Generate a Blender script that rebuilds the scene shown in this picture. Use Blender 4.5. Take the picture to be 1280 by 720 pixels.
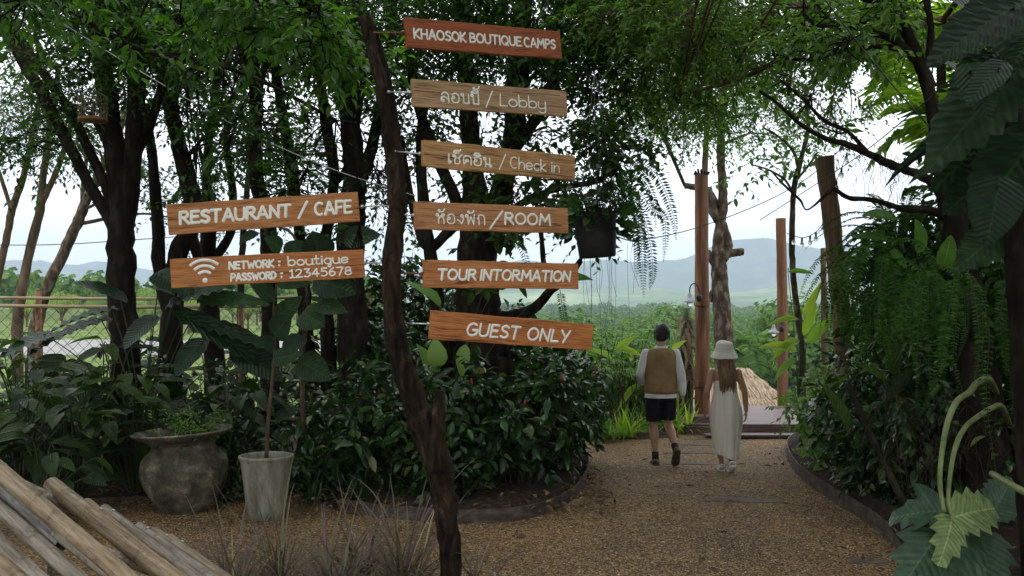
import bpy, math, random
import numpy as np
from mathutils import Vector, Matrix, noise

for o in list(bpy.data.objects):
    bpy.data.objects.remove(o)
SC = bpy.context.scene
COL = SC.collection
R = math.radians

# ------------------------------------------------------------------ camera
F = 1256.0          # focal length in photo pixels (1280 wide)
EYE = 2.0           # eye height, metres
HOR = 380.0         # photo row of the horizon
cd = bpy.data.cameras.new('camera')
cam = bpy.data.objects.new('camera', cd)
COL.objects.link(cam)
cam.location = (0, 0, EYE)
cam.rotation_euler = (R(90), 0, 0)
cd.sensor_width = 36.0
cd.lens = 36.0 * F / 1280.0
cd.shift_y = (HOR - 360.0) / 1280.0
cd.clip_start = 0.1
cd.clip_end = 12000
SC.camera = cam

# ------------------------------------------------------------------ sky, sun, exposure
SUN_EL, SUN_AZ = R(62), R(205)       # azimuth measured from +Y clockwise: behind the viewer, a little left
world = bpy.data.worlds.new('World')
SC.world = world
world.use_nodes = True
wn, wl = world.node_tree.nodes, world.node_tree.links
wn.clear()
w_out = wn.new('ShaderNodeOutputWorld')
w_bg = wn.new('ShaderNodeBackground')
sky = wn.new('ShaderNodeTexSky')
sky.sky_type = 'NISHITA'
sky.sun_disc = False
sky.sun_elevation = SUN_EL
sky.sun_rotation = SUN_AZ
sky.dust_density = 3.0
w_tc = wn.new('ShaderNodeTexCoord')
w_map = wn.new('ShaderNodeMapping')
w_map.inputs['Scale'].default_value = (1.6, 1.6, 5.0)
w_no = wn.new('ShaderNodeTexNoise')
w_no.inputs['Scale'].default_value = 2.2
w_no.inputs['Detail'].default_value = 7
w_no.inputs['Roughness'].default_value = 0.55
w_cr = wn.new('ShaderNodeValToRGB')
w_cr.color_ramp.elements[0].position = 0.32
w_cr.color_ramp.elements[0].color = (17.2, 17.9, 18.7, 1)
w_cr.color_ramp.elements[1].position = 0.66
w_cr.color_ramp.elements[1].color = (23.5, 23.7, 23.8, 1)
w_mx = wn.new('ShaderNodeMix')
w_mx.data_type = 'RGBA'
w_mx.inputs[0].default_value = 0.93
wl.new(w_tc.outputs['Generated'], w_map.inputs['Vector'])
wl.new(w_map.outputs[0], w_no.inputs['Vector'])
wl.new(w_no.outputs[0], w_cr.inputs[0])
wl.new(sky.outputs[0], w_mx.inputs[6])
wl.new(w_cr.outputs[0], w_mx.inputs[7])
wl.new(w_mx.outputs[2], w_bg.inputs['Color'])
wl.new(w_bg.outputs[0], w_out.inputs['Surface'])
w_bg.inputs['Strength'].default_value = 0.095

sd = bpy.data.lights.new('sun', 'SUN')
sd.energy = 0.9
sd.angle = R(18)
sd.color = (1.0, 0.96, 0.90)
sun = bpy.data.objects.new('sun', sd)
COL.objects.link(sun)
sdir = Vector((math.sin(SUN_AZ) * math.cos(SUN_EL), math.cos(SUN_AZ) * math.cos(SUN_EL), math.sin(SUN_EL)))
sun.rotation_euler = sdir.to_track_quat('Z', 'Y').to_euler()
sun.location = (0, 0, 30)

SC.view_settings.view_transform = 'Standard'
SC.view_settings.look = 'None'
SC.view_settings.exposure = 0.15
SC.view_settings.gamma = 1.0
SC.view_settings.use_curve_mapping = False
SC.render.engine = 'CYCLES'
SC.cycles.use_denoising = True
SC.cycles.max_bounces = 7
SC.cycles.diffuse_bounces = 3
SC.cycles.glossy_bounces = 2
SC.cycles.transmission_bounces = 4
SC.cycles.transparent_max_bounces = 6
SC.cycles.volume_bounces = 0

# ------------------------------------------------------------------ helpers
def P(u, v, D):
    return np.array([(u - 640.0) / F * D, D, EYE - (v - HOR) / F * D])

def PG(u, v, z=0.0):
    D = (EYE - z) * F / (v - HOR)
    return np.array([(u - 640.0) / F * D, D, z])

def unit(a):
    a = np.asarray(a, float)
    n = np.linalg.norm(a, axis=-1, keepdims=True)
    return a / np.maximum(n, 1e-9)

def cat(pts, n=6):
    """Catmull-Rom resample of rows of pts."""
    p = np.asarray(pts, float)
    if len(p) < 3:
        t = np.linspace(0, 1, n + 1)[:, None]
        return p[0] * (1 - t) + p[-1] * t
    q = np.vstack([2 * p[0] - p[1], p, 2 * p[-1] - p[-2]])
    out = []
    for i in range(1, len(q) - 2):
        a, b, c, d = q[i - 1], q[i], q[i + 1], q[i + 2]
        for k in range(n):
            t = k / n
            out.append(0.5 * (2 * b + (c - a) * t + (2 * a - 5 * b + 4 * c - d) * t * t + (3 * b - a - 3 * c + d) * t ** 3))
    out.append(p[-1])
    return np.array(out)

class Geo:
    def __init__(self):
        self.v, self.li, self.ls, self.n, self.at = [], [], [], 0, []

    def add(self, verts, faces, at=None):
        verts = np.asarray(verts, float).reshape(-1, 3)
        self.at.append(np.zeros((len(verts), 2)) if at is None else at)
        if isinstance(faces, np.ndarray):
            self.li.append((faces + self.n).ravel())
            self.ls.append(np.full(len(faces), faces.shape[1]))
        else:
            for f in faces:
                self.li.append(np.asarray(f) + self.n)
                self.ls.append(np.array([len(f)]))
        self.v.append(verts)
        self.n += len(verts)

    def tube(self, pts, rad, sides=8, cap=True, rough=0.0, seed=0, flat=1.0):
        pts = np.asarray(pts, float)
        m = len(pts)
        rad = np.broadcast_to(np.asarray(rad, float), (m,)).copy()
        tan = unit(np.gradient(pts, axis=0))
        ref = np.array([0, 0, 1.0]) if abs(tan[0][2]) < 0.9 else np.array([1.0, 0, 0])
        a = unit(np.cross(tan[0], ref))
        rng = np.random.default_rng(seed + 11)
        ang = np.linspace(0, 2 * math.pi, sides, endpoint=False)
        V = np.zeros((m, sides, 3))
        nz = rng.normal(0, 1, (m, sides)) if rough else None
        if rough:
            nz = (nz + np.roll(nz, 1, 1) + np.vstack([nz[:1], nz[:-1]])) / 1.7
        for i in range(m):
            a = unit(a - tan[i] * np.dot(a, tan[i]))
            b = np.cross(tan[i], a)
            rr = rad[i] * (1 + (rough * nz[i] if rough else 0 * ang))
            V[i] = pts[i] + (np.cos(ang) * rr)[:, None] * a + (np.sin(ang) * rr * flat)[:, None] * b
        idx = np.arange(m * sides).reshape(m, sides)
        q = np.stack([idx[:-1], np.roll(idx[:-1], -1, 1), np.roll(idx[1:], -1, 1), idx[1:]], -1).reshape(-1, 4)
        self.add(V.reshape(-1, 3), q)
        if cap:
            base = self.n - m * sides
            self.li.append(base + idx[0][::-1]); self.ls.append(np.array([sides]))
            self.li.append(base + idx[-1]); self.ls.append(np.array([sides]))

    def box(self, c, s, M=None):
        x, y, z = np.asarray(s) / 2
        v = np.array([(-x, -y, -z), (x, -y, -z), (x, y, -z), (-x, y, -z), (-x, -y, z), (x, -y, z), (x, y, z), (-x, y, z)])
        if M is not None:
            v = v @ np.asarray(M).T
        f = np.array([(0, 3, 2, 1), (4, 5, 6, 7), (0, 1, 5, 4), (1, 2, 6, 5), (2, 3, 7, 6), (3, 0, 4, 7)])
        self.add(v + np.asarray(c), f)

    def lathe(self, prof, c, sides=32, tilt=None):
        """prof rows (radius, z)."""
        ang = np.linspace(0, 2 * math.pi, sides, endpoint=False)
        V = np.array([[(r * math.cos(t), r * math.sin(t), z) for t in ang] for r, z in prof])
        m = len(prof)
        V = V.reshape(-1, 3)
        if tilt is not None:
            V = V @ np.array(tilt).T
        idx = np.arange(m * sides).reshape(m, sides)
        q = np.stack([idx[:-1], np.roll(idx[:-1], -1, 1), np.roll(idx[1:], -1, 1), idx[1:]], -1).reshape(-1, 4)
        self.add(V + np.asarray(c), q)

    def rings(self, rings, sides=20, cap=True):
        """loft of ellipses: rows (cx, cy, cz, rx, ry)."""
        ang = np.linspace(0, 2 * math.pi, sides, endpoint=False)
        V = np.array([[(cx + rx * math.cos(t), cy + ry * math.sin(t), cz) for t in ang] for cx, cy, cz, rx, ry in rings])
        m = len(rings)
        idx = np.arange(m * sides).reshape(m, sides)
        q = np.stack([idx[:-1], np.roll(idx[:-1], -1, 1), np.roll(idx[1:], -1, 1), idx[1:]], -1).reshape(-1, 4)
        b = self.n
        self.add(V.reshape(-1, 3), q)
        if cap:
            self.li.append(b + idx[0][::-1]); self.ls.append(np.array([sides]))
            self.li.append(b + idx[-1]); self.ls.append(np.array([sides]))

    def ball(self, c, r, n=10):
        r = np.broadcast_to(np.asarray(r, float), (3,))
        rows = [(c[0], c[1], c[2] + r[2] * math.cos(t), max(1e-4, r[0] * math.sin(t)), max(1e-4, r[1] * math.sin(t)))
                for t in np.linspace(math.pi - 0.05, 0.05, n)]
        self.rings(rows, sides=2 * n)

    def leaves(self, T, pos, d, nrm, L, W):
        tv, tf = T[:2]
        pos, d = np.asarray(pos, float), unit(d)
        x = unit(np.cross(d, nrm))
        z = np.cross(x, d)
        n = len(pos)
        L = np.broadcast_to(np.asarray(L, float), (n,)); W = np.broadcast_to(np.asarray(W, float), (n,))
        V = (pos[:, None] + x[:, None] * (tv[None, :, 0:1] * W[:, None, None])
             + d[:, None] * (tv[None, :, 1:2] * L[:, None, None]) + z[:, None] * (tv[None, :, 2:3] * L[:, None, None]))
        k = len(tv)
        Fq = (np.arange(n) * k)[:, None, None] + tf[None]
        self.add(V.reshape(-1, 3), Fq.reshape(-1, tf.shape[1]), np.tile(T[2], (n, 1)) if len(T) > 2 else None)

    def build(self, name, m, parent=None, loc=None, smooth=True):
        me = bpy.data.meshes.new(name)
        off = np.zeros(3)
        if parent is not None:
            off = WL[parent.name]
        elif loc is not None:
            off = np.asarray(loc, float)
        if self.n == 0:
            return None
        V = np.concatenate(self.v) - off
        li = np.concatenate(self.li).astype(np.int32)
        ls = np.concatenate(self.ls).astype(np.int32)
        me.vertices.add(len(V)); me.loops.add(len(li)); me.polygons.add(len(ls))
        me.vertices.foreach_set('co', V.astype(np.float32).ravel())
        me.loops.foreach_set('vertex_index', li)
        st = np.zeros(len(ls), np.int32); st[1:] = np.cumsum(ls)[:-1]
        me.polygons.foreach_set('loop_start', st)
        me.polygons.foreach_set('use_smooth', np.full(len(ls), bool(smooth)))
        me.update(calc_edges=True)
        me.validate()
        at = np.concatenate(self.at)
        if at.any() and 'leaf' in m.name:
            for k, nm in enumerate(('vein', 'rib')):
                me.attributes.new(nm, 'FLOAT', 'POINT').data.foreach_set('value', at[:, k].astype(np.float32))
        me.materials.append(m)
        o = bpy.data.objects.new(name, me)
        COL.objects.link(o)
        if parent is not None:
            o.parent = parent
        else:
            o.location = off
        WL[o.name] = off
        return o

WL = {}

def tag(o, label=None, category=None, group=None, kind=None):
    if label: o['label'] = label
    if category: o['category'] = category
    if group: o['group'] = group
    if kind: o['kind'] = kind
    return o

def thing(name, label, category, loc=(0, 0, 0), group=None):
    o = bpy.data.objects.new(name, None)
    o.empty_display_size = 0.1
    COL.objects.link(o)
    o.location = tuple(loc)
    WL[o.name] = np.asarray(loc, float)
    return tag(o, label, category, group)

def flat_angle(o, deg=35):
    """sharp where faces meet steeply, smooth elsewhere"""
    me = o.data
    me.set_sharp_from_angle(angle=R(deg))
    return o

# leaf templates --------------------------------------------------------
T_SMALL = (np.array([(0, 0, 0), (-.5, .45, .10), (0, 1, -.06), (.5, .45, .10)], float), np.array([(0, 3, 2), (0, 2, 1)]))

def oval_template(rows, fold=0.10, droop=0.22, wobble=.012, side=0.0):
    v = [(0, min(0, rows[0][0] - .03), 0)]
    for i, (t, w) in enumerate(rows):
        z = -droop * t * t
        wob = wobble * (1 if i % 2 else -1)
        v += [(-w, t, z + fold * w * 2 + wob), (0, t, z), (w, t, z + fold * w * 2 + wob)]
    v.append((0, 1.0, -droop * 1.05))
    f = [(0, 2, 1), (0, 3, 2)]
    for i in range(len(rows) - 1):
        a = 1 + 3 * i
        f += [(a, a + 1, a + 4), (a, a + 4, a + 3), (a + 1, a + 2, a + 5), (a + 1, a + 5, a + 4)]
    a = 1 + 3 * (len(rows) - 1)
    n = len(v) - 1
    f += [(a, a + 1, n), (a + 1, a + 2, n)]
    v = np.array(v, float)
    at = (np.abs(v[:, 0]) < 1e-6).astype(float)
    if side:
        for i in range(1, len(rows), 2):
            at[1 + 3 * i] = at[3 + 3 * i] = side
    return v, np.array(f), np.stack([at, v[:, 1] - .55 * np.abs(v[:, 0]) + 1.0], 1)

T_OVAL = oval_template([(.22, .36), (.5, .5), (.78, .32)])
T_WIDE = oval_template([(.06, .30), (.2, .46), (.42, .5), (.66, .40), (.86, .2)], fold=.07, droop=.25)
T_LONG = oval_template([(.15, .34), (.35, .5), (.6, .46), (.82, .25)], fold=.12, droop=.35)
_rows = []
for i in range(15):
    t = -.10 + 1.04 * i / 14
    env = math.sin(math.pi * min(1, max(0, (t + .16) / 1.18)) ** .8) ** .75
    _rows.append((t, .5 * env * (1.0 if i % 2 == 0 else .84)))
T_PHILO = oval_template(_rows, fold=.05, droop=.20, wobble=.024)
_rows = []
for i in range(9):
    t = -.16 + 1.08 * i / 8
    env = math.sin(math.pi * min(1, max(0, (t + .22) / 1.24)) ** .75) ** .7
    _rows.append((t, .5 * env))
T_HEART = oval_template(_rows, fold=.06, droop=.18)

_rows = []
for i in range(9):
    t = -.08 + 1.0 * i / 8
    env = math.sin(math.pi * min(1, max(0, (t + .16) / 1.18)) ** .8) ** .6
    _rows.append((t + (.05 if i % 2 == 0 else -.04), .5 * env * (1.04 if i % 2 == 0 else .70)))
T_LOBE = oval_template(_rows, fold=.04, droop=.30, wobble=.02)
# ------------------------------------------------------------------ materials
def _new(name):
    m = bpy.data.materials.new(name)
    m.use_nodes = True
    nt = m.node_tree
    nt.nodes.clear()
    out = nt.nodes.new('ShaderNodeOutputMaterial')
    return m, nt, nt.nodes, nt.links, out

def ramp(nodes, cols, pos=None):
    r = nodes.new('ShaderNodeValToRGB')
    e = r.color_ramp.elements
    n = len(cols)
    pos = pos or [i / (n - 1) for i in range(n)]
    while len(e) < n:
        e.new(0.5)
    for i in range(n):
        e[i].position = pos[i]
        e[i].color = (*cols[i], 1)
    return r

def M(name, cols, scale=6, detail=5, rough=.7, bump=.2, stretch=(1, 1, 1), spec=.35, pos=None, dist=0.0,
      coord='Object', fine=0.0, fine_scale=60, bdist=.02, metal=0.0):
    """noise between colours, with bump and an optional fine speckle"""
    m, nt, N, L, out = _new(name)
    b = N.new('ShaderNodeBsdfPrincipled')
    tc = N.new('ShaderNodeTexCoord')
    mp = N.new('ShaderNodeMapping'); mp.inputs['Scale'].default_value = stretch
    no = N.new('ShaderNodeTexNoise')
    no.inputs['Scale'].default_value = scale; no.inputs['Detail'].default_value = detail
    no.inputs['Roughness'].default_value = .62; no.inputs['Distortion'].default_value = dist
    r = ramp(N, cols, pos or [(.3 + .4 * i / (len(cols) - 1)) for i in range(len(cols))])
    L.new(tc.outputs[coord], mp.inputs['Vector']); L.new(mp.outputs[0], no.inputs['Vector']); L.new(no.outputs[0], r.inputs[0])
    col = r.outputs[0]
    if fine:
        n2 = N.new('ShaderNodeTexNoise'); n2.inputs['Scale'].default_value = fine_scale; n2.inputs['Detail'].default_value = 3
        L.new(mp.outputs[0], n2.inputs['Vector'])
        r2 = ramp(N, [(1 - fine,) * 3, (1, 1, 1), (1 + fine,) * 3], [.3, .5, .72])
        L.new(n2.outputs[0], r2.inputs[0])
        mx = N.new('ShaderNodeMix'); mx.data_type = 'RGBA'; mx.blend_type = 'MULTIPLY'; mx.inputs[0].default_value = 1
        L.new(col, mx.inputs[6]); L.new(r2.outputs[0], mx.inputs[7]); col = mx.outputs[2]
    L.new(col, b.inputs['Base Color'])
    b.inputs['Roughness'].default_value = rough
    b.inputs['Specular IOR Level'].default_value = spec
    b.inputs['Metallic'].default_value = metal
    if bump:
        bp = N.new('ShaderNodeBump'); bp.inputs['Strength'].default_value = bump; bp.inputs['Distance'].default_value = bdist
        L.new(no.outputs[0], bp.inputs['Height']); L.new(bp.outputs[0], b.inputs['Normal'])
    L.new(b.outputs[0], out.inputs['Surface'])
    return m

def LM(name, cols, rough=.42, trans=.30, tcol=None, spec=.4, pos=None, big=0.0, per_tree=False):
    """leaf: colour differs from leaf to leaf, light passes through"""
    m, nt, N, L, out = _new(name)
    g = N.new('ShaderNodeNewGeometry')
    r = ramp(N, cols, pos)
    L.new(g.outputs['Random Per Island'], r.inputs[0])
    col = r.outputs[0]
    b = N.new('ShaderNodeBsdfPrincipled')
    if per_tree:   # each tree of the wood has its own tint
        oi = N.new('ShaderNodeObjectInfo')
        ro = ramp(N, [(.55, .62, .62), (1.0, 1.0, .9), (1.5, 1.35, 1.1), (.8, .95, .8)], [0, .35, .7, 1])
        L.new(oi.outputs['Random'], ro.inputs[0])
        mo = N.new('ShaderNodeMix'); mo.data_type = 'RGBA'; mo.blend_type = 'MULTIPLY'; mo.inputs[0].default_value = 1
        L.new(col, mo.inputs[6]); L.new(ro.outputs[0], mo.inputs[7]); col = mo.outputs[2]
    if big:
        tc = N.new('ShaderNodeTexCoord')
        no = N.new('ShaderNodeTexNoise'); no.inputs['Scale'].default_value = 14; no.inputs['Detail'].default_value = 4
        L.new(tc.outputs['Object'], no.inputs['Vector'])
        r2 = ramp(N, [(1 - big,) * 3, (1 + big,) * 3], [.3, .7])
        L.new(no.outputs[0], r2.inputs[0])
        mx = N.new('ShaderNodeMix'); mx.data_type = 'RGBA'; mx.blend_type = 'MULTIPLY'; mx.inputs[0].default_value = 1
        L.new(col, mx.inputs[6]); L.new(r2.outputs[0], mx.inputs[7]); col = mx.outputs[2]
        bp = N.new('ShaderNodeBump'); bp.inputs['Strength'].default_value = .35; bp.inputs['Distance'].default_value = .01
        L.new(no.outputs[0], bp.inputs['Height']); L.new(bp.outputs[0], b.inputs['Normal'])
    if big:
        av = N.new('ShaderNodeAttribute'); av.attribute_name = 'vein'
        rv = ramp(N, [(1, 1, 1), (1, 1, 1), (1.45, 1.4, 1.35), (2.2, 2.0, 1.9)], [0, .93, .965, 1])
        L.new(av.outputs['Fac'], rv.inputs[0])
        mv = N.new('ShaderNodeMix'); mv.data_type = 'RGBA'; mv.blend_type = 'MULTIPLY'; mv.inputs[0].default_value = 1
        L.new(col, mv.inputs[6]); L.new(rv.outputs[0], mv.inputs[7]); col = mv.outputs[2]
        ar = N.new('ShaderNodeAttribute'); ar.attribute_name = 'rib'
        m1 = N.new('ShaderNodeMath'); m1.operation = 'MULTIPLY'; m1.inputs[1].default_value = 69.0
        m2 = N.new('ShaderNodeMath'); m2.operation = 'SINE'
        m3 = N.new('ShaderNodeMapRange'); m3.inputs['From Min'].default_value = -1; m3.inputs['From Max'].default_value = 1
        L.new(ar.outputs['Fac'], m1.inputs[0]); L.new(m1.outputs[0], m2.inputs[0]); L.new(m2.outputs[0], m3.inputs['Value'])
        rr = ramp(N, [(.88, .88, .88), (1, 1, 1), (1.28, 1.24, 1.22)], [0, .9, 1])
        L.new(m3.outputs[0], rr.inputs[0])
        mr = N.new('ShaderNodeMix'); mr.data_type = 'RGBA'; mr.blend_type = 'MULTIPLY'; mr.inputs[0].default_value = 1
        L.new(col, mr.inputs[6]); L.new(rr.outputs[0], mr.inputs[7]); col = mr.outputs[2]
        b2 = N.new('ShaderNodeBump'); b2.invert = True; b2.inputs['Strength'].default_value = .42; b2.inputs['Distance'].default_value = .012
        L.new(m3.outputs[0], b2.inputs['Height']); L.new(bp.outputs[0], b2.inputs['Normal']); L.new(b2.outputs[0], b.inputs['Normal'])
    L.new(col, b.inputs['Base Color'])
    b.inputs['Roughness'].default_value = rough
    b.inputs['Specular IOR Level'].default_value = spec
    t = N.new('ShaderNodeBsdfTranslucent')
    mt = N.new('ShaderNodeMix'); mt.data_type = 'RGBA'; mt.blend_type = 'MULTIPLY'; mt.inputs[0].default_value = 1
    mt.inputs[7].default_value = (*(tcol or (1.9, 2.2, .7)), 1)
    L.new(col, mt.inputs[6]); L.new(mt.outputs[2], t.inputs['Color'])
    ms = N.new('ShaderNodeMixShader'); ms.inputs[0].default_value = trans
    L.new(b.outputs[0], ms.inputs[1]); L.new(t.outputs[0], ms.inputs[2])
    L.new(ms.outputs[0], out.inputs['Surface'])
    return m

def board_mat(name, dark, mid, light, seed):
    """sawn, oiled plank: grain runs along local X, darker streaks, worn edges"""
    m, nt, N, L, out = _new(name)
    b = N.new('ShaderNodeBsdfPrincipled')
    tc = N.new('ShaderNodeTexCoord')
    mp = N.new('ShaderNodeMapping'); mp.inputs['Scale'].default_value = (1.1, 14, 14); mp.inputs['Location'].default_value = (seed * 3.1, seed, seed * 2.3)
    n1 = N.new('ShaderNodeTexNoise'); n1.inputs['Scale'].default_value = 2.0; n1.inputs['Detail'].default_value = 8; n1.inputs['Roughness'].default_value = .68; n1.inputs['Distortion'].default_value = 1.2
    r = ramp(N, [dark, mid, light, mid], [.28, .46, .62, .8])
    mp2 = N.new('ShaderNodeMapping'); mp2.inputs['Scale'].default_value = (5, 130, 130); mp2.inputs['Location'].default_value = (seed, 2 * seed, 0)
    n2 = N.new('ShaderNodeTexNoise'); n2.inputs['Scale'].default_value = 1.6; n2.inputs['Detail'].default_value = 4
    r2 = ramp(N, [(.50,) * 3, (1.0,) * 3, (1.12,) * 3], [.34, .5, .68])
    mp3 = N.new('ShaderNodeMapping'); mp3.inputs['Scale'].default_value = (2.2, 30, 30); mp3.inputs['Location'].default_value = (seed * 1.7, 0, seed)
    n3 = N.new('ShaderNodeTexNoise'); n3.inputs['Scale'].default_value = 1.3; n3.inputs['Detail'].default_value = 6; n3.inputs['Distortion'].default_value = .8
    r3 = ramp(N, [(.33, .28, .25), (1, 1, 1)], [.30, .40])
    for mm, nn in ((mp, n1), (mp2, n2), (mp3, n3)):
        L.new(tc.outputs['Object'], mm.inputs['Vector']); L.new(mm.outputs[0], nn.inputs['Vector'])
    L.new(n1.outputs[0], r.inputs[0]); L.new(n2.outputs[0], r2.inputs[0]); L.new(n3.outputs[0], r3.inputs[0])
    c = r.outputs[0]
    for rr in (r2, r3):
        mx = N.new('ShaderNodeMix'); mx.data_type = 'RGBA'; mx.blend_type = 'MULTIPLY'; mx.inputs[0].default_value = 1
        L.new(c, mx.inputs[6]); L.new(rr.outputs[0], mx.inputs[7]); c = mx.outputs[2]
    L.new(c, b.inputs['Base Color'])
    b.inputs['Roughness'].default_value = .55; b.inputs['Specular IOR Level'].default_value = .3
    bp = N.new('ShaderNodeBump'); bp.inputs['Strength'].default_value = .35; bp.inputs['Distance'].default_value = .004
    L.new(n2.outputs[0], bp.inputs['Height']); L.new(bp.outputs[0], b.inputs['Normal'])
    L.new(b.outputs[0], out.inputs['Surface'])
    return m

def gravel_mat():
    m, nt, N, L, out = _new('gravel')
    b = N.new('ShaderNodeBsdfPrincipled')
    tc = N.new('ShaderNodeTexCoord')
    v = N.new('ShaderNodeTexVoronoi'); v.inputs['Scale'].default_value = 62; v.inputs['Randomness'].default_value = 1
    sp = N.new('ShaderNodeSeparateColor')
    r = ramp(N, [(.034, .018, .007), (.165, .094, .032), (.29, .175, .062), (.45, .295, .12), (.13, .085, .048), (.64, .49, .28)], [0, .25, .5, .74, .88, 1])
    r.color_ramp.interpolation = 'CONSTANT'
    n = N.new('ShaderNodeTexNoise'); n.inputs['Scale'].default_value = .9; n.inputs['Detail'].default_value = 6; n.inputs['Roughness'].default_value = .7
    rn = ramp(N, [(.42, .41, .40), (.95, .93, .9), (1.28, 1.22, 1.12)], [.30, .5, .70])
    mx = N.new('ShaderNodeMix'); mx.data_type = 'RGBA'; mx.blend_type = 'MULTIPLY'; mx.inputs[0].default_value = 1
    rd = ramp(N, [(1, 1, 1), (.9, .9, .9), (.22, .2, .18)], [0, .55, .85])
    mx2 = N.new('ShaderNodeMix'); mx2.data_type = 'RGBA'; mx2.blend_type = 'MULTIPLY'; mx2.inputs[0].default_value = 1
    ml = N.new('ShaderNodeMath'); ml.operation = 'MULTIPLY'; ml.inputs[1].default_value = 1.0
    L.new(tc.outputs['Object'], v.inputs['Vector']); L.new(tc.outputs['Object'], n.inputs['Vector'])
    L.new(v.outputs['Color'], sp.inputs[0]); L.new(sp.outputs[0], r.inputs[0])
    L.new(n.outputs[0], rn.inputs[0]); L.new(r.outputs[0], mx.inputs[6]); L.new(rn.outputs[0], mx.inputs[7])
    L.new(v.outputs['Distance'], ml.inputs[0]); L.new(ml.outputs[0], rd.inputs[0])
    L.new(mx.outputs[2], mx2.inputs[6]); L.new(rd.outputs[0], mx2.inputs[7])
    L.new(mx2.outputs[2], b.inputs['Base Color'])
    b.inputs['Roughness'].default_value = .75; b.inputs['Specular IOR Level'].default_value = .3
    bp = N.new('ShaderNodeBump'); bp.invert = True; bp.inputs['Strength'].default_value = .8; bp.inputs['Distance'].default_value = .01
    L.new(v.outputs['Distance'], bp.inputs['Height']); L.new(bp.outputs[0], b.inputs['Normal'])
    L.new(b.outputs[0], out.inputs['Surface'])
    return m

def bamboo_mat(name, cols, seed):
    m, nt, N, L, out = _new(name)
    b = N.new('ShaderNodeBsdfPrincipled')
    tc = N.new('ShaderNodeTexCoord')
    mp = N.new('ShaderNodeMapping'); mp.inputs['Scale'].default_value = (26, 1.6, 26); mp.inputs['Location'].default_value = (seed, seed * 2, 0)
    n1 = N.new('ShaderNodeTexNoise'); n1.inputs['Scale'].default_value = 2; n1.inputs['Detail'].default_value = 7; n1.inputs['Roughness'].default_value = .65
    r = ramp(N, cols, [.3, .45, .58, .72])
    n2 = N.new('ShaderNodeTexNoise'); n2.inputs['Scale'].default_value = 9; n2.inputs['Detail'].default_value = 8; n2.inputs['Roughness'].default_value = .75
    r2 = ramp(N, [(.30, .26, .22), (1, 1, 1), (1.1, 1.1, 1.1)], [.36, .47, .7])
    mx = N.new('ShaderNodeMix'); mx.data_type = 'RGBA'; mx.blend_type = 'MULTIPLY'; mx.inputs[0].default_value = .8
    L.new(tc.outputs['Object'], mp.inputs['Vector']); L.new(mp.outputs[0], n1.inputs['Vector']); L.new(tc.outputs['Object'], n2.inputs['Vector'])
    L.new(n1.outputs[0], r.inputs[0]); L.new(n2.outputs[0], r2.inputs[0])
    L.new(r.outputs[0], mx.inputs[6]); L.new(r2.outputs[0], mx.inputs[7]); L.new(mx.outputs[2], b.inputs['Base Color'])
    b.inputs['Roughness'].default_value = .5; b.inputs['Specular IOR Level'].default_value = .35
    bp = N.new('ShaderNodeBump'); bp.inputs['Strength'].default_value = .25; bp.inputs['Distance'].default_value = .004
    L.new(n1.outputs[0], bp.inputs['Height']); L.new(bp.outputs[0], b.inputs['Normal'])
    L.new(b.outputs[0], out.inputs['Surface'])
    return m

MT = {}
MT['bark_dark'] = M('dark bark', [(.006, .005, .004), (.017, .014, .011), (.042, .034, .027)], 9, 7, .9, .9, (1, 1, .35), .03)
MT['bark_brown'] = M('brown bark', [(.03, .02, .013), (.09, .062, .04), (.16, .12, .085)], 8, 7, .88, .9, (1, 1, .3), .05)
MT['bark_pale'] = M('lichen bark', [(.028, .02, .014), (.085, .062, .044), (.24, .21, .17)], 12, 8, .9, .9, (1, 1, .5), .06)
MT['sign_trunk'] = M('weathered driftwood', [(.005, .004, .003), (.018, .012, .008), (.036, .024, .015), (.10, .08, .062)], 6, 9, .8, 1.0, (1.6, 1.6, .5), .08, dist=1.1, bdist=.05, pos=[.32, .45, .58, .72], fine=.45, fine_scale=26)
MT['gravel'] = gravel_mat()
MT['soil'] = M('bed soil', [(.012, .008, .006), (.035, .024, .017), (.075, .055, .04)], 18, 8, .95, .9, spec=.1)
MT['field'] = M('field grass', [(.05, .09, .02), (.11, .16, .04), (.17, .21, .07)], .35, 8, .95, .2, spec=.1, fine=.35, fine_scale=3)
MT['concrete_road'] = M('pale concrete', [(.20, .20, .19), (.26, .255, .245), (.31, .305, .29)], 1.2, 6, .9, .1, spec=.2)
MT['hill'] = M('forested hill', [(.022, .055, .016), (.055, .10, .028), (.13, .18, .055)], .011, 9, .95, .0, spec=.05, fine=.4, fine_scale=.05)
MT['hill_meadow'] = M('hill meadows', [(.035, .08, .02), (.12, .18, .05), (.28, .33, .15)], .004, 9, .95, .0, spec=.05, fine=.4, fine_scale=.03)
MT['edging'] = M('aged metal strip', [(.025, .018, .013), (.060, .046, .036), (.12, .10, .08)], 7, 6, .7, .3, (1, 1, 2), .3)
MT['post_wood'] = M('red brown post', [(.05, .022, .012), (.15, .065, .032), (.26, .125, .065)], 5, 7, .62, .5, (3, 3, .25), .3, dist=.6)
MT['post_grey'] = M('sun bleached post', [(.07, .04, .025), (.17, .10, .06), (.27, .18, .12)], 5, 7, .75, .6, (3, 3, .25), .2, dist=.6)
MT['deck'] = M('purple brown decking', [(.055, .030, .027), (.11, .066, .06), (.19, .135, .13)], 4, 6, .5, .3, (.5, 6, 6), .45)
MT['sleeper'] = M('grey timber', [(.05, .042, .032), (.11, .092, .07), (.18, .155, .12)], 5, 7, .85, .6, (1, 5, 5), .2)
MT['metal'] = M('zinc rod', [(.42, .43, .44), (.62, .63, .64)], 20, 3, .35, .1, metal=.85)
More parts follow.
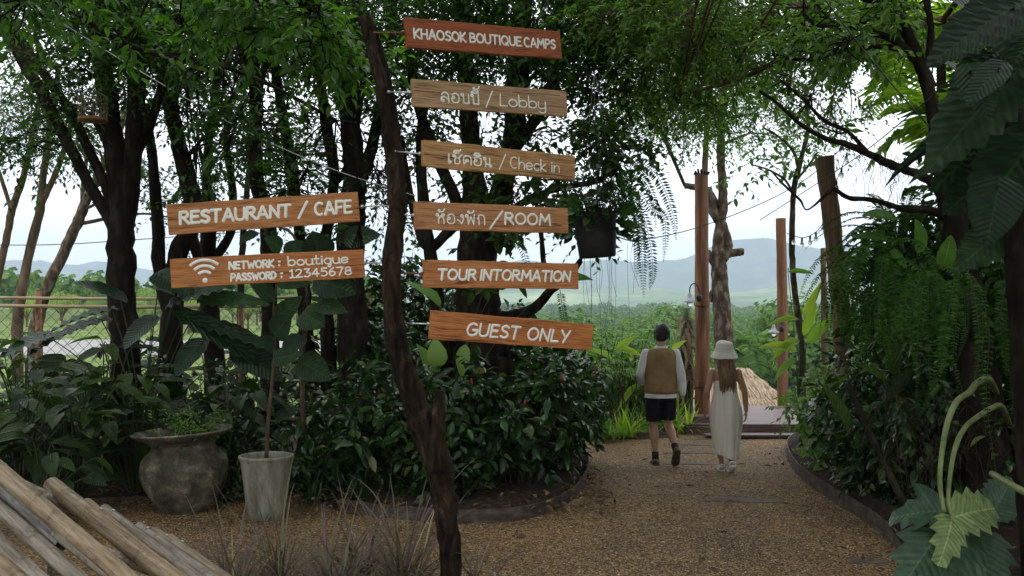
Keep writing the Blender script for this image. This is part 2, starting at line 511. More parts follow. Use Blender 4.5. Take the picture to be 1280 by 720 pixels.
MT['rust'] = M('rusty rod', [(.10, .04, .02), (.22, .10, .05)], 20, 4, .7, .3)
MT['white_paint'] = M('sign paint', [(.80, .785, .75), (.88, .87, .85)], 30, 5, .6, .15, spec=.3)
MT['urn'] = M('weathered cement urn', [(.024, .023, .017), (.070, .065, .046), (.13, .118, .085), (.30, .27, .20)], 5.5, 9, .85, .5, spec=.25, pos=[.3, .45, .58, .72], dist=.5, fine=.3, fine_scale=40)
MT['white_pot'] = M('stained white pot', [(.085, .085, .06), (.205, .20, .155), (.30, .295, .24)], 3.5, 8, .6, .2, (3, 3, .7), .35, dist=.4, fine=.12, fine_scale=30)
MT['black_plastic'] = M('black plastic', [(.008, .008, .009), (.02, .02, .022)], 8, 3, .5, .1, spec=.3)
MT['mulch'] = M('red mulch', [(.03, .01, .006), (.12, .035, .02), (.2, .07, .04)], 40, 6, .9, 1, spec=.1)
MT['fence_wood'] = M('fence rail', [(.16, .12, .075), (.32, .25, .16), (.45, .37, .26)], 6, 5, .75, .2, (.4, 6, 6), .2)
MT['fence_post'] = M('fence post', [(.12, .055, .025), (.28, .15, .07)], 6, 5, .75, .3, (4, 4, .4), .2)
MT['wire'] = M('dull wire', [(.10, .09, .08), (.20, .18, .16)], 10, 2, .6, 0, spec=.3)
MT['black_cable'] = M('black cable', [(.01, .01, .01), (.03, .03, .03)], 10, 2, .6, 0)
MT['pale_cable'] = M('pale cable', [(.30, .30, .30), (.45, .45, .45)], 10, 2, .5, 0)
MT['thatch'] = M('palm thatch', [(.11, .075, .05), (.26, .195, .135), (.42, .35, .27)], 3, 8, .9, .8, (6, 1, 1), .1, fine=.35, fine_scale=14)
MT['twig'] = M('twig', [(.02, .015, .010), (.055, .042, .03)], 14, 3, .9, 0, spec=.1)
MT['green_stem'] = M('green stem', [(.016, .034, .008), (.042, .068, .018)], 12, 4, .5, .1, spec=.35)
MT['lime_stem'] = M('lime stalk', [(.07, .105, .028), (.14, .18, .06), (.21, .24, .10)], 10, 4, .45, .15, (1, 1, .4), .4)
MT['red_bud'] = M('red bud', [(.14, .008, .008), (.30, .02, .015)], 20, 3, .5, .1)
MT['pebble'] = LM('loose pebbles', [(.045, .024, .012), (.15, .085, .035), (.25, .155, .07), (.38, .26, .14), (.10, .075, .055), (.6, .5, .36)], .7, 0.0)
MT['litter'] = LM('fallen leaves', [(.05, .03, .015), (.13, .075, .03), (.22, .15, .07)], .8, .1, (1, 1, 1))

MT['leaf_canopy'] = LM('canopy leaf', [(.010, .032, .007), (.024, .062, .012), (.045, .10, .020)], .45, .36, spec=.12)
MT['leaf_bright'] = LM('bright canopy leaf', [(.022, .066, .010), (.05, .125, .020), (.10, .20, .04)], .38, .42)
MT['leaf_fine'] = LM('fine feathery leaf', [(.030, .078, .012), (.060, .135, .024), (.11, .20, .045)], .45, .46, spec=.25)
MT['leaf_shrub'] = LM('glossy shrub leaf', [(.005, .019, .004), (.015, .046, .010), (.038, .090, .022), (.16, .17, .07)], .25, .18, spec=.40, pos=[0, .45, .93, 1])
MT['leaf_broad'] = LM('broad garden leaf', [(.008, .022, .004), (.019, .044, .007), (.044, .082, .013)], .36, .22, spec=.13, big=.25)
MT['leaf_philo'] = LM('dark lobed leaf', [(.006, .020, .008), (.012, .032, .012), (.024, .056, .019)], .40, .16, spec=.18, big=.3)
MT['leaf_elephant'] = LM('pale green lobed leaf', [(.12, .18, .065), (.18, .25, .10)], .42, .25, big=.3)
MT['leaf_dark_ear'] = LM('deep green lobed leaf', [(.024, .060, .030), (.038, .085, .042)], .40, .18, big=.3)
MT['leaf_fern'] = LM('fern leaflet', [(.012, .038, .006), (.030, .086, .013), (.066, .155, .028)], .5, .34, spec=.08)
MT['leaf_palm'] = LM('palm leaflet', [(.14, .25, .03), (.24, .36, .06), (.34, .44, .11)], .4, .6)
MT['leaf_lime'] = LM('lime blade', [(.10, .20, .03), (.19, .30, .05), (.30, .36, .07)], .4, .4)
MT['leaf_mid'] = LM('mid green leaf', [(.040, .105, .018), (.085, .18, .035), (.16, .25, .065)], .42, .32)
MT['leaf_grass'] = LM('purple grass blade', [(.075, .055, .05), (.15, .105, .095), (.12, .13, .06), (.40, .32, .21)], .55, .25, (1.3, 1.2, .9), pos=[0, .5, .85, 1])
MT['leaf_wood'] = LM('valley tree leaf', [(.028, .068, .018), (.055, .115, .030), (.10, .165, .048)], .6, .25, spec=.1, per_tree=True)
MT['leaf_pale'] = LM('pale valley leaf', [(.10, .16, .06), (.16, .23, .09), (.22, .29, .13)], .6, .3, spec=.1, per_tree=True)
MT['leaf_lobed_bright'] = LM('bright lobed leaf', [(.05, .13, .02), (.09, .19, .035)], .4, .5, big=.2)
MT['leaf_dead'] = LM('dry leaf', [(.07, .045, .022), (.15, .10, .055), (.24, .18, .10)], .8, .2, (1.2, 1.1, .8))

BW = [((0.176, 0.043, 0.014), (0.297, 0.070, 0.021), (0.363, 0.096, 0.032)),      # red oiled
      ((0.231, 0.134, 0.071), (0.375, 0.217, 0.116), (0.462, 0.291, 0.166)),       # pale grey
      ((0.220, 0.106, 0.041), (0.396, 0.199, 0.079), (0.507, 0.278, 0.123)),       # straw
      ((0.275, 0.115, 0.046), (0.418, 0.180, 0.075), (0.507, 0.241, 0.109)),       # pinkish
      ((0.275, 0.096, 0.030), (0.441, 0.161, 0.052), (0.529, 0.217, 0.079)),      # orange
      ((0.242, 0.074, 0.021), (0.418, 0.139, 0.038), (0.517, 0.195, 0.064)),       # deep orange
      ((0.264, 0.096, 0.032), (0.418, 0.161, 0.056), (0.495, 0.221, 0.090)),        # teak
      ((0.242, 0.079, 0.023), (0.408, 0.139, 0.041), (0.484, 0.195, 0.067))]
BOARD_M = [board_mat('board wood ' + c, *BW[i], 1.7 + i * 2.9) for i, c in enumerate(
    ['red', 'grey', 'straw', 'pink', 'orange', 'ochre', 'teak', 'umber'])]
# ------------------------------------------------------------------ ground, road, hills, haze
def sstep(a, b, x):
    t = np.clip((x - a) / (b - a), 0, 1)
    return t * t * (3 - 2 * t)

def terrain(x, y):
    x = np.asarray(x, float); y = np.asarray(y, float)
    side = sstep(-8.0 - .12 * np.maximum(y - 20, 0), -1.0 - .12 * np.maximum(y - 20, 0), x)
    drop = 11.0 * (1 - np.exp(-np.maximum(y - 18.0, 0) / 25.0)) * side
    rise = 9.5 * sstep(420, 1100, y) * side
    return -drop + rise

gx = np.unique(np.concatenate([np.sinh(np.linspace(-8.2, 8.2, 131)) * 3.0, np.linspace(-14, 14, 29)]))
gx = gx[(gx > -5400) & (gx < 5400)]
gy = np.concatenate([[-25, -10, 0, 6, 12, 17.5, 18], 18 + np.exp(np.linspace(math.log(1.2), math.log(5500), 80))])
X, Y = np.meshgrid(gx, gy)
Z = terrain(X, Y)
g = Geo()
idx = np.arange(X.size).reshape(X.shape)
g.add(np.stack([X, Y, Z], -1).reshape(-1, 3), np.stack([idx[:-1, :-1], idx[:-1, 1:], idx[1:, 1:], idx[1:, :-1]], -1).reshape(-1, 4))
tag(g.build('ground', MT['field']), kind='structure')

def sheet(name, pts, z, m, dome=0.0, kind='structure'):
    g = Geo()
    p = np.array([(a, b, z) for a, b in pts])
    if dome:
        c = p.mean(0)
        lay = [p, c + (p - c) * .8 + [0, 0, dome * .7], c + (p - c) * .4 + [0, 0, dome]]
        n = len(p)
        V = np.vstack(lay + [[c + [0, 0, dome * 1.05]]])
        fs = []
        for k in range(2):
            for i in range(n):
                j = (i + 1) % n
                fs.append((k * n + i, k * n + j, (k + 1) * n + j, (k + 1) * n + i))
        for i in range(n):
            fs.append((2 * n + i, 2 * n + (i + 1) % n, 3 * n))
        g.add(V, fs)
    else:
        g.add(p, [tuple(range(len(p)))])
    return tag(g.build(name, m), kind=kind)

sheet('gravel_path', [(-9.5, 2.5), (7, 2.5), (7, 17.9), (-9.5, 17.9)], .004, MT['gravel'])
sheet('road', [(-60, 41), (-8.0, 39), (-8.5, 55), (-70, 59)], .012, MT['concrete_road'])

# beds of soil
ISLE_FRONT = [PG(u, v)[:2] for u, v in [(425, 641), (480, 648), (540, 653), (590, 655), (640, 652), (675, 645), (705, 633), (724, 617), (734, 598), (735, 583), (725, 570)]]
ISLE_FRONT = cat(ISLE_FRONT, 5)
ISLE = [tuple(p) for p in ISLE_FRONT] + [(.70, 14.2), (-.2, 15.2), (-1.8, 15.2), (-2.6, 13.5), (-2.5, 11)]
sheet('island_bed', ISLE, .008, MT['soil'], dome=.16)
RIGHT_EDGE = cat([PG(u, v)[:2] for u, v in [(1003, 548), (986, 560), (985, 574), (995, 592), (1015, 610), (1045, 630), (1085, 655), (1125, 690), (1160, 735), (1190, 790)]], 5)
sheet('right_bed', [tuple(p) for p in RIGHT_EDGE] + [(9.5, 5.0), (9.5, 15.5)], .008, MT['soil'], dome=.14)
sheet('left_bed', [tuple(PG(u, v)[:2]) for u, v in [(-120, 640), (0, 628), (150, 622), (260, 618), (380, 622), (424, 634)]] + [(-2.6, 12.5), (-2.9, 17.5), (-9.4, 17.5)], .008, MT['soil'], dome=.10)
sheet('bank_bed', [(.85, 14.6), (2.5, 15.0), (2.55, 17.8), (-.6, 17.8), (-.1, 15.6)], .010, MT['soil'], dome=.06)

def strip(name, line, h, th, m, label, cat_):
    g = Geo()
    ln = np.asarray(line)
    t = unit(np.gradient(ln, axis=0)); nn = np.stack([-t[:, 1], t[:, 0]], -1) * th / 2
    k = len(ln)
    rng = np.random.default_rng(4)
    hh = h + rng.normal(0, .002, k)
    V = np.vstack([np.c_[ln + nn, np.full(k, -.02)], np.c_[ln + nn, hh], np.c_[ln - nn, hh], np.c_[ln - nn, np.full(k, -.02)]])
    i = np.arange(k - 1)
    f = [np.stack([a * k + i, a * k + i + 1, b * k + i + 1, b * k + i], -1) for a, b in ((0, 1), (1, 2), (2, 3), (3, 0))]
    g.add(V, np.vstack(f))
    return tag(flat_angle(g.build(name, m, loc=(*ln[k // 2], 0))), label, cat_)

strip('bed_edging', ISLE_FRONT, .13, .012, MT['edging'], 'curved brown metal edging strip round the bed of glossy shrubs behind the sign post', 'garden edging')
strip('bed_edging', RIGHT_EDGE, .15, .012, MT['edging'], 'pale curved edging strip along the fern bed on the far side of the path', 'garden edging')

# sleepers flush in the gravel
gs = 'timber slabs set flush in the gravel path'
for i, (u, v, w, d, rz, lab) in enumerate([
        (886, 549, .75, .20, 2, 'grey timber slab in the gravel just in front of the deck step'),
        (872, 556, .80, .20, -3, 'grey timber slab in the gravel between the man\'s raised shoe and the deck'),
        (868, 566, .85, .20, 4, 'grey timber slab in the gravel beside the man\'s raised shoe'),
        (872, 580, .80, .20, -2, 'grey timber slab in the gravel between the two walkers\' feet'),
        (930, 626, .80, .22, -4, 'grey timber slab in the gravel in front of the woman\'s sandals'),
        (1085, 702, .30, .20, 0, 'small dark slab in the gravel left of the big lobed leaf')]):
    c = PG(u, v)
    g = Geo()
    a = R(rz)
    g.box((c[0], c[1], -.002), (w, d, .026), [[math.cos(a), -math.sin(a), 0], [math.sin(a), math.cos(a), 0], [0, 0, 1]])
    o = tag(g.build('path_slab', MT['sleeper'], loc=(c[0], c[1], 0), smooth=False), lab, 'paving slab', gs)
    bv = o.modifiers.new('edge', 'BEVEL'); bv.width = .006; bv.segments = 2

# loose pebbles lying on the gravel, fallen leaves on the beds
rng = np.random.default_rng(2)
g = Geo()
n = 95000
D = 6.5 + 8 * rng.random(n) ** 1.5
U = rng.uniform(150, 1180, n)
pp = np.stack([(U - 640) / F * D, D, np.full(n, .006)], -1)
t8 = np.array([(1, 0, 0), (0, 1, 0), (-1, 0, 0), (0, -1, 0), (0, 0, .75), (0, 0, -.6), (.7, .7, .25), (-.7, .7, .3), (-.7, -.7, .2), (.7, -.7, .3)], float)
fo = np.array([(4, 0, 6), (4, 6, 1), (4, 1, 7), (4, 7, 2), (4, 2, 8), (4, 8, 3), (4, 3, 9), (4, 9, 0)])
s = rng.uniform(.0035, .0088, n) * (1 + .6 * (rng.random(n) > .93))
an = rng.uniform(0, 6.28, n)
ca, sa = np.cos(an), np.sin(an)
el = rng.uniform(.6, 1.0, n)
vx = t8[None, :, 0] * s[:, None]; vy = t8[None, :, 1] * (s * el)[:, None]; vz = t8[None, :, 2] * (s * .8)[:, None]
V = np.stack([vx * ca[:, None] - vy * sa[:, None], vx * sa[:, None] + vy * ca[:, None], vz], -1) + pp[:, None]
g.add(V.reshape(-1, 3), ((np.arange(n) * 10)[:, None, None] + fo[None]).reshape(-1, 3))
tag(g.build('loose_gravel', MT['pebble'], smooth=False), kind='stuff')

g = Geo()
n = 2600
x = np.concatenate([rng.uniform(-2.4, 1.0, n // 2), rng.uniform(3.2, 6.5, n // 4), rng.uniform(-6, -2, n - n // 2 - n // 4)])
y = np.concatenate([rng.uniform(9.35, 12, n // 2), rng.uniform(7, 13, n // 4), rng.uniform(9.5, 12.5, n - n // 2 - n // 4)])
pos = np.stack([x, y, rng.uniform(.05, .15, n)], -1)
k = 170
xp, yp = rng.uniform(-2.6, 3.1, k), 6.8 + 7.5 * rng.random(k)
pos = np.vstack([pos, np.stack([xp, yp, np.full(k, .022)], -1)]); n += k
g.leaves(T_OVAL, pos, np.c_[rng.normal(0, 1, (n, 2)), rng.normal(0, .2, n)], np.c_[rng.normal(0, .35, (n, 2)), np.ones(n)], rng.uniform(.05, .11, n), rng.uniform(.02, .045, n))
tag(g.build('leaf_litter', MT['litter']), kind='stuff')

# far hills
def hills(name, y0, y1, prof, amp, seed, m, nx=230, ny=46, x0=-4500, x1=4500):
    yc = (y0 + y1) / 2
    xs = np.linspace(x0, x1, nx); ys = np.linspace(y0, y1, ny)
    us = 640 + xs / yc * F
    h = np.interp(us, [p[0] for p in prof], [p[1] for p in prof])
    hh = (HOR - h) / F * yc + 2
    Z = np.zeros((ny, nx))
    for j, yy in enumerate(ys):
        t = (yy - y0) / (y1 - y0)
        b = math.sin(math.pi * t) ** 1.1
        for i, xx in enumerate(xs):
            nz = noise.fractal((xx / 640 + seed, yy / 640, seed), 1.0, 2.1, 5)
            nz2 = abs(noise.noise((xx / 290 + seed, yy / 500, 3.3)))
            Z[j, i] = max(-6, hh[i] * b * (1 + .10 * nz) + amp * b * (nz - .9 * nz2) - 4 * (1 - b))
    X, Y = np.meshgrid(xs, ys)
    g = Geo(); idx = np.arange(X.size).reshape(X.shape)
    g.add(np.stack([X, Y, Z], -1).reshape(-1, 3), np.stack([idx[:-1, :-1], idx[:-1, 1:], idx[1:, 1:], idx[1:, :-1]], -1).reshape(-1, 4))
    return tag(g.build(name, m), kind='structure')

hills('hills', 3000, 5100, [(-900, 330), (-60, 322), (0, 326), (60, 322), (95, 328), (130, 322), (200, 345), (400, 350), (700, 325), (780, 322), (860, 318), (930, 302), (975, 306), (1040, 316), (1300, 300), (2200, 330)], 42, 1.3, MT['hill'])
hills('hills', 1850, 2850, [(-900, 360), (0, 352), (200, 356), (640, 352), (760, 350), (850, 357), (950, 352), (1050, 347), (1300, 340), (2200, 350)], 24, 7.7, MT['hill_meadow'], nx=200, ny=30, x0=-3400, x1=3400)

g = Geo(); g.box((0, 2760, 165), (11000, 5580, 366))
m, nt, N_, L_, out_ = _new('valley haze')
pv = N_.new('ShaderNodeVolumePrincipled')
pv.inputs['Color'].default_value = (.68, .83, 1.0, 1)
pv.inputs['Density'].default_value = .00031
pv.inputs['Anisotropy'].default_value = .0
L_.new(pv.outputs[0], out_.inputs['Volume'])
hz = tag(g.build('haze', m, smooth=False), kind='stuff')
# ------------------------------------------------------------------ lettering: brush strokes, drawn letter by letter
def arc(cx, cy, rx, ry, a0, a1, n=14):
    t = np.radians(np.linspace(a0, a1, n))
    return np.c_[cx + rx * np.cos(t), cy + ry * np.sin(t)]

def S(s):
    sm = s.startswith('~')
    p = np.array([[float(q) for q in w.split(',')] for w in s.strip('~ ').split()])
    return cat(p, 6) if sm and len(p) > 2 else p

def loop(cx, cy, r=.085, a0=0):
    return arc(cx, cy, r, r, a0, a0 + 360, 13)

GL = {
 'A': (.62, ['0,0 .3,1 .34,1 .62,0', '.12,.32 .52,.32']),
 'B': (.52, ['0,0 .03,1', '~.03,1 .34,.98 .44,.78 .34,.58 .04,.53', '~.04,.53 .40,.5 .52,.27 .38,.04 0,0']),
 'C': (.56, [arc(.32, .5, .32, .5, 52, 300)]),
 'D': (.56, ['0,0 .03,1', '~.03,1 .34,.93 .54,.55 .36,.1 0,0']),
 'E': (.48, ['.47,1 .03,1 0,0 .47,.02', '.02,.52 .40,.53']),
 'F': (.46, ['.48,1 .04,1 0,0', '.03,.5 .38,.52']),
 'G': (.62, [arc(.33, .5, .33, .5, 50, 335), '.36,.46 .64,.46 .60,.12']),
 'H': (.56, ['0,0 .02,1', '.54,0 .56,1', '.02,.5 .55,.5']),
 'I': (.08, ['.03,0 .06,1']),
 'K': (.52, ['0,0 .03,1', '.5,1 .04,.45 .52,0']),
 'L': (.46, ['.04,1 0,0 .46,.03']),
 'M': (.74, ['0,0 .08,1 .38,.35 .66,1 .74,0']),
 'N': (.58, ['0,0 .04,1 .54,0 .58,1']),
 'O': (.66, [arc(.33, .5, .33, .5, 90, 450, 22)]),
 'P': (.50, ['0,0 .03,1', '~.03,1 .38,.98 .49,.74 .36,.5 .03,.46']),
 'Q': (.68, [arc(.33, .5, .33, .5, 90, 450, 22), '.42,.24 .66,-.06']),
 'R': (.54, ['0,0 .03,1', '~.03,1 .38,.98 .48,.76 .36,.54 .03,.5', '.2,.5 .54,0']),
 'S': (.48, ['~.46,.88 .28,1 .06,.86 .1,.62 .38,.44 .46,.2 .26,0 .02,.12']),
 'T': (.58, ['0,1 .58,1', '.30,1 .27,0']),
 'U': (.56, ['~.0,1 .0,.5 .05,.12 .28,0 .5,.12 .55,.5 .56,1']),
 'W': (.80, ['0,1 .2,0 .4,.7 .6,0 .8,1']),
 'Y': (.56, ['0,1 .28,.48', '.56,1 .2,0']),
 '/': (.40, ['0,-.18 .40,1.14']),
 ':': (.06, [arc(.03, .18, .03, .03, 0, 360, 8), arc(.03, .72, .03, .03, 0, 360, 8)]),
 ' ': (.22, []),
 'l_L': (.46, ['.02,1 0,0 .42,0']),
 'o': (.56, [arc(.28, .3, .28, .3, 90, 450, 20)]),
 'b': (.54, ['0,1.0 0,.0', arc(.27, .3, .27, .3, 180, 540, 20)]),
 'y': (.52, ['~0,.6 0,.3 .06,.05 .26,.02 .46,.1 .5,.3', '~.5,.6 .5,.0 .44,-.3 .24,-.38 .04,-.26']),
 'c': (.44, [arc(.26, .3, .26, .3, 50, 310)]),
 'h': (.46, ['0,1 0,0', '~0,.3 .12,.55 .28,.6 .42,.48 .45,.3 .45,0']),
 'e': (.52, ['~.02,.3 .5,.33 .44,.54 .26,.6 .05,.5 0,.28 .1,.06 .28,0 .48,.1']),
 'k': (.42, ['0,1 0,0', '.38,.6 .02,.26 .42,0']),
 'i': (.08, ['.03,.6 .03,0', arc(.03, .82, .03, .03, 0, 360, 8)]),
 'n': (.46, ['0,.6 0,0', '~0,.3 .12,.55 .28,.6 .42,.48 .45,.3 .45,0']),
 'u': (.52, ['~0,.6 0,.3 .08,.05 .26,0 .44,.07 .5,.3', '~.5,.6 .5,.2 .52,.04 .6,.0']),
 't': (.40, ['~.14,.95 .14,.4 .16,.08 .3,0 .42,.08', '.0,.6 .34,.6']),
 'q': (.52, [arc(.26, .3, .26, .3, 20, 380, 20), '~.5,.56 .5,.0 .46,-.26 .34,-.34 .28,-.2 .56,.0']),
 '1': (.3, ['.02,.8 .2,1 .2,0', '.02,0 .36,0']),
 '2': (.5, ['~.03,.78 .12,.96 .3,1 .45,.84 .4,.58 .2,.3 .02,.02', '.02,.02 .5,.02']),
 '3': (.46, ['.04,1 .42,1 .2,.6', '~.2,.6 .42,.5 .45,.24 .26,0 .02,.1']),
 '4': (.54, ['.38,0 .38,1 0,.32 .54,.32']),
 '5': (.46, ['.44,1 .08,1 .05,.58', '~.05,.58 .26,.64 .45,.48 .44,.18 .24,0 .02,.08']),
 '6': (.48, ['~.38,1 .14,.7 .02,.3 .2,.0 .44,.14 .44,.42 .24,.54 .05,.36']),
 '7': (.46, ['0,1 .46,1 .16,0']),
 '8': (.50, [arc(.25, .76, .19, .23, 0, 360, 18), arc(.25, .27, .25, .27, 0, 360, 18)]),
 # Thai letters
 'ล': (.60, [loop(.12, .11), '~.03,.10 .02,.28 .16,.42 .34,.38 .44,.26', '~.06,.58 .2,.74 .38,.74 .52,.58 .54,.36 .54,0']),
 'อ': (.60, [loop(.16, .42), '~.08,.42 .04,.2 .12,.03 .3,0 .48,.06 .55,.34 .5,.62 .3,.75 .06,.62']),
 'บ': (.58, [loop(.07, .66), '.15,.66 .15,0 .52,0 .52,.74']),
 'เ': (.22, ['.05,.74 .05,.12', loop(.13, .09)]),
 'ช': (.60, [loop(.08, .64), '~.16,.66 .2,.5 .12,.3 .14,.0', '~.14,.0 .4,.0 .48,.2 .44,.44 .34,.5', '~.44,.46 .5,.66 .62,.78']),
 'ค': (.60, [loop(.26, .34), '~.04,0 .20,.24', '~.04,0 .02,.5 .12,.7 .3,.75 .48,.68 .55,.45 .55,0']),
 'น': (.62, [loop(.07, .66), '.15,.66 .15,.0', '~.15,.12 .3,.22 .42,.10', loop(.50, .07), '.44,.12 .44,.74']),
 'ห': (.60, [loop(.07, .66), '.15,.66 .15,0', '~.15,.3 .3,.56 .42,.58', loop(.47, .66), '~.36,.52 .5,.36 .52,0']),
 'ง': (.48, [loop(.34, .64), '~.42,.64 .42,.3 .30,.02', '~.30,.02 .18,.2 .02,.32']),
 'พ': (.70, [loop(.07, .66), '.15,.66 .18,0 .38,.6 .56,0 .62,.75']),
 'ก': (.58, ['~.12,0 .12,.34 .02,.46 .12,.52', '~.06,.54 .14,.72 .3,.76 .46,.7 .53,.5 .53,0']),
}
# marks above a consonant; advance 0, drawn back over the letter before
MARK = {
 'ี้': ['~.02,.88 .12,1.02 .34,1.04 .5,.9', '.02,.88 .5,.88', '.5,.88 .5,1.12', loop(.22, 1.26, .06), '~.28,1.26 .24,1.16 .5,1.22 .62,1.42'],
 '็': [loop(.2, .92, .06), '~.04,.9 .08,1.06 .3,1.08 .4,.94', '~.3,1.1 .46,1.1 .54,1.22'],
 'ิ': ['~.02,.88 .14,1.04 .38,1.04 .52,.88', '.02,.88 .52,.88'],
 '้': [loop(.2, 1.0, .06), '~.26,1.0 .2,.9 .46,.94 .58,1.14'],
 'ั': [loop(.22, .98, .06), '~.28,.98 .24,.88 .48,.92 .6,1.1'],
}
ORDER_MARKS = sorted(MARK, key=len, reverse=True)

def layout(text, gap=.17):
    """list of strokes in em units and total advance"""
    x, out, i, last = 0.0, [], 0, 0.0
    while i < len(text):
        for mk in ORDER_MARKS:
            if text.startswith(mk, i):
                for s in MARK[mk]:
                    p = (S(s) if isinstance(s, str) else s) + [last, 0]
                    out.append(p)
                i += len(mk)
                break
        else:
            ch = text[i]
            adv, st = GL[ch]
            last = x
            for s in st:
                p = (S(s) if isinstance(s, str) else np.array(s)) + [x, 0]
                out.append(p)
            x += adv + gap
            i += 1
    return out, x - gap

def paint(g, text, x0, x1, base, cap, w, y, slant=0.0, seed=0, gap=.17):
    """brush the text as slightly domed strokes on the plane y (local board frame: x right, z up)"""
    st, adv = layout(text, gap)
    sx = (x1 - x0) / adv
    rng = np.random.default_rng(seed + len(text))
    st2 = []
    for p in st:
        p = np.array(p, float)
        if len(p) <= 5:
            st2 += [np.array([p[i], p[i + 1]]) for i in range(len(p) - 1)]
        else:
            st2.append(p)
    for k, p in enumerate(st2):
        q = np.array(p, float)
        if len(q) < 5:
            q = np.vstack([np.linspace(q[i], q[i + 1], 4)[:-1] for i in range(len(q) - 1)] + [q[-1:]])
        X = x0 + q[:, 0] * sx + slant * q[:, 1] * cap
        Zc = base + q[:, 1] * cap
        pts = np.c_[X, np.full(len(X), y), Zc]
        pts[:, [0, 2]] += rng.normal(0, w * .03, (len(X), 2))
        ribbon(g, pts, w * 1.12 * (1 + rng.normal(0, .05)), .0012 + .00023 * (k % 7))

def ribbon(g, pts, w, h):
    """flat, domed stroke with round ends in a plane of constant y"""
    m = len(pts)
    t = np.gradient(pts[:, [0, 2]], axis=0); t = t / np.maximum(np.linalg.norm(t, axis=1, keepdims=True), 1e-9)
    n = np.c_[-t[:, 1], t[:, 0]]
    # extend round ends
    rows = []
    def row(c, nn, ww, hh, yy):
        return [(c[0] + nn[0] * ww * a, yy - hh * b, c[1] + nn[1] * ww * a) for a, b in ((-.5, -.3), (-.42, .8), (0, 1), (.42, .8), (.5, -.3))]
    yy = pts[0, 1]
    c = pts[:, [0, 2]]
    closed = np.linalg.norm(c[0] - c[-1]) < w * .05
    if not closed:
        for a in (80, 60, 30):
            rows.append(row(c[0] - t[0] * w * .5 * math.sin(R(a)), n[0], w * math.cos(R(a)), h * (.4 + .6 * math.cos(R(a))), yy))
    for i in range(m):
        rows.append(row(c[i], n[i], w, h, yy))
    if not closed:
        for a in (30, 60, 80):
            rows.append(row(c[-1] + t[-1] * w * .5 * math.sin(R(a)), n[-1], w * math.cos(R(a)), h * (.4 + .6 * math.cos(R(a))), yy))
    V = np.array(rows)
    k = len(V)
    idx = np.arange(k * 5).reshape(k, 5)
    f = np.stack([idx[:-1, :-1], idx[:-1, 1:], idx[1:, 1:], idx[1:, :-1]], -1).reshape(-1, 4)
    g.add(V.reshape(-1, 3), f)

def ribbon_flat(g, pts, w):
    t = np.gradient(pts[:, [0, 2]], axis=0); t = t / np.linalg.norm(t, axis=1, keepdims=True)
    n = np.c_[-t[:, 1], t[:, 0]]
    rows = []
    for i in range(len(pts)):
        rows.append([(pts[i, 0] + n[i, 0] * w * a, pts[i, 1] - .0018 * b, pts[i, 2] + n[i, 1] * w * a) for a, b in ((-.5, -.4), (-.47, 1), (.47, 1), (.5, -.4))])
    V = np.array(rows); k = len(V); idx = np.arange(k * 4).reshape(k, 4)
    g.add(V.reshape(-1, 3), np.stack([idx[:-1, :-1], idx[:-1, 1:], idx[1:, 1:], idx[1:, :-1]], -1).reshape(-1, 4))

# ------------------------------------------------------------------ sign post
SIGN = thing('sign_post', 'tall crooked dark tree trunk carrying eight painted wooden name boards', 'sign post', (P(563, 762, 6.6)[0], 6.6, 0))
tr = [(456, 20, 19), (463, 45, 22), (472, 75, 24), (482, 120, 26), (490, 170, 27), (495, 220, 28), (497, 260, 27), (493, 300, 28), (490, 340, 27), (491, 390, 28), (497, 430, 30), (510, 480, 33),
      (526, 525, 38), (541, 562, 43), (552, 600, 38), (558, 640, 34), (562, 690, 31), (564, 730, 31), (565, 768, 33)]
pp = cat([[*P(u, v, 6.6 + .05 * math.sin(v * .012)), w * .86 / 2 / F * 6.6] for u, v, w in tr], 5)
g = Geo(); g.tube(pp[:, :3], pp[:, 3], 16, rough=.085, seed=5)
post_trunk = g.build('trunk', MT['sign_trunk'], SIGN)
g = Geo()
q = cat([[*P(u, v, 6.52), w / 2 / F * 6.5] for u, v, w in [(550, 488, 12), (549, 510, 16), (547, 545, 20), (549, 590, 24)]], 4)
g.tube(q[:, :3], q[:, 3], 12, rough=.06, seed=9)
g.build('branch_stub', MT['sign_trunk'], SIGN)

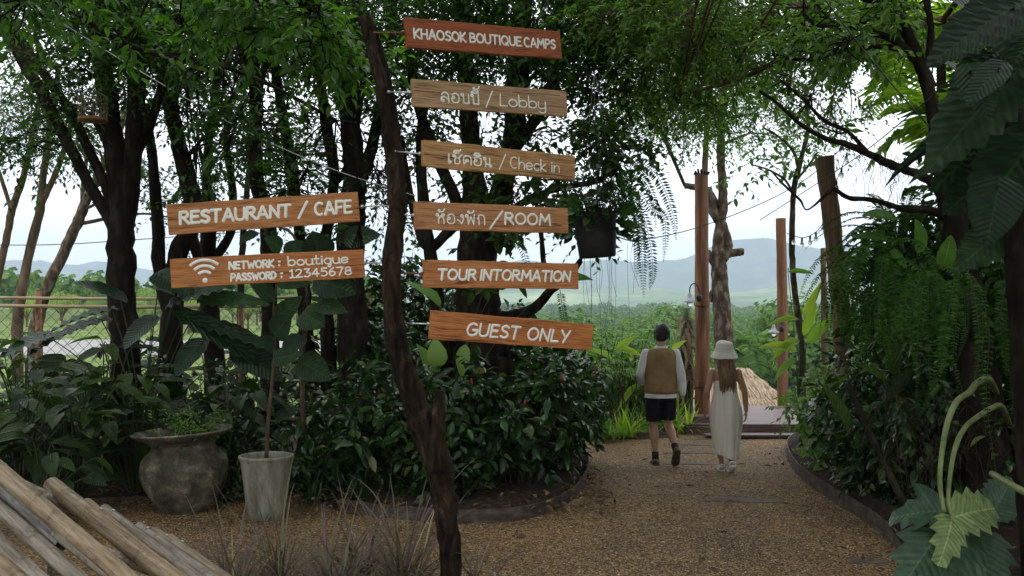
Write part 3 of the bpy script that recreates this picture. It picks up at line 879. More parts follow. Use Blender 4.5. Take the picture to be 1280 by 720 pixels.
def board(tl, tr_, bl, D0, D1, mi, texts, label, rod, rod_m, seed, extra=None, th=.032, right_side=True, crack=None):
    A, B, C = P(*tl, D0), P(*tr_, D1), P(*bl, D0)
    ex = unit(B - A); up = A - C; hgt = np.linalg.norm(up - ex * np.dot(up, ex)); ez = unit(up - ex * np.dot(up, ex)); ey = np.cross(ez, ex)
    Ln = np.linalg.norm(B - A)
    Mx = np.stack([ex, ey, ez], 1)
    g = Geo()
    # front corner at A; local origin = centre of the board
    nseg = 14
    rng = np.random.default_rng(seed)
    xs = np.linspace(-Ln / 2, Ln / 2, nseg)
    rows = []
    for i, x in enumerate(xs):
        a, b = rng.normal(0, .0012, 2)
        rows.append([(x, -th / 2, -hgt / 2 + a), (x, -th / 2, hgt / 2 + b), (x, th / 2, hgt / 2 + b), (x, th / 2, -hgt / 2 + a)])
    V = np.array(rows).reshape(-1, 3)
    idx = np.arange(nseg * 4).reshape(nseg, 4)
    f = np.stack([idx[:-1], np.roll(idx[:-1], -1, 1), np.roll(idx[1:], -1, 1), idx[1:]], -1).reshape(-1, 4)
    g.add(V, f[:, ::-1]); g.li.append(idx[0]); g.ls.append(np.array([4])); g.li.append(idx[-1][::-1]); g.ls.append(np.array([4]))
    WL['__zero'] = np.zeros(3)
    o = g.build('sign_board', BOARD_M[mi], smooth=False)
    bv = o.modifiers.new('edge', 'BEVEL'); bv.width = .004; bv.segments = 2; bv.limit_method = 'ANGLE'
    ctr = A + ex * Ln / 2 - ez * hgt / 2 + ey * th / 2
    MW = Matrix(((*[float(Mx[0, k]) for k in range(3)], ctr[0]), (*[float(Mx[1, k]) for k in range(3)], ctr[1]), (*[float(Mx[2, k]) for k in range(3)], ctr[2]), (0, 0, 0, 1)))
    o.parent = SIGN
    o.matrix_local = Matrix.Translation(-Vector(WL[SIGN.name])) @ MW
    o['label'] = label
    # lettering
    def fx(u):  # photo column -> local x, allowing for the recession of the board
        s = (u - tl[0]) / (tr_[0] - tl[0])
        t = s * D0 / (D1 + s * (D0 - D1))
        t = s / (s + (1 - s) * D1 / D0) if D1 != D0 else s
        return -Ln / 2 + t * Ln
    g = Geo()
    for (txt, u0, u1, base, capf, w, sl, gap) in texts:
        paint(g, txt, fx(u0), fx(u1), hgt / 2 - base * hgt, capf * hgt, w * hgt, -th / 2 - .0005, sl, seed, gap)
    if crack:
        gc = Geo(); rr = np.random.default_rng(seed + 70)
        for (u0, u1, fr) in crack:
            xs_ = np.linspace(fx(u0), fx(u1), 14)
            zz = hgt / 2 - fr * hgt + np.cumsum(rr.normal(0, .0007, 14))
            ribbon_flat(gc, np.c_[xs_, np.full(14, -th / 2 + .0014), zz], .0045)
        co = gc.build('crack', MT['black_plastic']); co.parent = o
    if extra:
        extra(g, fx, hgt, th)
    le = g.build('lettering', MT['white_paint'])
    le.parent = o
    # rod: from the trunk into the board's end
    pu, pv, bu, bv_ = rod
    Db = D0 if right_side else D1
    a = P(pu, pv, 6.6); b = P(bu, bv_, Db) + ey * th / 2
    a[1] = 6.6
    g = Geo(); g.tube(np.array([a, b]), .0055, 8)
    d = unit(b - a)
    for t, rr in ((.06, .012), (.5, .010), (.93, .014)):
        c = a + (b - a) * t
        g.tube(np.array([c - d * .007, c + d * .007]), rr, 6)
    g.build('rod', rod_m, SIGN)
    return o

bt = board
board((506.5, 21.5), (700, 39), (507.5, 59.5), 6.5, 7.25, 0, [('KHAOSOK', 516, 580.5, .66, .30, .062, .0, .17), ('BOUTIQUE', 586, 650, .655, .30, .062, .0, .17), ('CAMPS', 654, 692.5, .66, .31, .062, 0, .17)],
      'dark red board with white capitals, topmost on the post', (466, 41, 507, 40), MT['rust'], 1)
board((515.5, 98), (708, 114), (517, 133), 6.5, 7.2, 1, [('ลอบบี้', 550, 598, .76, .46, .050, 0, .13), ('/', 606, 615, .76, .46, .05, 0, 0), ('Lobby', 624, 681, .76, .44, .046, 0, .14)],
      'pale greyed board pointing to the lobby', (484, 115, 516, 115), MT['metal'], 2, crack=[(517, 552, .42), (640, 700, .2)])
board((529, 174), (719, 195), (530, 208), 6.5, 7.2, 2, [('เช็คอิน', 560, 615, .78, .44, .055, 0, .13), ('/', 624, 632, .76, .46, .05, 0, 0), ('Check in', 638, 699, .74, .44, .046, 0, .14)],
      'straw coloured board pointing to check in', (492, 189, 529, 192), MT['metal'], 3, crack=[(530, 592, .55), (640, 716, .86)])
board((519, 251.5), (710, 260), (520, 286.5), 6.5, 7.2, 3, [('ห้องพัก', 545, 606, .76, .46, .050, 0, .13), ('/', 612, 628, .80, .50, .07, 0, 0), ('ROOM', 631, 687, .70, .40, .085, .05, .17)],
      'pinkish brown board pointing to the rooms', (496, 268, 520, 269), MT['metal'], 4)
board((530.5, 324.5), (723, 329.5), (532, 359.5), 6.5, 7.2, 4, [('TOUR', 547, 594, .70, .36, .085, .12, .17), ('INTORMATION', 600, 712, .70, .37, .085, .12, .15)],
      'orange board with the words TOUR INTORMATION', (492, 341, 532, 342), MT['rust'], 5)
board((540.5, 388), (742, 405.5), (539.5, 424), 6.45, 7.2, 5, [('GUEST', 585, 650, .77, .43, .080, .14, .17), ('ONLY', 661, 712, .77, .43, .080, .14, .17)],
      'orange board with the words GUEST ONLY, lowest on the post', (494, 404, 540, 405), MT['metal'], 6)
board((207.5, 255.5), (447, 239.5), (212, 293.5), 6.4, 6.62, 6, [('RESTAURANT', 223, 361, .67, .38, .090, .05, .16), ('/', 371, 383, .68, .40, .075, 0, 0), ('CAFE', 392, 437, .69, .40, .085, .03, .17)],
      'long brown board pointing to the restaurant and cafe', (490, 257, 450, 258), MT['metal'], 7, right_side=False, crack=[(422, 447, .58)])

def wifi(g, fx, hgt, th):
    cx = fx(254.5); cz = hgt / 2 - .80 * hgt
    y = -th / 2 - .0005
    a = np.linspace(0, 2 * math.pi, 17)
    pts = np.c_[cx + .030 * hgt * np.cos(a), np.full(17, y), cz + .030 * hgt * np.sin(a)]
    ribbon(g, pts, .12 * hgt, .002)
    for r in (.30, .50, .70):
        t = np.radians(np.linspace(132, 48, 16))
        ribbon_flat(g, np.c_[cx + r * hgt * np.cos(t), np.full(16, y), cz + r * hgt * np.sin(t)], .105 * hgt)

board((212, 323.5), (454.5, 311.5), (214.5, 360), 6.4, 6.62, 7,
      [('NETWORK', 285.5, 341, .46, .24, .062, .03, .17), (':', 347.5, 349, .46, .24, .06, 0, 0), ('boutique', 359.5, 434, .45, .32, .048, 0, .15),
       ('PASSWORD', 287, 343, .87, .235, .062, .03, .17), (':', 349.5, 351, .87, .24, .06, 0, 0), ('12345678', 360.5, 437.5, .87, .27, .050, 0, .17)],
      'brown board with the wireless symbol, network name and password', (486, 328, 454, 329), MT['metal'], 8, extra=wifi, right_side=False, crack=[(430, 454, .55)])
# ------------------------------------------------------------------ bamboo frame, front left
def bamboo(pu, pv, Du, qu, qv, Dq, w, m, parent, seed, dark_from=None):
    rng = np.random.default_rng(seed)
    a, b = P(pu, pv, Du), P(qu, qv, Dq)
    Ln = np.linalg.norm(b - a); d = (b - a) / Ln
    r0 = w / 2 / F * (Du + Dq) / 2
    k = 60
    t = np.linspace(0, 1, k)
    nodes_ = np.arange(rng.uniform(.08, .28), Ln, .34 + rng.uniform(-.05, .05))
    rad = np.full(k, r0) * (1 + .05 * np.sin(t * 3 + seed))
    ts, rs = [], []
    for tt in t:
        ts.append(tt * Ln); rs.append(r0 * (1 + .03 * math.sin(tt * 4 + seed)))
    for nd in nodes_:
        ts += [nd - .016, nd - .006, nd, nd + .006, nd + .016]; rs += [r0, r0 * 1.07, r0 * .97, r0 * 1.06, r0]
    o_ = np.argsort(ts); ts = np.array(ts)[o_]; rs = np.array(rs)[o_]
    bend = rng.normal(0, .010, 2)
    # build along local Y so that the grain follows the pole
    g = Geo()
    lp = np.c_[bend[0] * np.sin(np.pi * ts / Ln), ts, bend[1] * np.sin(np.pi * ts / Ln)]
    lp = np.vstack([[lp[0][0], .04, lp[0][2]], [lp[0][0], .03, lp[0][2]], lp[0], lp])
    rs = np.concatenate([[r0 * .05, r0 * .78, r0 * .80], rs])
    lp[2] = lp[3] - [0, .0005, 0]
    g.tube(lp, rs, 14, cap=False)
    o = g.build('bamboo_pole', m)
    zc = unit(np.cross(np.cross(d, [0, 0, 1]), d)); xc = np.cross(d, zc)
    o.parent = parent
    o.matrix_local = Matrix.Translation(-Vector(WL[parent.name])) @ Matrix(((xc[0], d[0], zc[0], a[0]), (xc[1], d[1], zc[1], a[1]), (xc[2], d[2], zc[2], a[2]), (0, 0, 0, 1)))
    # screws near the upper end
    for s in (.13,):
        g = Geo()
        c = np.array([.0, s + rng.uniform(-.03, .05), r0 * .97])
        g.tube(np.array([c, c + [0, 0, .006], c + [0, 0, .009]]), [.010, .010, .005], 8)
        so = g.build('screw', MT['metal']); so.parent = o
    return o, a, d, r0

bf_base = (P(60, 640, 5.4)[0], 5.2, 0)
BF = thing('bamboo_frame', 'low sloping frame of weathered bamboo poles screwed side by side in the front corner', 'bamboo frame', bf_base)
c1 = [(0.092, 0.063, 0.038), (0.227, 0.16, 0.097), (0.336, 0.26, 0.176), (0.42, 0.361, 0.286)]
c2 = [(0.084, 0.063, 0.046), (0.193, 0.155, 0.118), (0.302, 0.265, 0.218), (0.403, 0.378, 0.336)]
c3 = [(0.118, 0.063, 0.029), (0.269, 0.164, 0.08), (0.353, 0.239, 0.13), (0.42, 0.328, 0.218)]
c4 = [(.05, .045, .04), (.11, .10, .095), (.20, .19, .18), (.30, .28, .27)]
BM = [bamboo_mat('bamboo tan', c1, 1.3), bamboo_mat('bamboo grey', c2, 4.1), bamboo_mat('bamboo honey', c3, 7.7), bamboo_mat('bamboo black', c4, 9.2)]
poles = [  # upper px, lower px, width px, material
    (-60, 537, 215, 769, 22.5, 0), (-60, 565, 78, 681, 20.7, 3), (-60, 585, 165, 785, 21.6, 1), (-60, 617, 115, 781, 21.6, 1), (-60, 650, 75, 779, 20.7, 0),
    (-60, 685, 20, 773, 19.8, 2),
    (64, 606, 245, 751, 21.6, 0), (108, 630, 268, 755, 17.1, 2), (130, 637, 292, 759, 16.2, 1), (174, 659, 312, 759, 15.3, 1), (193, 665, 330, 761, 14.4, 0), (213, 673, 345, 763, 13.5, 1)]
ends = []
for i, (pu, pv, qu, qv, w, mi) in enumerate(poles):
    Du = 5.35 + .0032 * (pu + 60) + .0016 * (620 - pv if pu < 0 else 0)
    Dq = Du - .85
    if i == 1:
        Dq = Du - .45
    ends.append(bamboo(pu, pv, Du, qu, qv, Dq, w, BM[mi], BF, 20 + i))
# the pale lower length of the blackened pole
ends.append(bamboo(74, 664, 5.35 + .0016 * 68 - .44, 190, 762, 4.72, 23, BM[1], BF, 51))
g = Geo()
A = ends[0][1] + ends[0][2] * .16; B = ends[11][1] + ends[11][2] * .16
up = np.array([0, 0, -.085])
g.tube(np.array([A + up, B + up + (B - A) * .02]), .03, 10)
A2 = ends[0][1] + ends[0][2] * .95; B2 = ends[11][1] + ends[11][2] * .95
g.tube(np.array([A2 + up, B2 + up]), .03, 10)
g.build('cross_pole', BM[1], BF)
for q in (A + up * 1.1, B + up * 1.1, A2 + up * 1.1, B2 + up * 1.1):
    g = Geo(); g.tube(np.array([q, [q[0], q[1], -.02]]), .035, 10); g.build('leg', BM[1], BF)

# ------------------------------------------------------------------ urn and pot
def tiltm(ax, deg):
    return Matrix.Rotation(R(deg), 3, ax)

cu = PG(234, 637)
URN = thing('garden_urn', 'big round cement urn with wide tilted rim standing left of the white pot', 'garden urn', (cu[0], cu[1], 0))
s = F / cu[1]
prof = [(27, 0), (31, .5), (40, 14), (48, 28), (52.5, 42), (53.5, 52), (51, 64), (45, 72), (39.5, 77), (38.5, 82), (44, 88), (54, 93), (60, 96.5), (61.5, 98), (60, 99.5), (56, 97), (46, 91), (36, 84), (34, 76)]
g = Geo()
pr = cat([(r / s, z / s) for r, z in prof], 4)
g.lathe(pr, (cu[0], cu[1], 0), 48, tilt=tiltm('Y', -3.5))
for k, vv in enumerate(g.v):
    for j in range(len(vv)):
        nz = noise.fractal((vv[j][0] * 4, vv[j][1] * 4, vv[j][2] * 4), 1.0, 2.0, 4)
        rad = np.array([vv[j][0] - cu[0], vv[j][1] - cu[1], 0])
        vv[j] += rad * nz * .03
g.build('urn_body', MT['urn'], URN)
g = Geo()
g.lathe([(.001, .665), (.15, .66), (.27, .655)], (cu[0], cu[1], 0), 24)
for vv in g.v:
    vv[:, 2] += np.random.default_rng(3).normal(0, .012, len(vv))
g.build('mulch', MT['mulch'], URN)

cw = PG(333, 648)
POT = thing('plant_pot', 'tapered white stained pot holding a slim young tree', 'plant pot', (cw[0], cw[1], 0))
s = F / cw[1]
g = Geo()
g.lathe([(.001, .002)] + [(r / s, z / s) for r, z in [(21, 0), (22.5, .6), (24, 10), (27.5, 40), (31, 68), (33, 75), (34, 77), (34, 79), (32, 79.5), (31, 77), (30, 70)]], (cw[0], cw[1], 0), 44)
g.build('pot_body', MT['white_pot'], POT)
g = Geo(); g.lathe([(.001, .535), (.1, .53), (.226, .525)], (cw[0], cw[1], 0), 24); g.build('potting_soil', MT['soil'], POT)

# ------------------------------------------------------------------ hanging pot
HD = 9.4
ch = P(747, 322, HD); s = F / HD
HP = thing('hanging_pot', 'black plastic pot of ferns hanging right of the name boards', 'hanging pot', tuple(ch))
tm = tiltm('Y', -4)
g = Geo(); g.lathe([(.001, 0), (22 / s, .002), (23 / s, 2 / s), (25 / s, 24 / s), (26.5 / s, 46 / s), (28.5 / s, 49 / s), (28.5 / s, 53 / s), (26 / s, 53 / s), (25 / s, 44 / s)], tuple(ch), 36, tilt=tm)
g.build('pot_body', MT['black_plastic'], HP)
g = Geo()
rng = np.random.default_rng(8)
for k in range(70):
    a = rng.uniform(0, 6.28); r = rng.uniform(.02, .17)
    b = ch + np.array([r * math.cos(a), r * math.sin(a), .34])
    e = b + np.array([.12 * math.cos(a), .12 * math.sin(a), rng.uniform(.05, .32)])
    g.tube(cat([b, (b + e) / 2 + rng.normal(0, .02, 3), e], 3), .004, 4, cap=False)
g.build('dry_roots', MT['twig'], HP)
g = Geo()
top = ch + np.array([-.03, 0, 1.75])
for a in (90, 210, 330):
    e = ch + np.array([.205 * math.cos(R(a)), .205 * math.sin(R(a)), .39])
    g.tube(np.array([e, top]), .002, 4)
g.build('hanger_wire', MT['wire'], HP)
g = Geo()
for k in range(16):
    u = rng.uniform(726, 800); b = P(u, 322 - max(0, (u - 770)) * 1.2, HD + rng.uniform(-.12, .12)); L_e = rng.uniform(.25, .85)
    pts = cat([b, b + [rng.normal(0, .02), 0, -L_e * .5], b + [rng.normal(0, .03), 0, -L_e]], 4)
    g.tube(pts, .0016, 3, cap=False)
g.build('aerial_root', MT['twig'], HP)

# ------------------------------------------------------------------ deck, posts, lamps
dz = .16
DK = thing('deck', 'low purple brown timber deck at the end of the gravel path', 'deck', (4.4, 16.4, 0))
g = Geo()
y = 15.45
k = 0
while y < 18.2:
    g.box((5.05, y, dz - .014), (4.75, .138, .028)); y += .146; k += 1
o = g.build('deck_boards', MT['deck'], DK, smooth=False)
bv = o.modifiers.new('edge', 'BEVEL'); bv.width = .003; bv.segments = 1
g = Geo(); g.box((5.05, 15.36, .064), (4.76, .032, .128)); g.build('front_board', MT['deck'], DK, smooth=False)
g = Geo(); g.box((2.655, 16.9, .064), (.032, 2.9, .128)); g.build('side_board', MT['deck'], DK, smooth=False)
ST = PG(930, 546)
g = Geo(); g.box((3.75, 14.98, .045), (1.75, .26, .035)); g.box((3.2, 14.98, .012), (.12, .2, .03)); g.box((4.4, 14.98, .012), (.12, .2, .03))
tag(g.build('step_board', MT['deck'], loc=(3.75, 14.98, 0), smooth=False), 'narrow timber step board lying on the gravel in front of the deck', 'step')

def post(name, label, px, D, z0, m, rough=.03, rings_=(), seed=0, sides=16):
    """px rows (u, v, w); base taken to z0"""
    pts = np.array([[*P(u, v, D), w / 2 / F * D] for u, v, w in px])
    base = pts[-1].copy(); base[2] = z0
    t = thing(name, label, 'post', (base[0], base[1], z0))
    pl = cat(np.vstack([pts, [base]]), 5)
    g = Geo(); g.tube(pl[:, :3], pl[:, 3], sides, rough=rough, seed=seed)
    flat_angle(g.build('shaft', m, t), 50)
    for v in rings_:
        i = np.argmin(np.abs(pl[:, 2] - P(0, v, D)[2]))
        c, r = pl[i, :3], pl[i, 3]
        g = Geo(); g.lathe([(r * 1.02, -.05), (r * 1.13, -.045), (r * 1.13, .045), (r * 1.02, .05)], c, 20)
        flat_angle(g.build('collar', m, t))
    return t

postA = post('timber_post', 'tall red brown round post with two collars, on the deck between the two walkers', [(877, 218, 16.5), (877, 300, 17), (877.5, 400, 18), (878, 520, 19)], 16.0, dz, MT['post_wood'], rings_=(382, 466), seed=1)
g = Geo()
c = P(878, 524, 15.75)
g.box((P(877, 0, 15.9)[0], 15.75, dz + .05), (.42, .42, .10)); g.build('foot_block', MT['deck'], postA, smooth=False)
g = Geo(); c = P(877, 217, 16.0)
for k in range(14):
    a = k * .449; g.tube(np.array([c + [.09 * math.cos(a), .09 * math.sin(a), -.02], c + [.125 * math.cos(a), .125 * math.sin(a), .03 + .03 * math.sin(k * 5.1)]]), .018, 5)
g.build('bark_tuft', MT['bark_dark'], postA)
post('timber_post', 'slim red brown post in the middle distance with an enamel lamp', [(976, 273, 12), (977, 330, 12.5), (978, 400, 13), (978, 455, 13)], 18.6, -1.0, MT['post_wood'], seed=2)
post('timber_post', 'thick leaning sun bleached post with a broken top above the ferns', [(1030, 196, 21), (1036, 240, 23), (1041, 290, 22), (1047, 350, 22), (1053, 420, 22)], 12.0, 0, MT['post_grey'], rough=.05, seed=3)
post('timber_post', 'short squared post just left of the thick leaning post', [(1029, 310, 7), (1030, 400, 7.5)], 14.5, 0, MT['post_grey'], seed=4, sides=4)
post('timber_post', 'short squared post just right of the thick leaning post', [(1057, 314, 8), (1058, 400, 8)], 14.5, 0, MT['post_grey'], seed=5, sides=4)

m_lamp = M('grey enamel', [(.20, .22, .24), (.30, .32, .34)], 6, 3, .35, 0, spec=.5)
m_glass, nt, N_, L_, out_ = _new('bulb glass')
b_ = N_.new('ShaderNodeBsdfPrincipled'); b_.inputs['Base Color'].default_value = (.85, .86, .84, 1); b_.inputs['Roughness'].default_value = .08
b_.inputs['Transmission Weight'].default_value = .75; b_.inputs['IOR'].default_value = 1.2
L_.new(b_.outputs[0], out_.inputs['Surface'])

def barn_lamp(u, v, D, label, side):
    c = P(u, v, D)
    t = thing('wall_lamp', label, 'lamp', tuple(c))
    k = 1.0
    g = Geo(); g.lathe([(.10, -.075), (.105, -.07), (.085, -.045), (.045, -.02), (.032, .03), (.026, .07), (.012, .08)], c, 24); g.build('lamp_shade', m_lamp, t)
    g = Geo(); g.ball(c + [0, 0, -.085], (.045, .045, .055), 8); g.build('bulb', m_glass, t)
    g = Geo(); g.tube(cat([c + [0, 0, .07], c + [.01 * side, 0, .17], c + [.07 * side, 0, .22], c + [.13 * side, 0, .17], c + [.15 * side, 0, .06], c + [.15 * side, 0, -.01]], 5), .010, 8); g.build('arm', MT['black_cable'], t)
    g = Geo(); g.ball(c + [.15 * side, .0, .0], (.05, .05, .065), 7); g.build('mount', MT['black_plastic'], t)
    return t
barn_lamp(862, 372, 15.75, 'grey enamel lamp on a gooseneck arm fixed to the tall red brown post', 1)
barn_lamp(967, 411, 18.3, 'grey enamel lamp on the slim post in the middle distance', 1)

# ------------------------------------------------------------------ cables and string lights
def cable(name, label, pts, r, m, cat_='cable'):
    g = Geo(); q = cat([P(*p) for p in pts], 8)
    g.tube(q, r, 5, cap=False)
    return tag(g.build(name, m, loc=q[0]), label, cat_)
cable('cable', 'pale cable slanting through the dark tree crowns at upper left', [(40, 5, 9), (160, 80, 9.2), (300, 160, 9.4), (420, 213, 9.6), (520, 245, 10)], .005, MT['pale_cable'])
cable('cable', 'thin level cable across the pale sky beside the leaning trunks', [(-60, 306, 20), (60, 306, 20), (150, 301, 20), (300, 290, 20)], .009, MT['black_cable'])
cable('cable', 'dark cable sagging from the hanging pot to the leaning post', [(770, 296, 9.5), (800, 300, 10.5), (870, 285, 13), (950, 255, 13), (1010, 222, 13), (1060, 178, 12.5)], .006, MT['black_cable'])
cable('cable', 'black cable slanting from the upper right corner down past the leaning post', [(1300, 8, 5.6), (1200, 90, 6.4), (1130, 150, 7.5), (1060, 204, 10), (950, 275, 13)], .005, MT['black_cable'])
cable('cable', 'black cable dropping from the top edge towards the big jagged leaves', [(1012, -25, 7), (1100, 88, 7), (1190, 190, 7)], .005, MT['black_cable'])
lg = 'clear bulbs of the string lights'
for nm, pts, bulbs in (('string of clear bulbs between the thin tree and the leaning post', [(984, 292, 12.8), (1005, 297, 12.6), (1024, 286, 12.4), (1036, 262, 12.1)], [.14, .3, .46, .62, .8]),
                       ('string of clear bulbs hanging under the big branch near the leaning post', [(1062, 180, 11.5), (1052, 210, 11.6), (1042, 235, 11.9)], [.2, .5, .85])):
    t = thing('string_light', nm, 'string lights', tuple(P(*pts[0])))
    q = cat([P(*p) for p in pts], 8)
    g = Geo(); g.tube(q, .005, 5, cap=False); g.build('cord', MT['black_cable'], t)
    for f in bulbs:
        c = q[int(f * (len(q) - 1))]
        g = Geo(); g.tube(np.array([c, c - [0, 0, .05]]), .013, 8); b = g.build('bulb_socket', MT['black_plastic'], t)
        g = Geo(); g.ball(c - [0, 0, .085], (.026, .026, .036), 7); g.build('bulb', m_glass, t)

# ------------------------------------------------------------------ chain link fence on the left
FN = thing('garden_fence', 'chain link fence with pale bamboo rails behind the dark trunks', 'fence', (P(200, 0, 14.2)[0], 14.2, 0))
fx0, fx1, FD = P(-90, 0, 14.2)[0], P(472, 0, 14.2)[0], 14.2
g = Geo()
for v, r in ((371, .022), (381, .026)):
    z = P(0, v, FD)[2]
    q = cat([(fx0, FD - .04, z), ((fx0 + fx1) / 2, FD - .04, z - .03), (fx1, FD - .04, z + .01)], 8)
    g.tube(q, r, 8)
g.build('rail', MT['fence_wood'], FN)
for u, v0 in ((46, 364), (-60, 366), (163, 366), (300, 368), (459, 366)):
    x = P(u, 0, FD)[0]
    g = Geo(); g.tube(np.array([(x, FD + .05, P(0, v0, FD)[2]), (x, FD + .05, -.02)]), .045, 8); g.build('fence_post', MT['fence_post'], FN)
g = Geo()
zt = P(0, 384, FD)[2]; pit = .155
n = int((fx1 - fx0 + zt) / pit) + 2
for s_ in (1, -1):
    for i in range(n):
        xs = fx0 - (zt if s_ > 0 else 0) + i * pit if s_ > 0 else fx0 + i * pit
        x0_, z0_ = xs, 0.0
        x1_, z1_ = xs + s_ * zt, zt
        # clip to the panel
        def cl(x, z, x2, z2):
            if x < fx0: t = (fx0 - x) / (x2 - x); return fx0, z + t * (z2 - z)
            if x > fx1: t = (fx1 - x) / (x2 - x); return fx1, z + t * (z2 - z)
            return x, z
        if max(x0_, x1_) <= fx0 or min(x0_, x1_) >= fx1: continue
        a_ = cl(x0_, z0_, x1_, z1_); b_2 = cl(x1_, z1_, x0_, z0_)
        kk = max(2, int(abs(b_2[0] - a_[0]) / pit * 2))
        t = np.linspace(0, 1, kk + 1)[:, None]
        q = np.c_[a_[0] + t * (b_2[0] - a_[0]), FD + s_ * .006 * np.cos(np.arange(kk + 1) * math.pi)[:, None], a_[1] + t * (b_2[1] - a_[1])]
        g.tube(q, .0042, 3, cap=False)
g.build('wire_mesh', MT['wire'], FN)

# ------------------------------------------------------------------ bird cages up in the trees
def cage(u, v, D, w, h, label):
    c = P(u, v, D); r = w / 2 / F * D; hh = h / F * D
    t = thing('bird_cage', label, 'bird cage', tuple(c))
    g = Geo()
    for k in range(22):
        a = k * 2 * math.pi / 22
        g.tube(cat([c + [r * math.cos(a), r * math.sin(a), 0], c + [r * math.cos(a), r * math.sin(a), hh * .6], c + [r * .6 * math.cos(a), r * .6 * math.sin(a), hh * .88], c + [0, 0, hh]], 3), .0028, 4, cap=False)
    g.build('bars', MT['wire'], t)
    g = Geo()
    for z in (0, hh * .3, hh * .6):
        a = np.linspace(0, 2 * math.pi, 29)
        g.tube(np.c_[c[0] + r * np.cos(a), c[1] + r * np.sin(a), np.full(29, c[2] + z)], .006, 5, cap=False)
    g.lathe([(.001, 0), (r * 1.05, -.005), (r * 1.05, -.03), (.001, -.035)], c, 28)
    g.build('tray', MT['fence_post'], t)
    g = Geo(); g.tube(cat([c + [0, 0, hh], c + [0, 0, hh + .35], c + [.05, 0, hh + .9]], 3), .004, 4, cap=False); g.build('hook', MT['wire'], t)
    return t
cage(116, 148, 10.6, 34, 36, 'bamboo bird cage with a round tray hanging among the oblique limbs at upper left')
cage(406, 192, 12.6, 24, 30, 'small wire bird cage hanging between thin trunks left of the sign post')

# ------------------------------------------------------------------ thatched hut below the deck
hx, hy = P(910, 0, 30)[0], 30.0
hz0 = float(terrain(hx, hy))
HT = thing('thatched_hut', 'thatched hut roof showing below the deck beside the woman', 'hut', (hx, hy, hz0))
g = Geo()
zr, ze = P(0, 464, 30)[2], P(0, 516, 30)[2] - .3
X0, X1 = hx - 1.1, hx + 1.1
for s_ in (-1, 1):
    nx_, ny_ = 40, 12
    rng = np.random.default_rng(5)
    Vv = []
    for j in range(ny_ + 1):
        for i in range(nx_ + 1):
            t = j / ny_
            z = zr + (ze - zr) * t + (.05 if j % 2 else 0) + rng.normal(0, .012)
            Vv.append((hx + (i / nx_ - .5) * (1.3 + 2.6 * t), hy + s_ * (.02 + 2.2 * t) + rng.normal(0, .02), z - (rng.uniform(0, .12) if j == ny_ else 0)))
    idx = np.arange((nx_ + 1) * (ny_ + 1)).reshape(ny_ + 1, nx_ + 1)
    g.add(np.array(Vv), np.stack([idx[:-1, :-1], idx[:-1, 1:], idx[1:, 1:], idx[1:, :-1]], -1).reshape(-1, 4))
hroof = g.build('roof', MT['thatch'], HT, smooth=False)
so = hroof.modifiers.new('thick', 'SOLIDIFY'); so.thickness = .10
g = Geo()
for k in range(7):
    x = hx - .55 + k * .18
    for s_ in (1, -1):
        g.tube(np.array([(x, hy - .1, zr + .10), (x + s_ * .5 + (k - 3) * .3, hy - 2.28, ze + .14)]), .018, 5)
g.build('roof_battens', MT['fence_wood'], HT)
g = Geo(); g.box((hx, hy, (hz0 + ze) / 2), (3.0, 3.6, ze - hz0)); g.build('wall', MT['fence_post'], HT, smooth=False)
# ------------------------------------------------------------------ people
m_skin = M('skin tan', [(.36, .20, .13), (.44, .26, .175)], 8, 3, .55, .05, spec=.35)
m_skin2 = M('skin warm', [(.30, .155, .095), (.38, .21, .135)], 8, 3, .55, .05, spec=.35)
m_hair_b = M('black hair', [(.006, .005, .005), (.022, .018, .016)], 30, 5, .45, .5, (1, 1, .2), .4)
m_hair_br = M('brown hair', [(.07, .035, .018), (.16, .09, .05), (.26, .16, .10)], 22, 6, .5, .7, (2, 2, .12), .35)
m_shirt = M('white shirt', [(.62, .63, .66), (.75, .76, .78)], 7, 4, .8, .35, spec=.2, bdist=.03)
m_vest = M('tan knit vest', [(.22, .145, .07), (.31, .21, .11)], 9, 5, .9, .3, spec=.1, fine=.12, fine_scale=220)
m_short = M('black shorts', [(.008, .008, .010), (.018, .018, .022)], 7, 4, .85, .4, spec=.15, bdist=.03)
m_sock = M('black sock', [(.008, .008, .008), (.018, .018, .018)], 20, 3, .9, .1)
m_shoe = M('brown shoe', [(.06, .028, .018), (.12, .06, .04)], 12, 4, .6, .2)
m_sole = M('dark sole', [(.05, .035, .028), (.10, .075, .06)], 12, 3, .8, .2)
m_dress = M('cream dress', [(.60, .57, .50), (.72, .69, .61)], 5, 5, .85, .5, (4, 4, .5), .2, bdist=.03)
m_hat = M('cream bucket hat', [(.56, .54, .48), (.70, .68, .62)], 9, 4, .9, .3, spec=.1, fine=.12, fine_scale=160)
m_sandal = M('white sandal', [(.55, .54, .50), (.70, .69, .66)], 9, 3, .6, .1)
m_eye = M('eye', [(.6, .6, .6), (.7, .7, .7)], 5, 1, .2, 0)

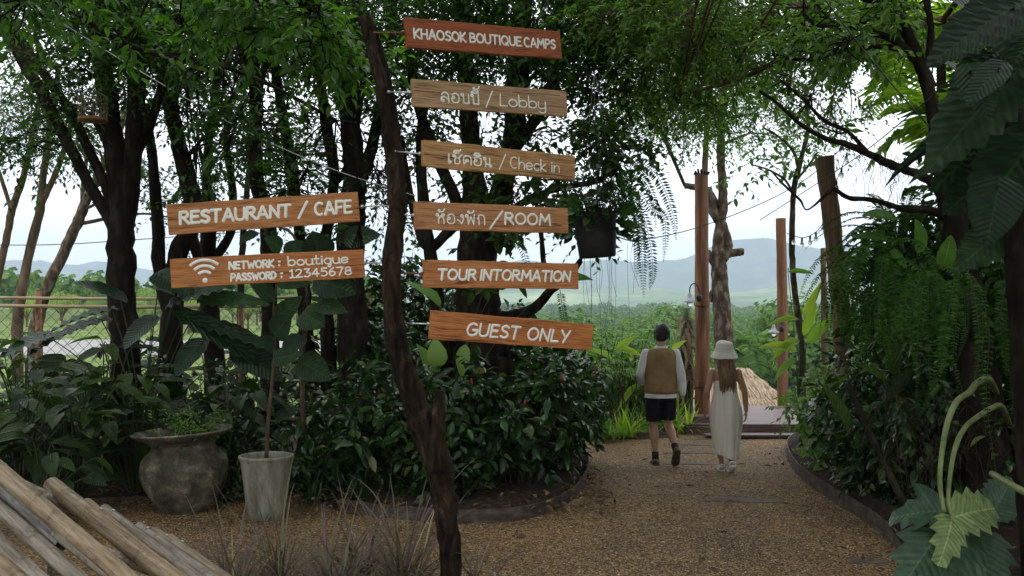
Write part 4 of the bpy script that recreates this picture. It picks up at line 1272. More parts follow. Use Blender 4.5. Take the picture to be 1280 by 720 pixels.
def remesh(g, vox, sm=6):
    """fuse overlapping pieces into one continuous surface"""
    me = bpy.data.meshes.new('tmp')
    V = np.concatenate(g.v); li = np.concatenate(g.li); ls = np.concatenate(g.ls)
    fs = []; k = 0
    for n in ls:
        fs.append(tuple(int(q) for q in li[k:k + n])); k += n
    me.from_pydata(V.tolist(), [], fs)
    o = bpy.data.objects.new('tmp', me); COL.objects.link(o)
    rm = o.modifiers.new('r', 'REMESH'); rm.mode = 'VOXEL'; rm.voxel_size = vox
    s = o.modifiers.new('s', 'SMOOTH'); s.factor = .5; s.iterations = sm
    dg = bpy.context.evaluated_depsgraph_get(); dg.update()
    m2 = bpy.data.meshes.new_from_object(o.evaluated_get(dg))
    vv = np.zeros(len(m2.vertices) * 3); m2.vertices.foreach_get('co', vv)
    f2 = [tuple(p.vertices) for p in m2.polygons]
    out = Geo(); out.add(vv.reshape(-1, 3), f2)
    bpy.data.objects.remove(o); bpy.data.meshes.remove(me); bpy.data.meshes.remove(m2)
    return out

def limb(g, pts, rad, sides=14, n=5):
    q = cat([[*p, r] for p, r in zip(pts, rad)], n)
    g.tube(q[:, :3], q[:, 3], sides)
    g.ball(pts[0], rad[0], 6); g.ball(pts[-1], rad[-1], 6)

def hand(g, wrist, d, palm_n, s, side):
    """palm and five curled fingers; d = pointing direction, palm_n = way the palm faces"""
    d = unit(d); x = unit(np.cross(d, palm_n)) * side; pn = unit(np.cross(x * side, d))
    w = np.asarray(wrist, float)
    for off in (-.022, 0, .022):
        g.tube(np.array([w, w + d * .03 * s + x * off * s * .7, w + d * .088 * s + x * off * s]), np.array([.017, .016, .0135]) * s, 8)
    for k, (off, ln) in enumerate(((-.030, .058), (-.010, .074), (.010, .080), (.030, .070))):
        b = w + d * .085 * s + x * off * s
        p1 = b + d * ln * .45 * s + pn * .006 * s
        p2 = p1 + unit(d + pn * .55) * ln * .33 * s
        p3 = p2 + unit(d * .6 + pn) * ln * .26 * s
        g.tube(np.array([b - d * .02 * s, b, p1, p2, p3]), np.array([.0105, .0105, .0095, .0088, .007]) * s, 7)
    b = w + d * .03 * s + x * .024 * s
    g.tube(np.array([b, b + (x * .7 + d * .7 + pn * .3) * .034 * s, b + (x * .62 + d * 1.0 + pn * .55) * .056 * s]), np.array([.0145, .0115, .0085]) * s, 7)

def head(g, c, h, yaw, hood=1.0):
    """c = centre, h = head height; faces +Y turned by yaw"""
    ca, sa = math.cos(yaw), math.sin(yaw)
    def T(x, y, z): return np.array([c[0] + (x * ca + y * sa) * h, c[1] + (-x * sa + y * ca) * h, c[2] + z * h])
    g.rings([(*T(0, -.03, z)[:2], c[2] + z * h, rx * h, ry * h) for z, rx, ry in
             [(-.06, .26, .33), (.05, .315, .395), (.16, .33, .41), (.28, .315, .39), (.38, .25, .31), (.46, .14, .18), (.495, .04, .05)]], 18)
    g.rings([(*T(0, yy, z)[:2], c[2] + z * h, rx * h, ry * h) for z, yy, rx, ry in
             [(-.50, .20, .10, .09), (-.45, .16, .17, .17), (-.34, .10, .24, .25), (-.2, .05, .275, .32), (0.02, .02, .29, .36), (.12, 0, .29, .36)]], 18)
    g.tube(np.array([T(0, .36, .05), T(0, .46, -.12), T(0, .40, -.16)]), np.array([.03, .055, .04]) * h, 8)
    for s_ in (-1, 1):
        e = T(.305 * s_, -.02, -.03)
        g.ball(e, (.055 * h, .06 * h, .125 * h), 6)
        g.ball(T(.12 * s_, .345, .06), .05 * h, 5)
    g.ball(T(0, .36, -.27), (.10 * h, .05 * h, .035 * h), 5)
    return T

# --- man -------------------------------------------------------------------------
MX, MY = P(826, 0, 12.5)[0], 12.5
MAN = thing('person', 'man in tan knit vest, white shirt and black shorts walking away', 'person', (MX, MY, 0))
O = np.array([MX, MY, 0.0])
def pl(p): return O + np.asarray(p, float)
g = Geo()
Tm = head(g, pl((.02, .03, 1.625)), .245, R(22))
g.tube(cat([pl((0, -.02, 1.40)), pl((.003, -.005, 1.47)), pl((.012, .015, 1.56))], 3), [.075, .06, .056, .055, .054, .054, .055], 14)
TORSO = [(0, 0, .88, .150, .105), (0, 0, .96, .168, .118), (0, 0, 1.06, .155, .105), (0, 0, 1.16, .160, .105), (0, -.01, 1.26, .178, .112), (0, -.012, 1.35, .190, .108), (0, -.012, 1.41, .165, .085), (0, -.012, 1.445, .10, .065)]
g.rings([(MX + a, MY + b, c, d, e) for a, b, c, d, e in TORSO], 20)
LA = [(-.185, -.01, 1.385), (-.245, .02, 1.13), (-.195, .22, 1.00)]
RA = [(.185, -.01, 1.385), (.245, -.045, 1.12), (.268, -.02, .885)]
for A in (LA, RA):
    limb(g, [pl(A[0]), pl((np.array(A[0]) + A[1]) / 2), pl(A[1]), pl((np.array(A[1]) * .6 + np.array(A[2]) * .4)), pl(A[2])], [.054, .048, .040, .040, .028])
hand(g, pl(LA[2]), np.array([.3, .8, -.25]), np.array([.9, 0, -.2]), 1.0, -1)
hand(g, pl(RA[2]), np.array([.0, .12, -1]), np.array([-1, .2, 0]), 1.0, 1)
LL = [(-.088, 0, .90), (-.086, .035, .50), (-.068, -.005, .095)]
RL = [(.088, 0, .90), (.098, .055, .52), (.150, -.230, .225)]
for Lg in (LL, RL):
    a, b, c = map(np.array, Lg)
    limb(g, [pl(a), pl(a * .5 + b * .5), pl(b), pl(b * .65 + c * .35 + [0, -.012, 0]), pl(b * .2 + c * .8), pl(c)], [.088, .074, .055, .058, .036, .034], 16)
bodym = remesh(g, .0075, 4).build('body', m_skin, MAN)
# hair: thick, short at the nape
g = Geo()
hc = pl((.02, .03, 1.625)); ch_, sh_ = math.cos(R(22)), math.sin(R(22))
def TH(x, y, z): return (hc[0] + (x * ch_ + y * sh_) * .245, hc[1] + (-x * sh_ + y * ch_) * .245)
g.rings([(*TH(0, yy, 0), hc[2] + z * .245, rx * .245, ry * .245) for z, yy, rx, ry in
         [(-.36, -.26, .17, .10), (-.26, -.2, .27, .24), (-.12, -.13, .335, .33), (.04, -.09, .365, .39), (.18, -.04, .385, .45), (.32, -.01, .375, .45), (.44, .02, .31, .38), (.53, .02, .17, .22), (.56, .02, .05, .06)]], 22)
for vv in g.v:
    for j in range(len(vv)):
        nz = noise.fractal(tuple(vv[j] * 22), 1, 2, 3)
        vv[j] += (vv[j] - hc) * nz * .035
rng = np.random.default_rng(6)
for k in range(140):
    a = rng.uniform(0, 6.28); z = rng.uniform(-.2, .5)
    r = .37 * math.sqrt(max(.1, 1 - max(0, z - .1) ** 2 * 4.6))
    p0 = np.array([*TH(r * math.sin(a), -.04 + r * 1.1 * math.cos(a), 0), hc[2] + z * .245])
    if math.cos(a) > .35 and z < .25: continue
    d = unit(p0 - hc) * .009 + np.array([rng.normal(0, .006), rng.normal(0, .006), -.026])
    g.tube(np.array([p0 - d * .4, p0 + d * .5, p0 + d * 1.1 + [0, 0, -.008]]), [.006, .005, .001], 4, cap=False)
g.build('hair', m_hair_b, MAN)
for s_ in (-1, 1):
    g = Geo(); g.ball(Tm(.12 * s_, .385, .06), .012, 6); g.build('eye', m_eye, MAN)
# shirt: torso, sleeves, tail showing below the vest
g = Geo()
g.rings([(MX + a, MY + b, c, d, e) for a, b, c, d, e in [(0, 0, .835, .205, .160), (0, 0, .90, .200, .154), (0, 0, 1.0, .178, .126), (0, 0, 1.16, .168, .112), (0, -.01, 1.28, .176, .112), (0, -.012, 1.37, .176, .100), (0, -.012, 1.425, .150, .08), (0, -.008, 1.455, .080, .066)]], 24)
for A, wv in ((LA, 1), (RA, 2)):
    a, b, c = map(np.array, A)
    c = b + (c - b) * .97
    q = [pl(a + [0, 0, .005]), pl(a * .5 + b * .5), pl(b), pl(b * .6 + c * .4), pl(b * .2 + c * .8), pl(c)]
    limb(g, q, [.058, .060, .056, .056, .050, .040], 16)
rg = remesh(g, .009, 4)
for vv in rg.v:
    for j in range(len(vv)):
        x, y, z = vv[j]
        nz = noise.fractal((x * 9, y * 9, z * 5), 1, 2, 3)
        vv[j] += np.array([math.copysign(1, x - MX) * .5, .5, 0]) * nz * .012
rg.build('shirt', m_shirt, MAN)
g = Geo()
a = np.linspace(0, 2 * math.pi, 25)
g.tube(np.c_[MX + .006 + .066 * np.cos(a), MY - .006 + .064 * np.sin(a), np.full(25, 1.462) + .006 * np.sin(a)], .013, 8, cap=False, flat=1.4); g.build('collar', m_shirt, MAN)
g = Geo()
g.rings([(MX + a, MY + b, c, d, e) for a, b, c, d, e in [(0, 0, .890, .186, .150), (0, 0, .895, .204, .166), (0, 0, .93, .207, .166), (0, 0, 1.05, .200, .150), (0, 0, 1.16, .194, .138), (0, -.01, 1.27, .200, .138), (0, -.012, 1.35, .200, .132), (0, -.012, 1.40, .186, .112), (0, -.012, 1.435, .150, .094), (0, -.01, 1.452, .082, .078), (0, -.01, 1.446, .060, .062)]], 28)
for vv in g.v:
    for j in range(len(vv)):
        nz = noise.fractal(tuple(vv[j] * 7), 1, 2, 3)
        vv[j][1] += nz * .010; vv[j][0] += nz * .006
g.build('vest', m_vest, MAN)
# shorts
g = Geo()
g.rings([(MX, MY, z, rx, ry) for z, rx, ry in [(.80, .183, .14), (.86, .180, .138), (.90, .160, .12)]], 22)
for Lg in (LL, RL):
    a, b, c = map(np.array, Lg)
    e = a + (b - a) * .88
    q = cat([[*pl(a + [0, 0, -.02]), .104], [*pl(a * .5 + e * .5), .104], [*pl(e), .100]], 5)
    g.tube(q[:, :3], q[:, 3], 18)
rg = remesh(g, .009, 3)
for vv in rg.v:
    for j in range(len(vv)):
        nz = noise.fractal((vv[j][0] * 14, vv[j][1] * 14, vv[j][2] * 4), 1, 2, 3)
        vv[j][1] += nz * .010
rg.build('shorts', m_short, MAN)
# shoes and socks
def shoe(T, name, parent, msole, mup, s=1.0):
    """T maps (x, y forward, z up) from the ankle's ground point"""
    V = []
    prof = [(-.075, .030, .062), (-.06, .037, .078), (-.02, .038, .088), (.03, .040, .082), (.08, .046, .062), (.13, .048, .050), (.17, .040, .042), (.192, .022, .032)]
    g = Geo(); gs_ = Geo()
    for gg, z0, zt, ex in ((gs_, 0.0, None, 1.08), (g, .018, 1, 1.0)):
        rows = []
        for y, w, h in prof:
            top = .024 if zt is None else h
            rows.append([T((w * ex * x * s, y * ex * s, (z0 + (top - z0) * z) * s)) for x, z in ((-1, 0), (-1.03, .35), (-.8, .78), (-.35, 1), (.35, 1), (.8, .78), (1.03, .35), (1, 0))])
        V = np.array(rows).reshape(-1, 3); k = len(prof); idx = np.arange(k * 8).reshape(k, 8)
        gg.add(V, np.stack([idx[:-1], np.roll(idx[:-1], -1, 1), np.roll(idx[1:], -1, 1), idx[1:]], -1).reshape(-1, 4))
        gg.li.append(idx[0][::-1]); gg.ls.append(np.array([8])); gg.li.append(idx[-1]); gg.ls.append(np.array([8]))
    o = g.build(name, mup, parent)
    gs_.build('sole', msole, parent).parent = o
    return o
shoe(lambda p: pl((-.068, -.005, 0)) + np.array(p), 'shoe', MAN, m_sole, m_shoe)
an = np.array([.150, -.230, .225])
pt = R(-48)
def TR(p):
    x, y, z = p; z = z - .09
    return pl(an) + np.array([x + .0, y * math.cos(pt) - z * math.sin(pt), y * math.sin(pt) + z * math.cos(pt)])
shoe(TR, 'shoe', MAN, m_sole, m_shoe)
for a, b in ((LL[2], LL[1]), (RL[2], RL[1])):
    a, b = np.array(a), np.array(b)
    d = unit(b - a)
    g = Geo(); g.tube(np.array([pl(a - d * .03), pl(a + d * .02), pl(a + d * .07)]), [.044, .042, .044], 14); g.build('sock', m_sock, MAN)

# --- woman -----------------------------------------------------------------------
WX, WY = P(906, 0, 12.0)[0], 12.0
WOM = thing('person', 'woman in long cream dress and bucket hat walking beside the man', 'person', (WX, WY, 0))
O = np.array([WX, WY, 0.0])
g = Geo()
hcw = pl((-.005, .01, 1.40))
head(g, hcw, .215, R(4))
g.tube(cat([pl((0, -.02, 1.17)), pl((0, -.01, 1.23)), pl((0, 0, 1.33))], 3), [.06, .05, .045, .044, .043, .043, .044], 14)
g.rings([(WX + a, WY + b, c, d, e) for a, b, c, d, e in [(0, 0, .74, .15, .11), (0, 0, .83, .155, .11), (0, 0, .93, .125, .09), (0, 0, 1.02, .125, .085), (0, -.005, 1.10, .14, .085), (0, -.008, 1.17, .148, .075), (0, -.008, 1.205, .115, .058), (0, -.008, 1.235, .06, .045)]], 20)
LA = [(-.155, -.02, 1.185), (-.222, -.065, .965), (-.240, -.01, .770)]
RA = [(.155, -.02, 1.185), (.225, -.05, .950), (.250, -.02, .730)]
for A in (LA, RA):
    a, b, c = map(np.array, A)
    limb(g, [pl(a), pl(a * .5 + b * .5), pl(b), pl(b * .6 + c * .4), pl(c)], [.046, .042, .036, .035, .025])
hand(g, pl(LA[2]), np.array([-.05, .1, -1]), np.array([1, .1, 0]), .9, -1)
hand(g, pl(RA[2]), np.array([.0, .05, -1]), np.array([-1, .1, 0]), .9, 1)
LL = [(-.075, 0, .76), (-.065, .07, .42), (-.030, .045, .075)]
RL = [(.075, 0, .76), (.07, .03, .42), (.055, -.10, .11)]
for Lg in (LL, RL):
    a, b, c = map(np.array, Lg)
    limb(g, [pl(a), pl(a * .5 + b * .5), pl(b), pl(b * .65 + c * .35), pl(b * .2 + c * .8), pl(c)], [.078, .064, .046, .046, .029, .028], 16)
# bare feet in the sandals
fl = pl((-.030, .045, 0)); g.rings([(fl[0], fl[1] + y, z, rx, ry) for y, z, rx, ry in [(.02, .018, .03, .085), (.015, .04, .028, .06), (.0, .07, .026, .035)]], 14)
ar = pl((.055, -.10, .11))
pw = R(-38)
def TW(p):
    x, y, z = p; z = z - .085
    return ar + np.array([x, y * math.cos(pw) - z * math.sin(pw), y * math.sin(pw) + z * math.cos(pw)])
g.tube(np.array([TW((0, -.035, .045)), TW((0, .03, .035)), TW((0, .12, .022))]), [.028, .03, .022], 10)
remesh(g, .007, 4).build('body', m_skin2, WOM)
# dress: narrow, with a slanting hem and folds
g = Geo()
na = 72; rows = []
lv = [(1.15, .090, .075), (1.11, .118, .093), (1.05, .134, .102), (.97, .134, .104), (.90, .142, .112), (.80, .172, .130), (.70, .188, .140), (.58, .184, .140), (.46, .168, .138), (.34, .150, .136), (.24, .136, .132), (.195, .128, .128)]
for i, (z, rx, ry) in enumerate(lv):
    f = i / (len(lv) - 1)
    for k in range(na):
        t = 2 * math.pi * k / na
        fold = 1 + f * (.09 * math.sin(5 * t + .8 + 1.2 * f) + .06 * math.sin(9 * t + 2 - f) + .03 * math.sin(15 * t))
        dip = ((.05) * math.cos(t - 2.6) if i == len(lv) - 1 else (.04 * math.cos(t - 2.6) if i == len(lv) - 2 else 0))
        zz = z + dip * f + (.05 * abs(math.cos(t)) - .06 * (math.sin(t) < 0) * abs(math.sin(t)) if i == 0 else 0)
        rows.append((WX + .008 * f * 2 + rx * fold * math.cos(t), WY - .01 * f + ry * fold * math.sin(t), zz))
idx = np.arange(len(lv) * na).reshape(-1, na)
V = np.array(rows)
for j in range(len(V)):
    nz = noise.fractal((V[j][0] * 9, V[j][1] * 9, V[j][2] * 3), 1, 2, 3)
    V[j][1] += nz * .012; V[j][0] += nz * .006
g.add(V, np.stack([idx[:-1], np.roll(idx[:-1], -1, 1), np.roll(idx[1:], -1, 1), idx[1:]], -1).reshape(-1, 4))
dr = g.build('dress', m_dress, WOM)
so = dr.modifiers.new('thick', 'SOLIDIFY'); so.thickness = .006
sb = dr.modifiers.new('smooth', 'SUBSURF'); sb.levels = 1; sb.render_levels = 1
g = Geo()
for s_ in (-1, 1):
    g.tube(cat([pl((.085 * s_, -.075, 1.14)), pl((.075 * s_, -.06, 1.20)), pl((.055 * s_, -.01, 1.245)), pl((.07 * s_, .06, 1.17))], 5), .010, 6)
g.build('dress_strap', m_dress, WOM)
# hair: long, loose down to the middle of the back
g = Geo()
rng = np.random.default_rng(12)
g.rings([(WX + a, WY + b, z, rx, ry) for a, b, z, rx, ry in [(.02, -.105, 1.02, .02, .012), (.02, -.105, 1.07, .06, .030), (.01, -.10, 1.16, .085, .045), (0, -.075, 1.25, .10, .055), (-.005, -.03, 1.33, .088, .08), (-.005, 0, 1.42, .085, .10)]], 20)
for k in range(170):
    a = rng.uniform(-1.5, 1.5)
    p0 = hcw + np.array([.088 * math.sin(a), -.092 * math.cos(a) + .01, rng.uniform(-.04, .05)])
    ln = rng.uniform(.28, .44)
    x1 = WX + math.sin(a) * .085 + rng.normal(.01, .012); y1 = WY - .115 - .03 * math.cos(a)
    q = cat([p0, (p0[0] * .6 + x1 * .4, p0[1] * .4 + y1 * .6, p0[2] - ln * .35), (x1, y1 + .02, p0[2] - ln * .75), (x1 * .85 + (WX + .02) * .15 + rng.normal(0, .01), y1 + .03, p0[2] - ln)], 4)
    g.tube(q, np.linspace(.010, .003, len(q)), 5, cap=False)
g.build('hair', m_hair_br, WOM)
for s_ in (-1, 1):
    g = Geo(); g.ball(hcw + [.026 * s_, .088, .012], .010, 6); g.build('eye', m_eye, WOM)
g = Geo()
ht = hcw + np.array([0, -.005, .03])
g.lathe(cat([(.158, -.062), (.160, -.058), (.142, -.030), (.122, .000), (.110, .018), (.108, .022), (.106, .05), (.098, .095), (.080, .118), (.045, .130), (.002, .132)], 3), ht, 36, tilt=tiltm('X', 8))
for vv in g.v:
    for j in range(len(vv)):
        nz = noise.noise(tuple(vv[j] * 14)); vv[j][2] += nz * .008
h_ = g.build('hat', m_hat, WOM)
so = h_.modifiers.new('thick', 'SOLIDIFY'); so.thickness = .006
g = Geo(); a = np.linspace(0, 2 * math.pi, 33)
cc = np.c_[.112 * np.cos(a), .112 * np.sin(a), np.full(33, .020)] @ np.array(tiltm('X', 8)).T
g.tube(cc + ht, .006, 6, cap=False, flat=1.6); g.build('hat_band', m_hat, WOM).parent = h_
for T in (lambda p: fl + np.array([p[0], p[1], p[2]]), TW):
    g = Geo()
    rows = []
    for y, w in ((-.08, .024), (-.05, .032), (0, .03), (.06, .036), (.11, .034), (.14, .016)):
        rows.append([T((-w, y, 0)), T((w, y, 0)), T((w, y, .018)), T((-w, y, .018))])
    V = np.array(rows).reshape(-1, 3); idx = np.arange(24).reshape(6, 4)
    g.add(V, np.stack([idx[:-1], np.roll(idx[:-1], -1, 1), np.roll(idx[1:], -1, 1), idx[1:]], -1).reshape(-1, 4))
    g.li.append(idx[0][::-1]); g.ls.append(np.array([4])); g.li.append(idx[-1]); g.ls.append(np.array([4]))
    for y, z in ((.075, .052), (-.045, .075)):
        g.tube(cat([T((-.036, y, .012)), T((-.026, y, z)), T((0, y, z + .006)), T((.026, y, z)), T((.036, y, .012))], 4), .009, 6)
    g.tube(cat([T((-.03, -.02, .012)), T((-.032, -.06, .05)), T((0, -.078, .06)), T((.032, -.06, .05)), T((.03, -.02, .012))], 4), .010, 6)
    g.build('sandal', m_sandal, WOM)
# ------------------------------------------------------------------ vegetation builders
def prisms(g, a, b, r):
    """thin three sided twigs from a to b"""
    n = len(a)
    d = unit(b - a)
    x = unit(np.cross(d, np.array([.3, .2, 1.0]))); y = np.cross(d, x)
    r = np.broadcast_to(np.asarray(r, float), (n,))[:, None]
    V = []
    for q, k in ((a, 1.0), (b, .35)):
        for t in (0, 2.09, 4.19):
            V.append(q + (x * math.cos(t) + y * math.sin(t)) * r * k)
    V = np.stack(V, 1).reshape(-1, 3)
    f = np.array([(0, 1, 4, 3), (1, 2, 5, 4), (2, 0, 3, 5)])
    g.add(V, ((np.arange(n) * 6)[:, None, None] + f[None]).reshape(-1, 4))

def foliage(gl, gt, rng, C, Rr, n, tl, nl, L, W, T, droop=.3, spread=.7, tw=.0035, flat=.45):
    C = np.asarray(C, float); Rr = np.broadcast_to(np.asarray(Rr, float), (3,))
    dirs = unit(rng.normal(0, 1, (n, 3)))
    start = C + Rr * dirs * (rng.random((n, 1)) ** .5) * .8
    td = unit(dirs * Rr / Rr.max() * spread + rng.normal(0, .45, (n, 3)) + [0, 0, -droop])
    ln = tl * rng.uniform(.6, 1.3, (n, 1))
    prisms(gt, start, start + td * ln + [0, 0, 1] * (-droop * .3 * ln), tw)
    s = (np.arange(nl) + 1) / nl
    p = start[:, None] + td[:, None] * (ln * s)[:, :, None] + np.array([0, 0, -1.0]) * (droop * .3 * ln * s * s)[:, :, None]
    sd = unit(np.cross(td, np.array([0, 0, 1.0]) + rng.normal(0, .3, (n, 3))))
    sg = np.where(np.arange(nl) % 2, 1.0, -1.0)
    ld = td[:, None] * .65 + sd[:, None] * sg[None, :, None] * .8 + rng.normal(0, .3, (n, nl, 3)) + np.array([0, 0, -.22])
    nr = np.array([0, 0, 1.0]) + rng.normal(0, flat, (n, nl, 3))
    k = n * nl
    sc = rng.uniform(.65, 1.2, k)
    gl.leaves(T, p.reshape(-1, 3), ld.reshape(-1, 3), nr.reshape(-1, 3), L * sc, W * sc)

def pxstem(rows, D, dD=0.0):
    """rows (u, v, w[, dD]) bottom to top"""
    out = []
    for r in rows:
        d = D + (r[3] if len(r) > 3 else 0)
        out.append([*P(r[0], r[1], d), r[2] / 2 / F * d])
    return np.array(out)

def tree(name, label, stems, D, clumps, leaf, tl=.5, nl=9, L=.09, W=.04, T=T_SMALL, bark='bark_dark', group=None, seed=0, droop=.3, connect=True, base_z=0.0, rough=.05, crown_name='crown', flat=.45, tw=.0035, cat_='tree'):
    rng = np.random.default_rng(seed)
    st = [pxstem(s, D) for s in stems]
    b = st[0][0].copy()
    if base_z is not None:
        b[2] = base_z
    t = thing(name, label, cat_, b[:3], group)
    gt = Geo(); sk = []
    for i, s in enumerate(st):
        if i == 0 and base_z is not None:
            r0 = s[0].copy(); r0[2] = base_z - .05; r0[3] *= 1.35
            r1 = s[0].copy(); r1[2] = base_z + (s[0][2] - base_z) * .45; r1[3] *= 1.08
            s = np.vstack([r0, r1, s]) if s[0][2] - base_z > .1 else s
        q = cat(s, 6)
        q[:, :3] += rng.normal(0, 1, (len(q), 3)) * q[:, 3:4] * .035
        q[:, 3] = np.maximum(q[:, 3], .006)
        gt.tube(q[:, :3], q[:, 3], 12 if q[0, 3] > .05 else 8, rough=rough, seed=seed + i)
        sk.append(q)
    sk = np.vstack(sk)
    gl = Geo()
    for c in clumps:
        C, Rr, n = np.asarray(c[0], float), c[1], c[2]
        if connect:
            d = np.linalg.norm((sk[:, :3] - C) * [1, 1, .8], axis=1) + np.maximum(0, sk[:, 2] - C[2]) * .8
            j = int(np.argmin(d)); a = sk[j, :3]
            ra = min(sk[j, 3] * .6, .012 + .012 * np.linalg.norm(a - C))
            mid = (a + C) / 2 + np.array([0, 0, .12 * np.linalg.norm(a - C)]) + rng.normal(0, .06, 3)
            gt.tube(cat([a, mid, C], 5), np.linspace(ra, .006, 11), 6, cap=False)
            for _ in range(5):
                e = C + np.asarray(np.broadcast_to(Rr, (3,))) * unit(rng.normal(0, 1, 3)) * .8
                gt.tube(cat([mid * .4 + C * .6, C * .5 + e * .5 + rng.normal(0, .05, 3), e], 3), np.linspace(.008, .004, 7), 4, cap=False)
        foliage(gl, gt, rng, C, Rr, n, tl, nl, L, W, T, droop, tw=tw, flat=flat)
    gt.build('trunk', MT[bark], t)
    if gl.n:
        gl.build(crown_name, MT[leaf], t)
    return t

def fill(seed, u0, u1, v0, v1, D0, D1, n, r, ntw):
    rng = np.random.default_rng(seed)
    out = []
    if v1 >= 150:
        ntw = int(ntw * .74)
    for _ in range(n):
        D = rng.uniform(D0, D1)
        out.append((P(rng.uniform(u0, u1), rng.uniform(v0, v1), D), np.array([r, r, r * .7]) * rng.uniform(.7, 1.3), ntw))
    return out

def frond(gl, gs, a, d, L, npair, pl, droop=.9, pw=.22, rng=None, prof=1.0, seg=14, sr=.004, curl=-.25, up=(0, 0, 1)):
    """pinnate frond: a rachis bending down, paired leaflets"""
    p = np.asarray(a, float).copy(); d = unit(np.asarray(d, float))
    pts, dd = [p.copy()], [d.copy()]
    st = L / seg
    for _ in range(seg):
        d = unit(d + np.array([0, 0, -droop * st / L * 2.0])); p = p + d * st
        pts.append(p.copy()); dd.append(d.copy())
    pts = np.array(pts); dd = np.array(dd)
    gs.tube(pts, np.linspace(sr, sr * .3, len(pts)), 4, cap=False)
    s = np.linspace(.06, .995, npair)
    x = s * seg; i = np.minimum(x.astype(int), seg - 1); f = (x - i)[:, None]
    q = pts[i] * (1 - f) + pts[i + 1] * f; t = unit(dd[i] * (1 - f) + dd[i + 1] * f)
    side = unit(np.cross(t, np.asarray(up, float) + 1e-3)); nn = np.cross(side, t)
    env = np.sin(np.pi * (s ** .8 * .86 + .12)) ** .7 * prof
    for sg in (-1, 1):
        ld = side * sg + t * .42 + nn * curl * .6 + (rng.normal(0, .10, (npair, 3)) if rng is not None else 0)
        gl.leaves(T_SMALL, q, ld, nn + .001, pl * env, pl * env * pw)

def blade(g, a, d, L, W, droop, seg=7, fold=.15, wp=.5):
    p = np.asarray(a, float).copy(); d = unit(np.asarray(d, float)); rows = []
    for i in range(seg + 1):
        t = i / seg
        side = unit(np.cross(d, [0, 0, 1.0]) + 1e-6); nn = np.cross(side, d)
        w = W * .5 * (math.sin(math.pi * min(1, (t * (1 - .12) + .12)) ** wp) ** .8 if t < 1 else .02)
        rows += [p - side * w + nn * w * fold * 2, p, p + side * w + nn * w * fold * 2]
        d = unit(d + np.array([0, 0, -droop / seg])); p = p + d * L / seg
    V = np.array(rows); idx = np.arange(len(V)).reshape(-1, 3)
    g.add(V, np.stack([idx[:-1, :-1], idx[:-1, 1:], idx[1:, 1:], idx[1:, :-1]], -1).reshape(-1, 4))

def shrub(name, label, base, H, spread, nst, seed, leaf, L, W, T=T_OVAL, nl=7, ntw=6, tl=.28, group=None, buds=0, lean=(0, 0), low=.25, bark='twig', cat_='shrub', droop=.25, sr=.010):
    rng = np.random.default_rng(seed)
    base = np.asarray(base, float)
    t = thing(name, label, cat_, base, group)
    gl, gs, gb = Geo(), Geo(), Geo()
    tips = []
    for k in range(nst):
        a = 2.39996 * k + rng.normal(0, .3); rr = math.sqrt((k + .5) / nst)
        o = base + np.array([math.cos(a), math.sin(a), 0]) * rr * spread * .25
        h = H * (1 - .38 * rr ** 2) * rng.uniform(.78, 1.08)
        e = base + np.array([math.cos(a) * rr * spread + lean[0], math.sin(a) * rr * spread + lean[1], h])
        m = (o + e) / 2 + np.array([-math.cos(a), -math.sin(a), 0]) * spread * .10 + np.array([0, 0, h * .12])
        q = cat([o, m, e], 7)
        gs.tube(q, np.linspace(sr, .004, len(q)), 5, cap=False)
        tips.append(e)
        for j in range(ntw):
            f = low + (1 - low) * (j + .5) / ntw
            c = q[min(len(q) - 1, int(f * (len(q) - 1)))]
            foliage(gl, gs, rng, c, .03, 2, tl, nl, L, W, T, droop, tw=.003, flat=.55)
        foliage(gl, gs, rng, e, .02, 2, tl * .7, nl, L, W, T, .0, tw=.003, flat=.5)
    gs.build('stems', MT[bark], t)
    gl.build('leaves', MT[leaf], t)
    if buds:
        for k in range(buds):
            e = tips[rng.integers(len(tips))] + rng.normal(0, .05, 3)
            gb = Geo(); gb.rings([(e[0], e[1], e[2] + z, r, r) for z, r in [(0, .005), (.015, .012), (.035, .011), (.06, .003)]], 7)
            gb.build('bud', MT['red_bud'], t)
    return t

def pxleaf(gl, gs, b, tip, wpx, T, roll=0.0, petiole=None, droopy=None, pr=.008, face=(0, -.75, .65)):
    """one big leaf between two photo points at given depths; petiole = start (u, v, D)"""
    a, e = P(*b), P(*tip)
    L = np.linalg.norm(e - a); d = (e - a) / L
    nn = np.asarray(face, float); nn = nn - d * np.dot(nn, d); nn = unit(nn)
    x = np.cross(d, nn)
    nn = unit(nn * math.cos(roll) + x * math.sin(roll))
    gl.leaves(T, a[None], d[None], nn[None], [L], [wpx / F * (b[2] + tip[2]) / 2])
    if petiole is not None:
        s = P(*petiole)
        gs.tube(cat([s, (s + a) / 2 + np.array([0, 0, .12 * np.linalg.norm(a - s)]), a - nn * .004, a + d * L * .06 - nn * .008], 5), np.linspace(pr, pr * .45, 16), 6, cap=False)

def shade_box(seed, x0, x1, y0, y1, z0, z1, n, r, ntw):  # clumps in a box, for out of view foliage added to block light
    rng = np.random.default_rng(seed)
    return [(np.array([rng.uniform(x0, x1), rng.uniform(y0, y1), rng.uniform(z0, z1)]), np.array([r, r, r * .7]) * rng.uniform(.7, 1.3), ntw) for _ in range(n)]
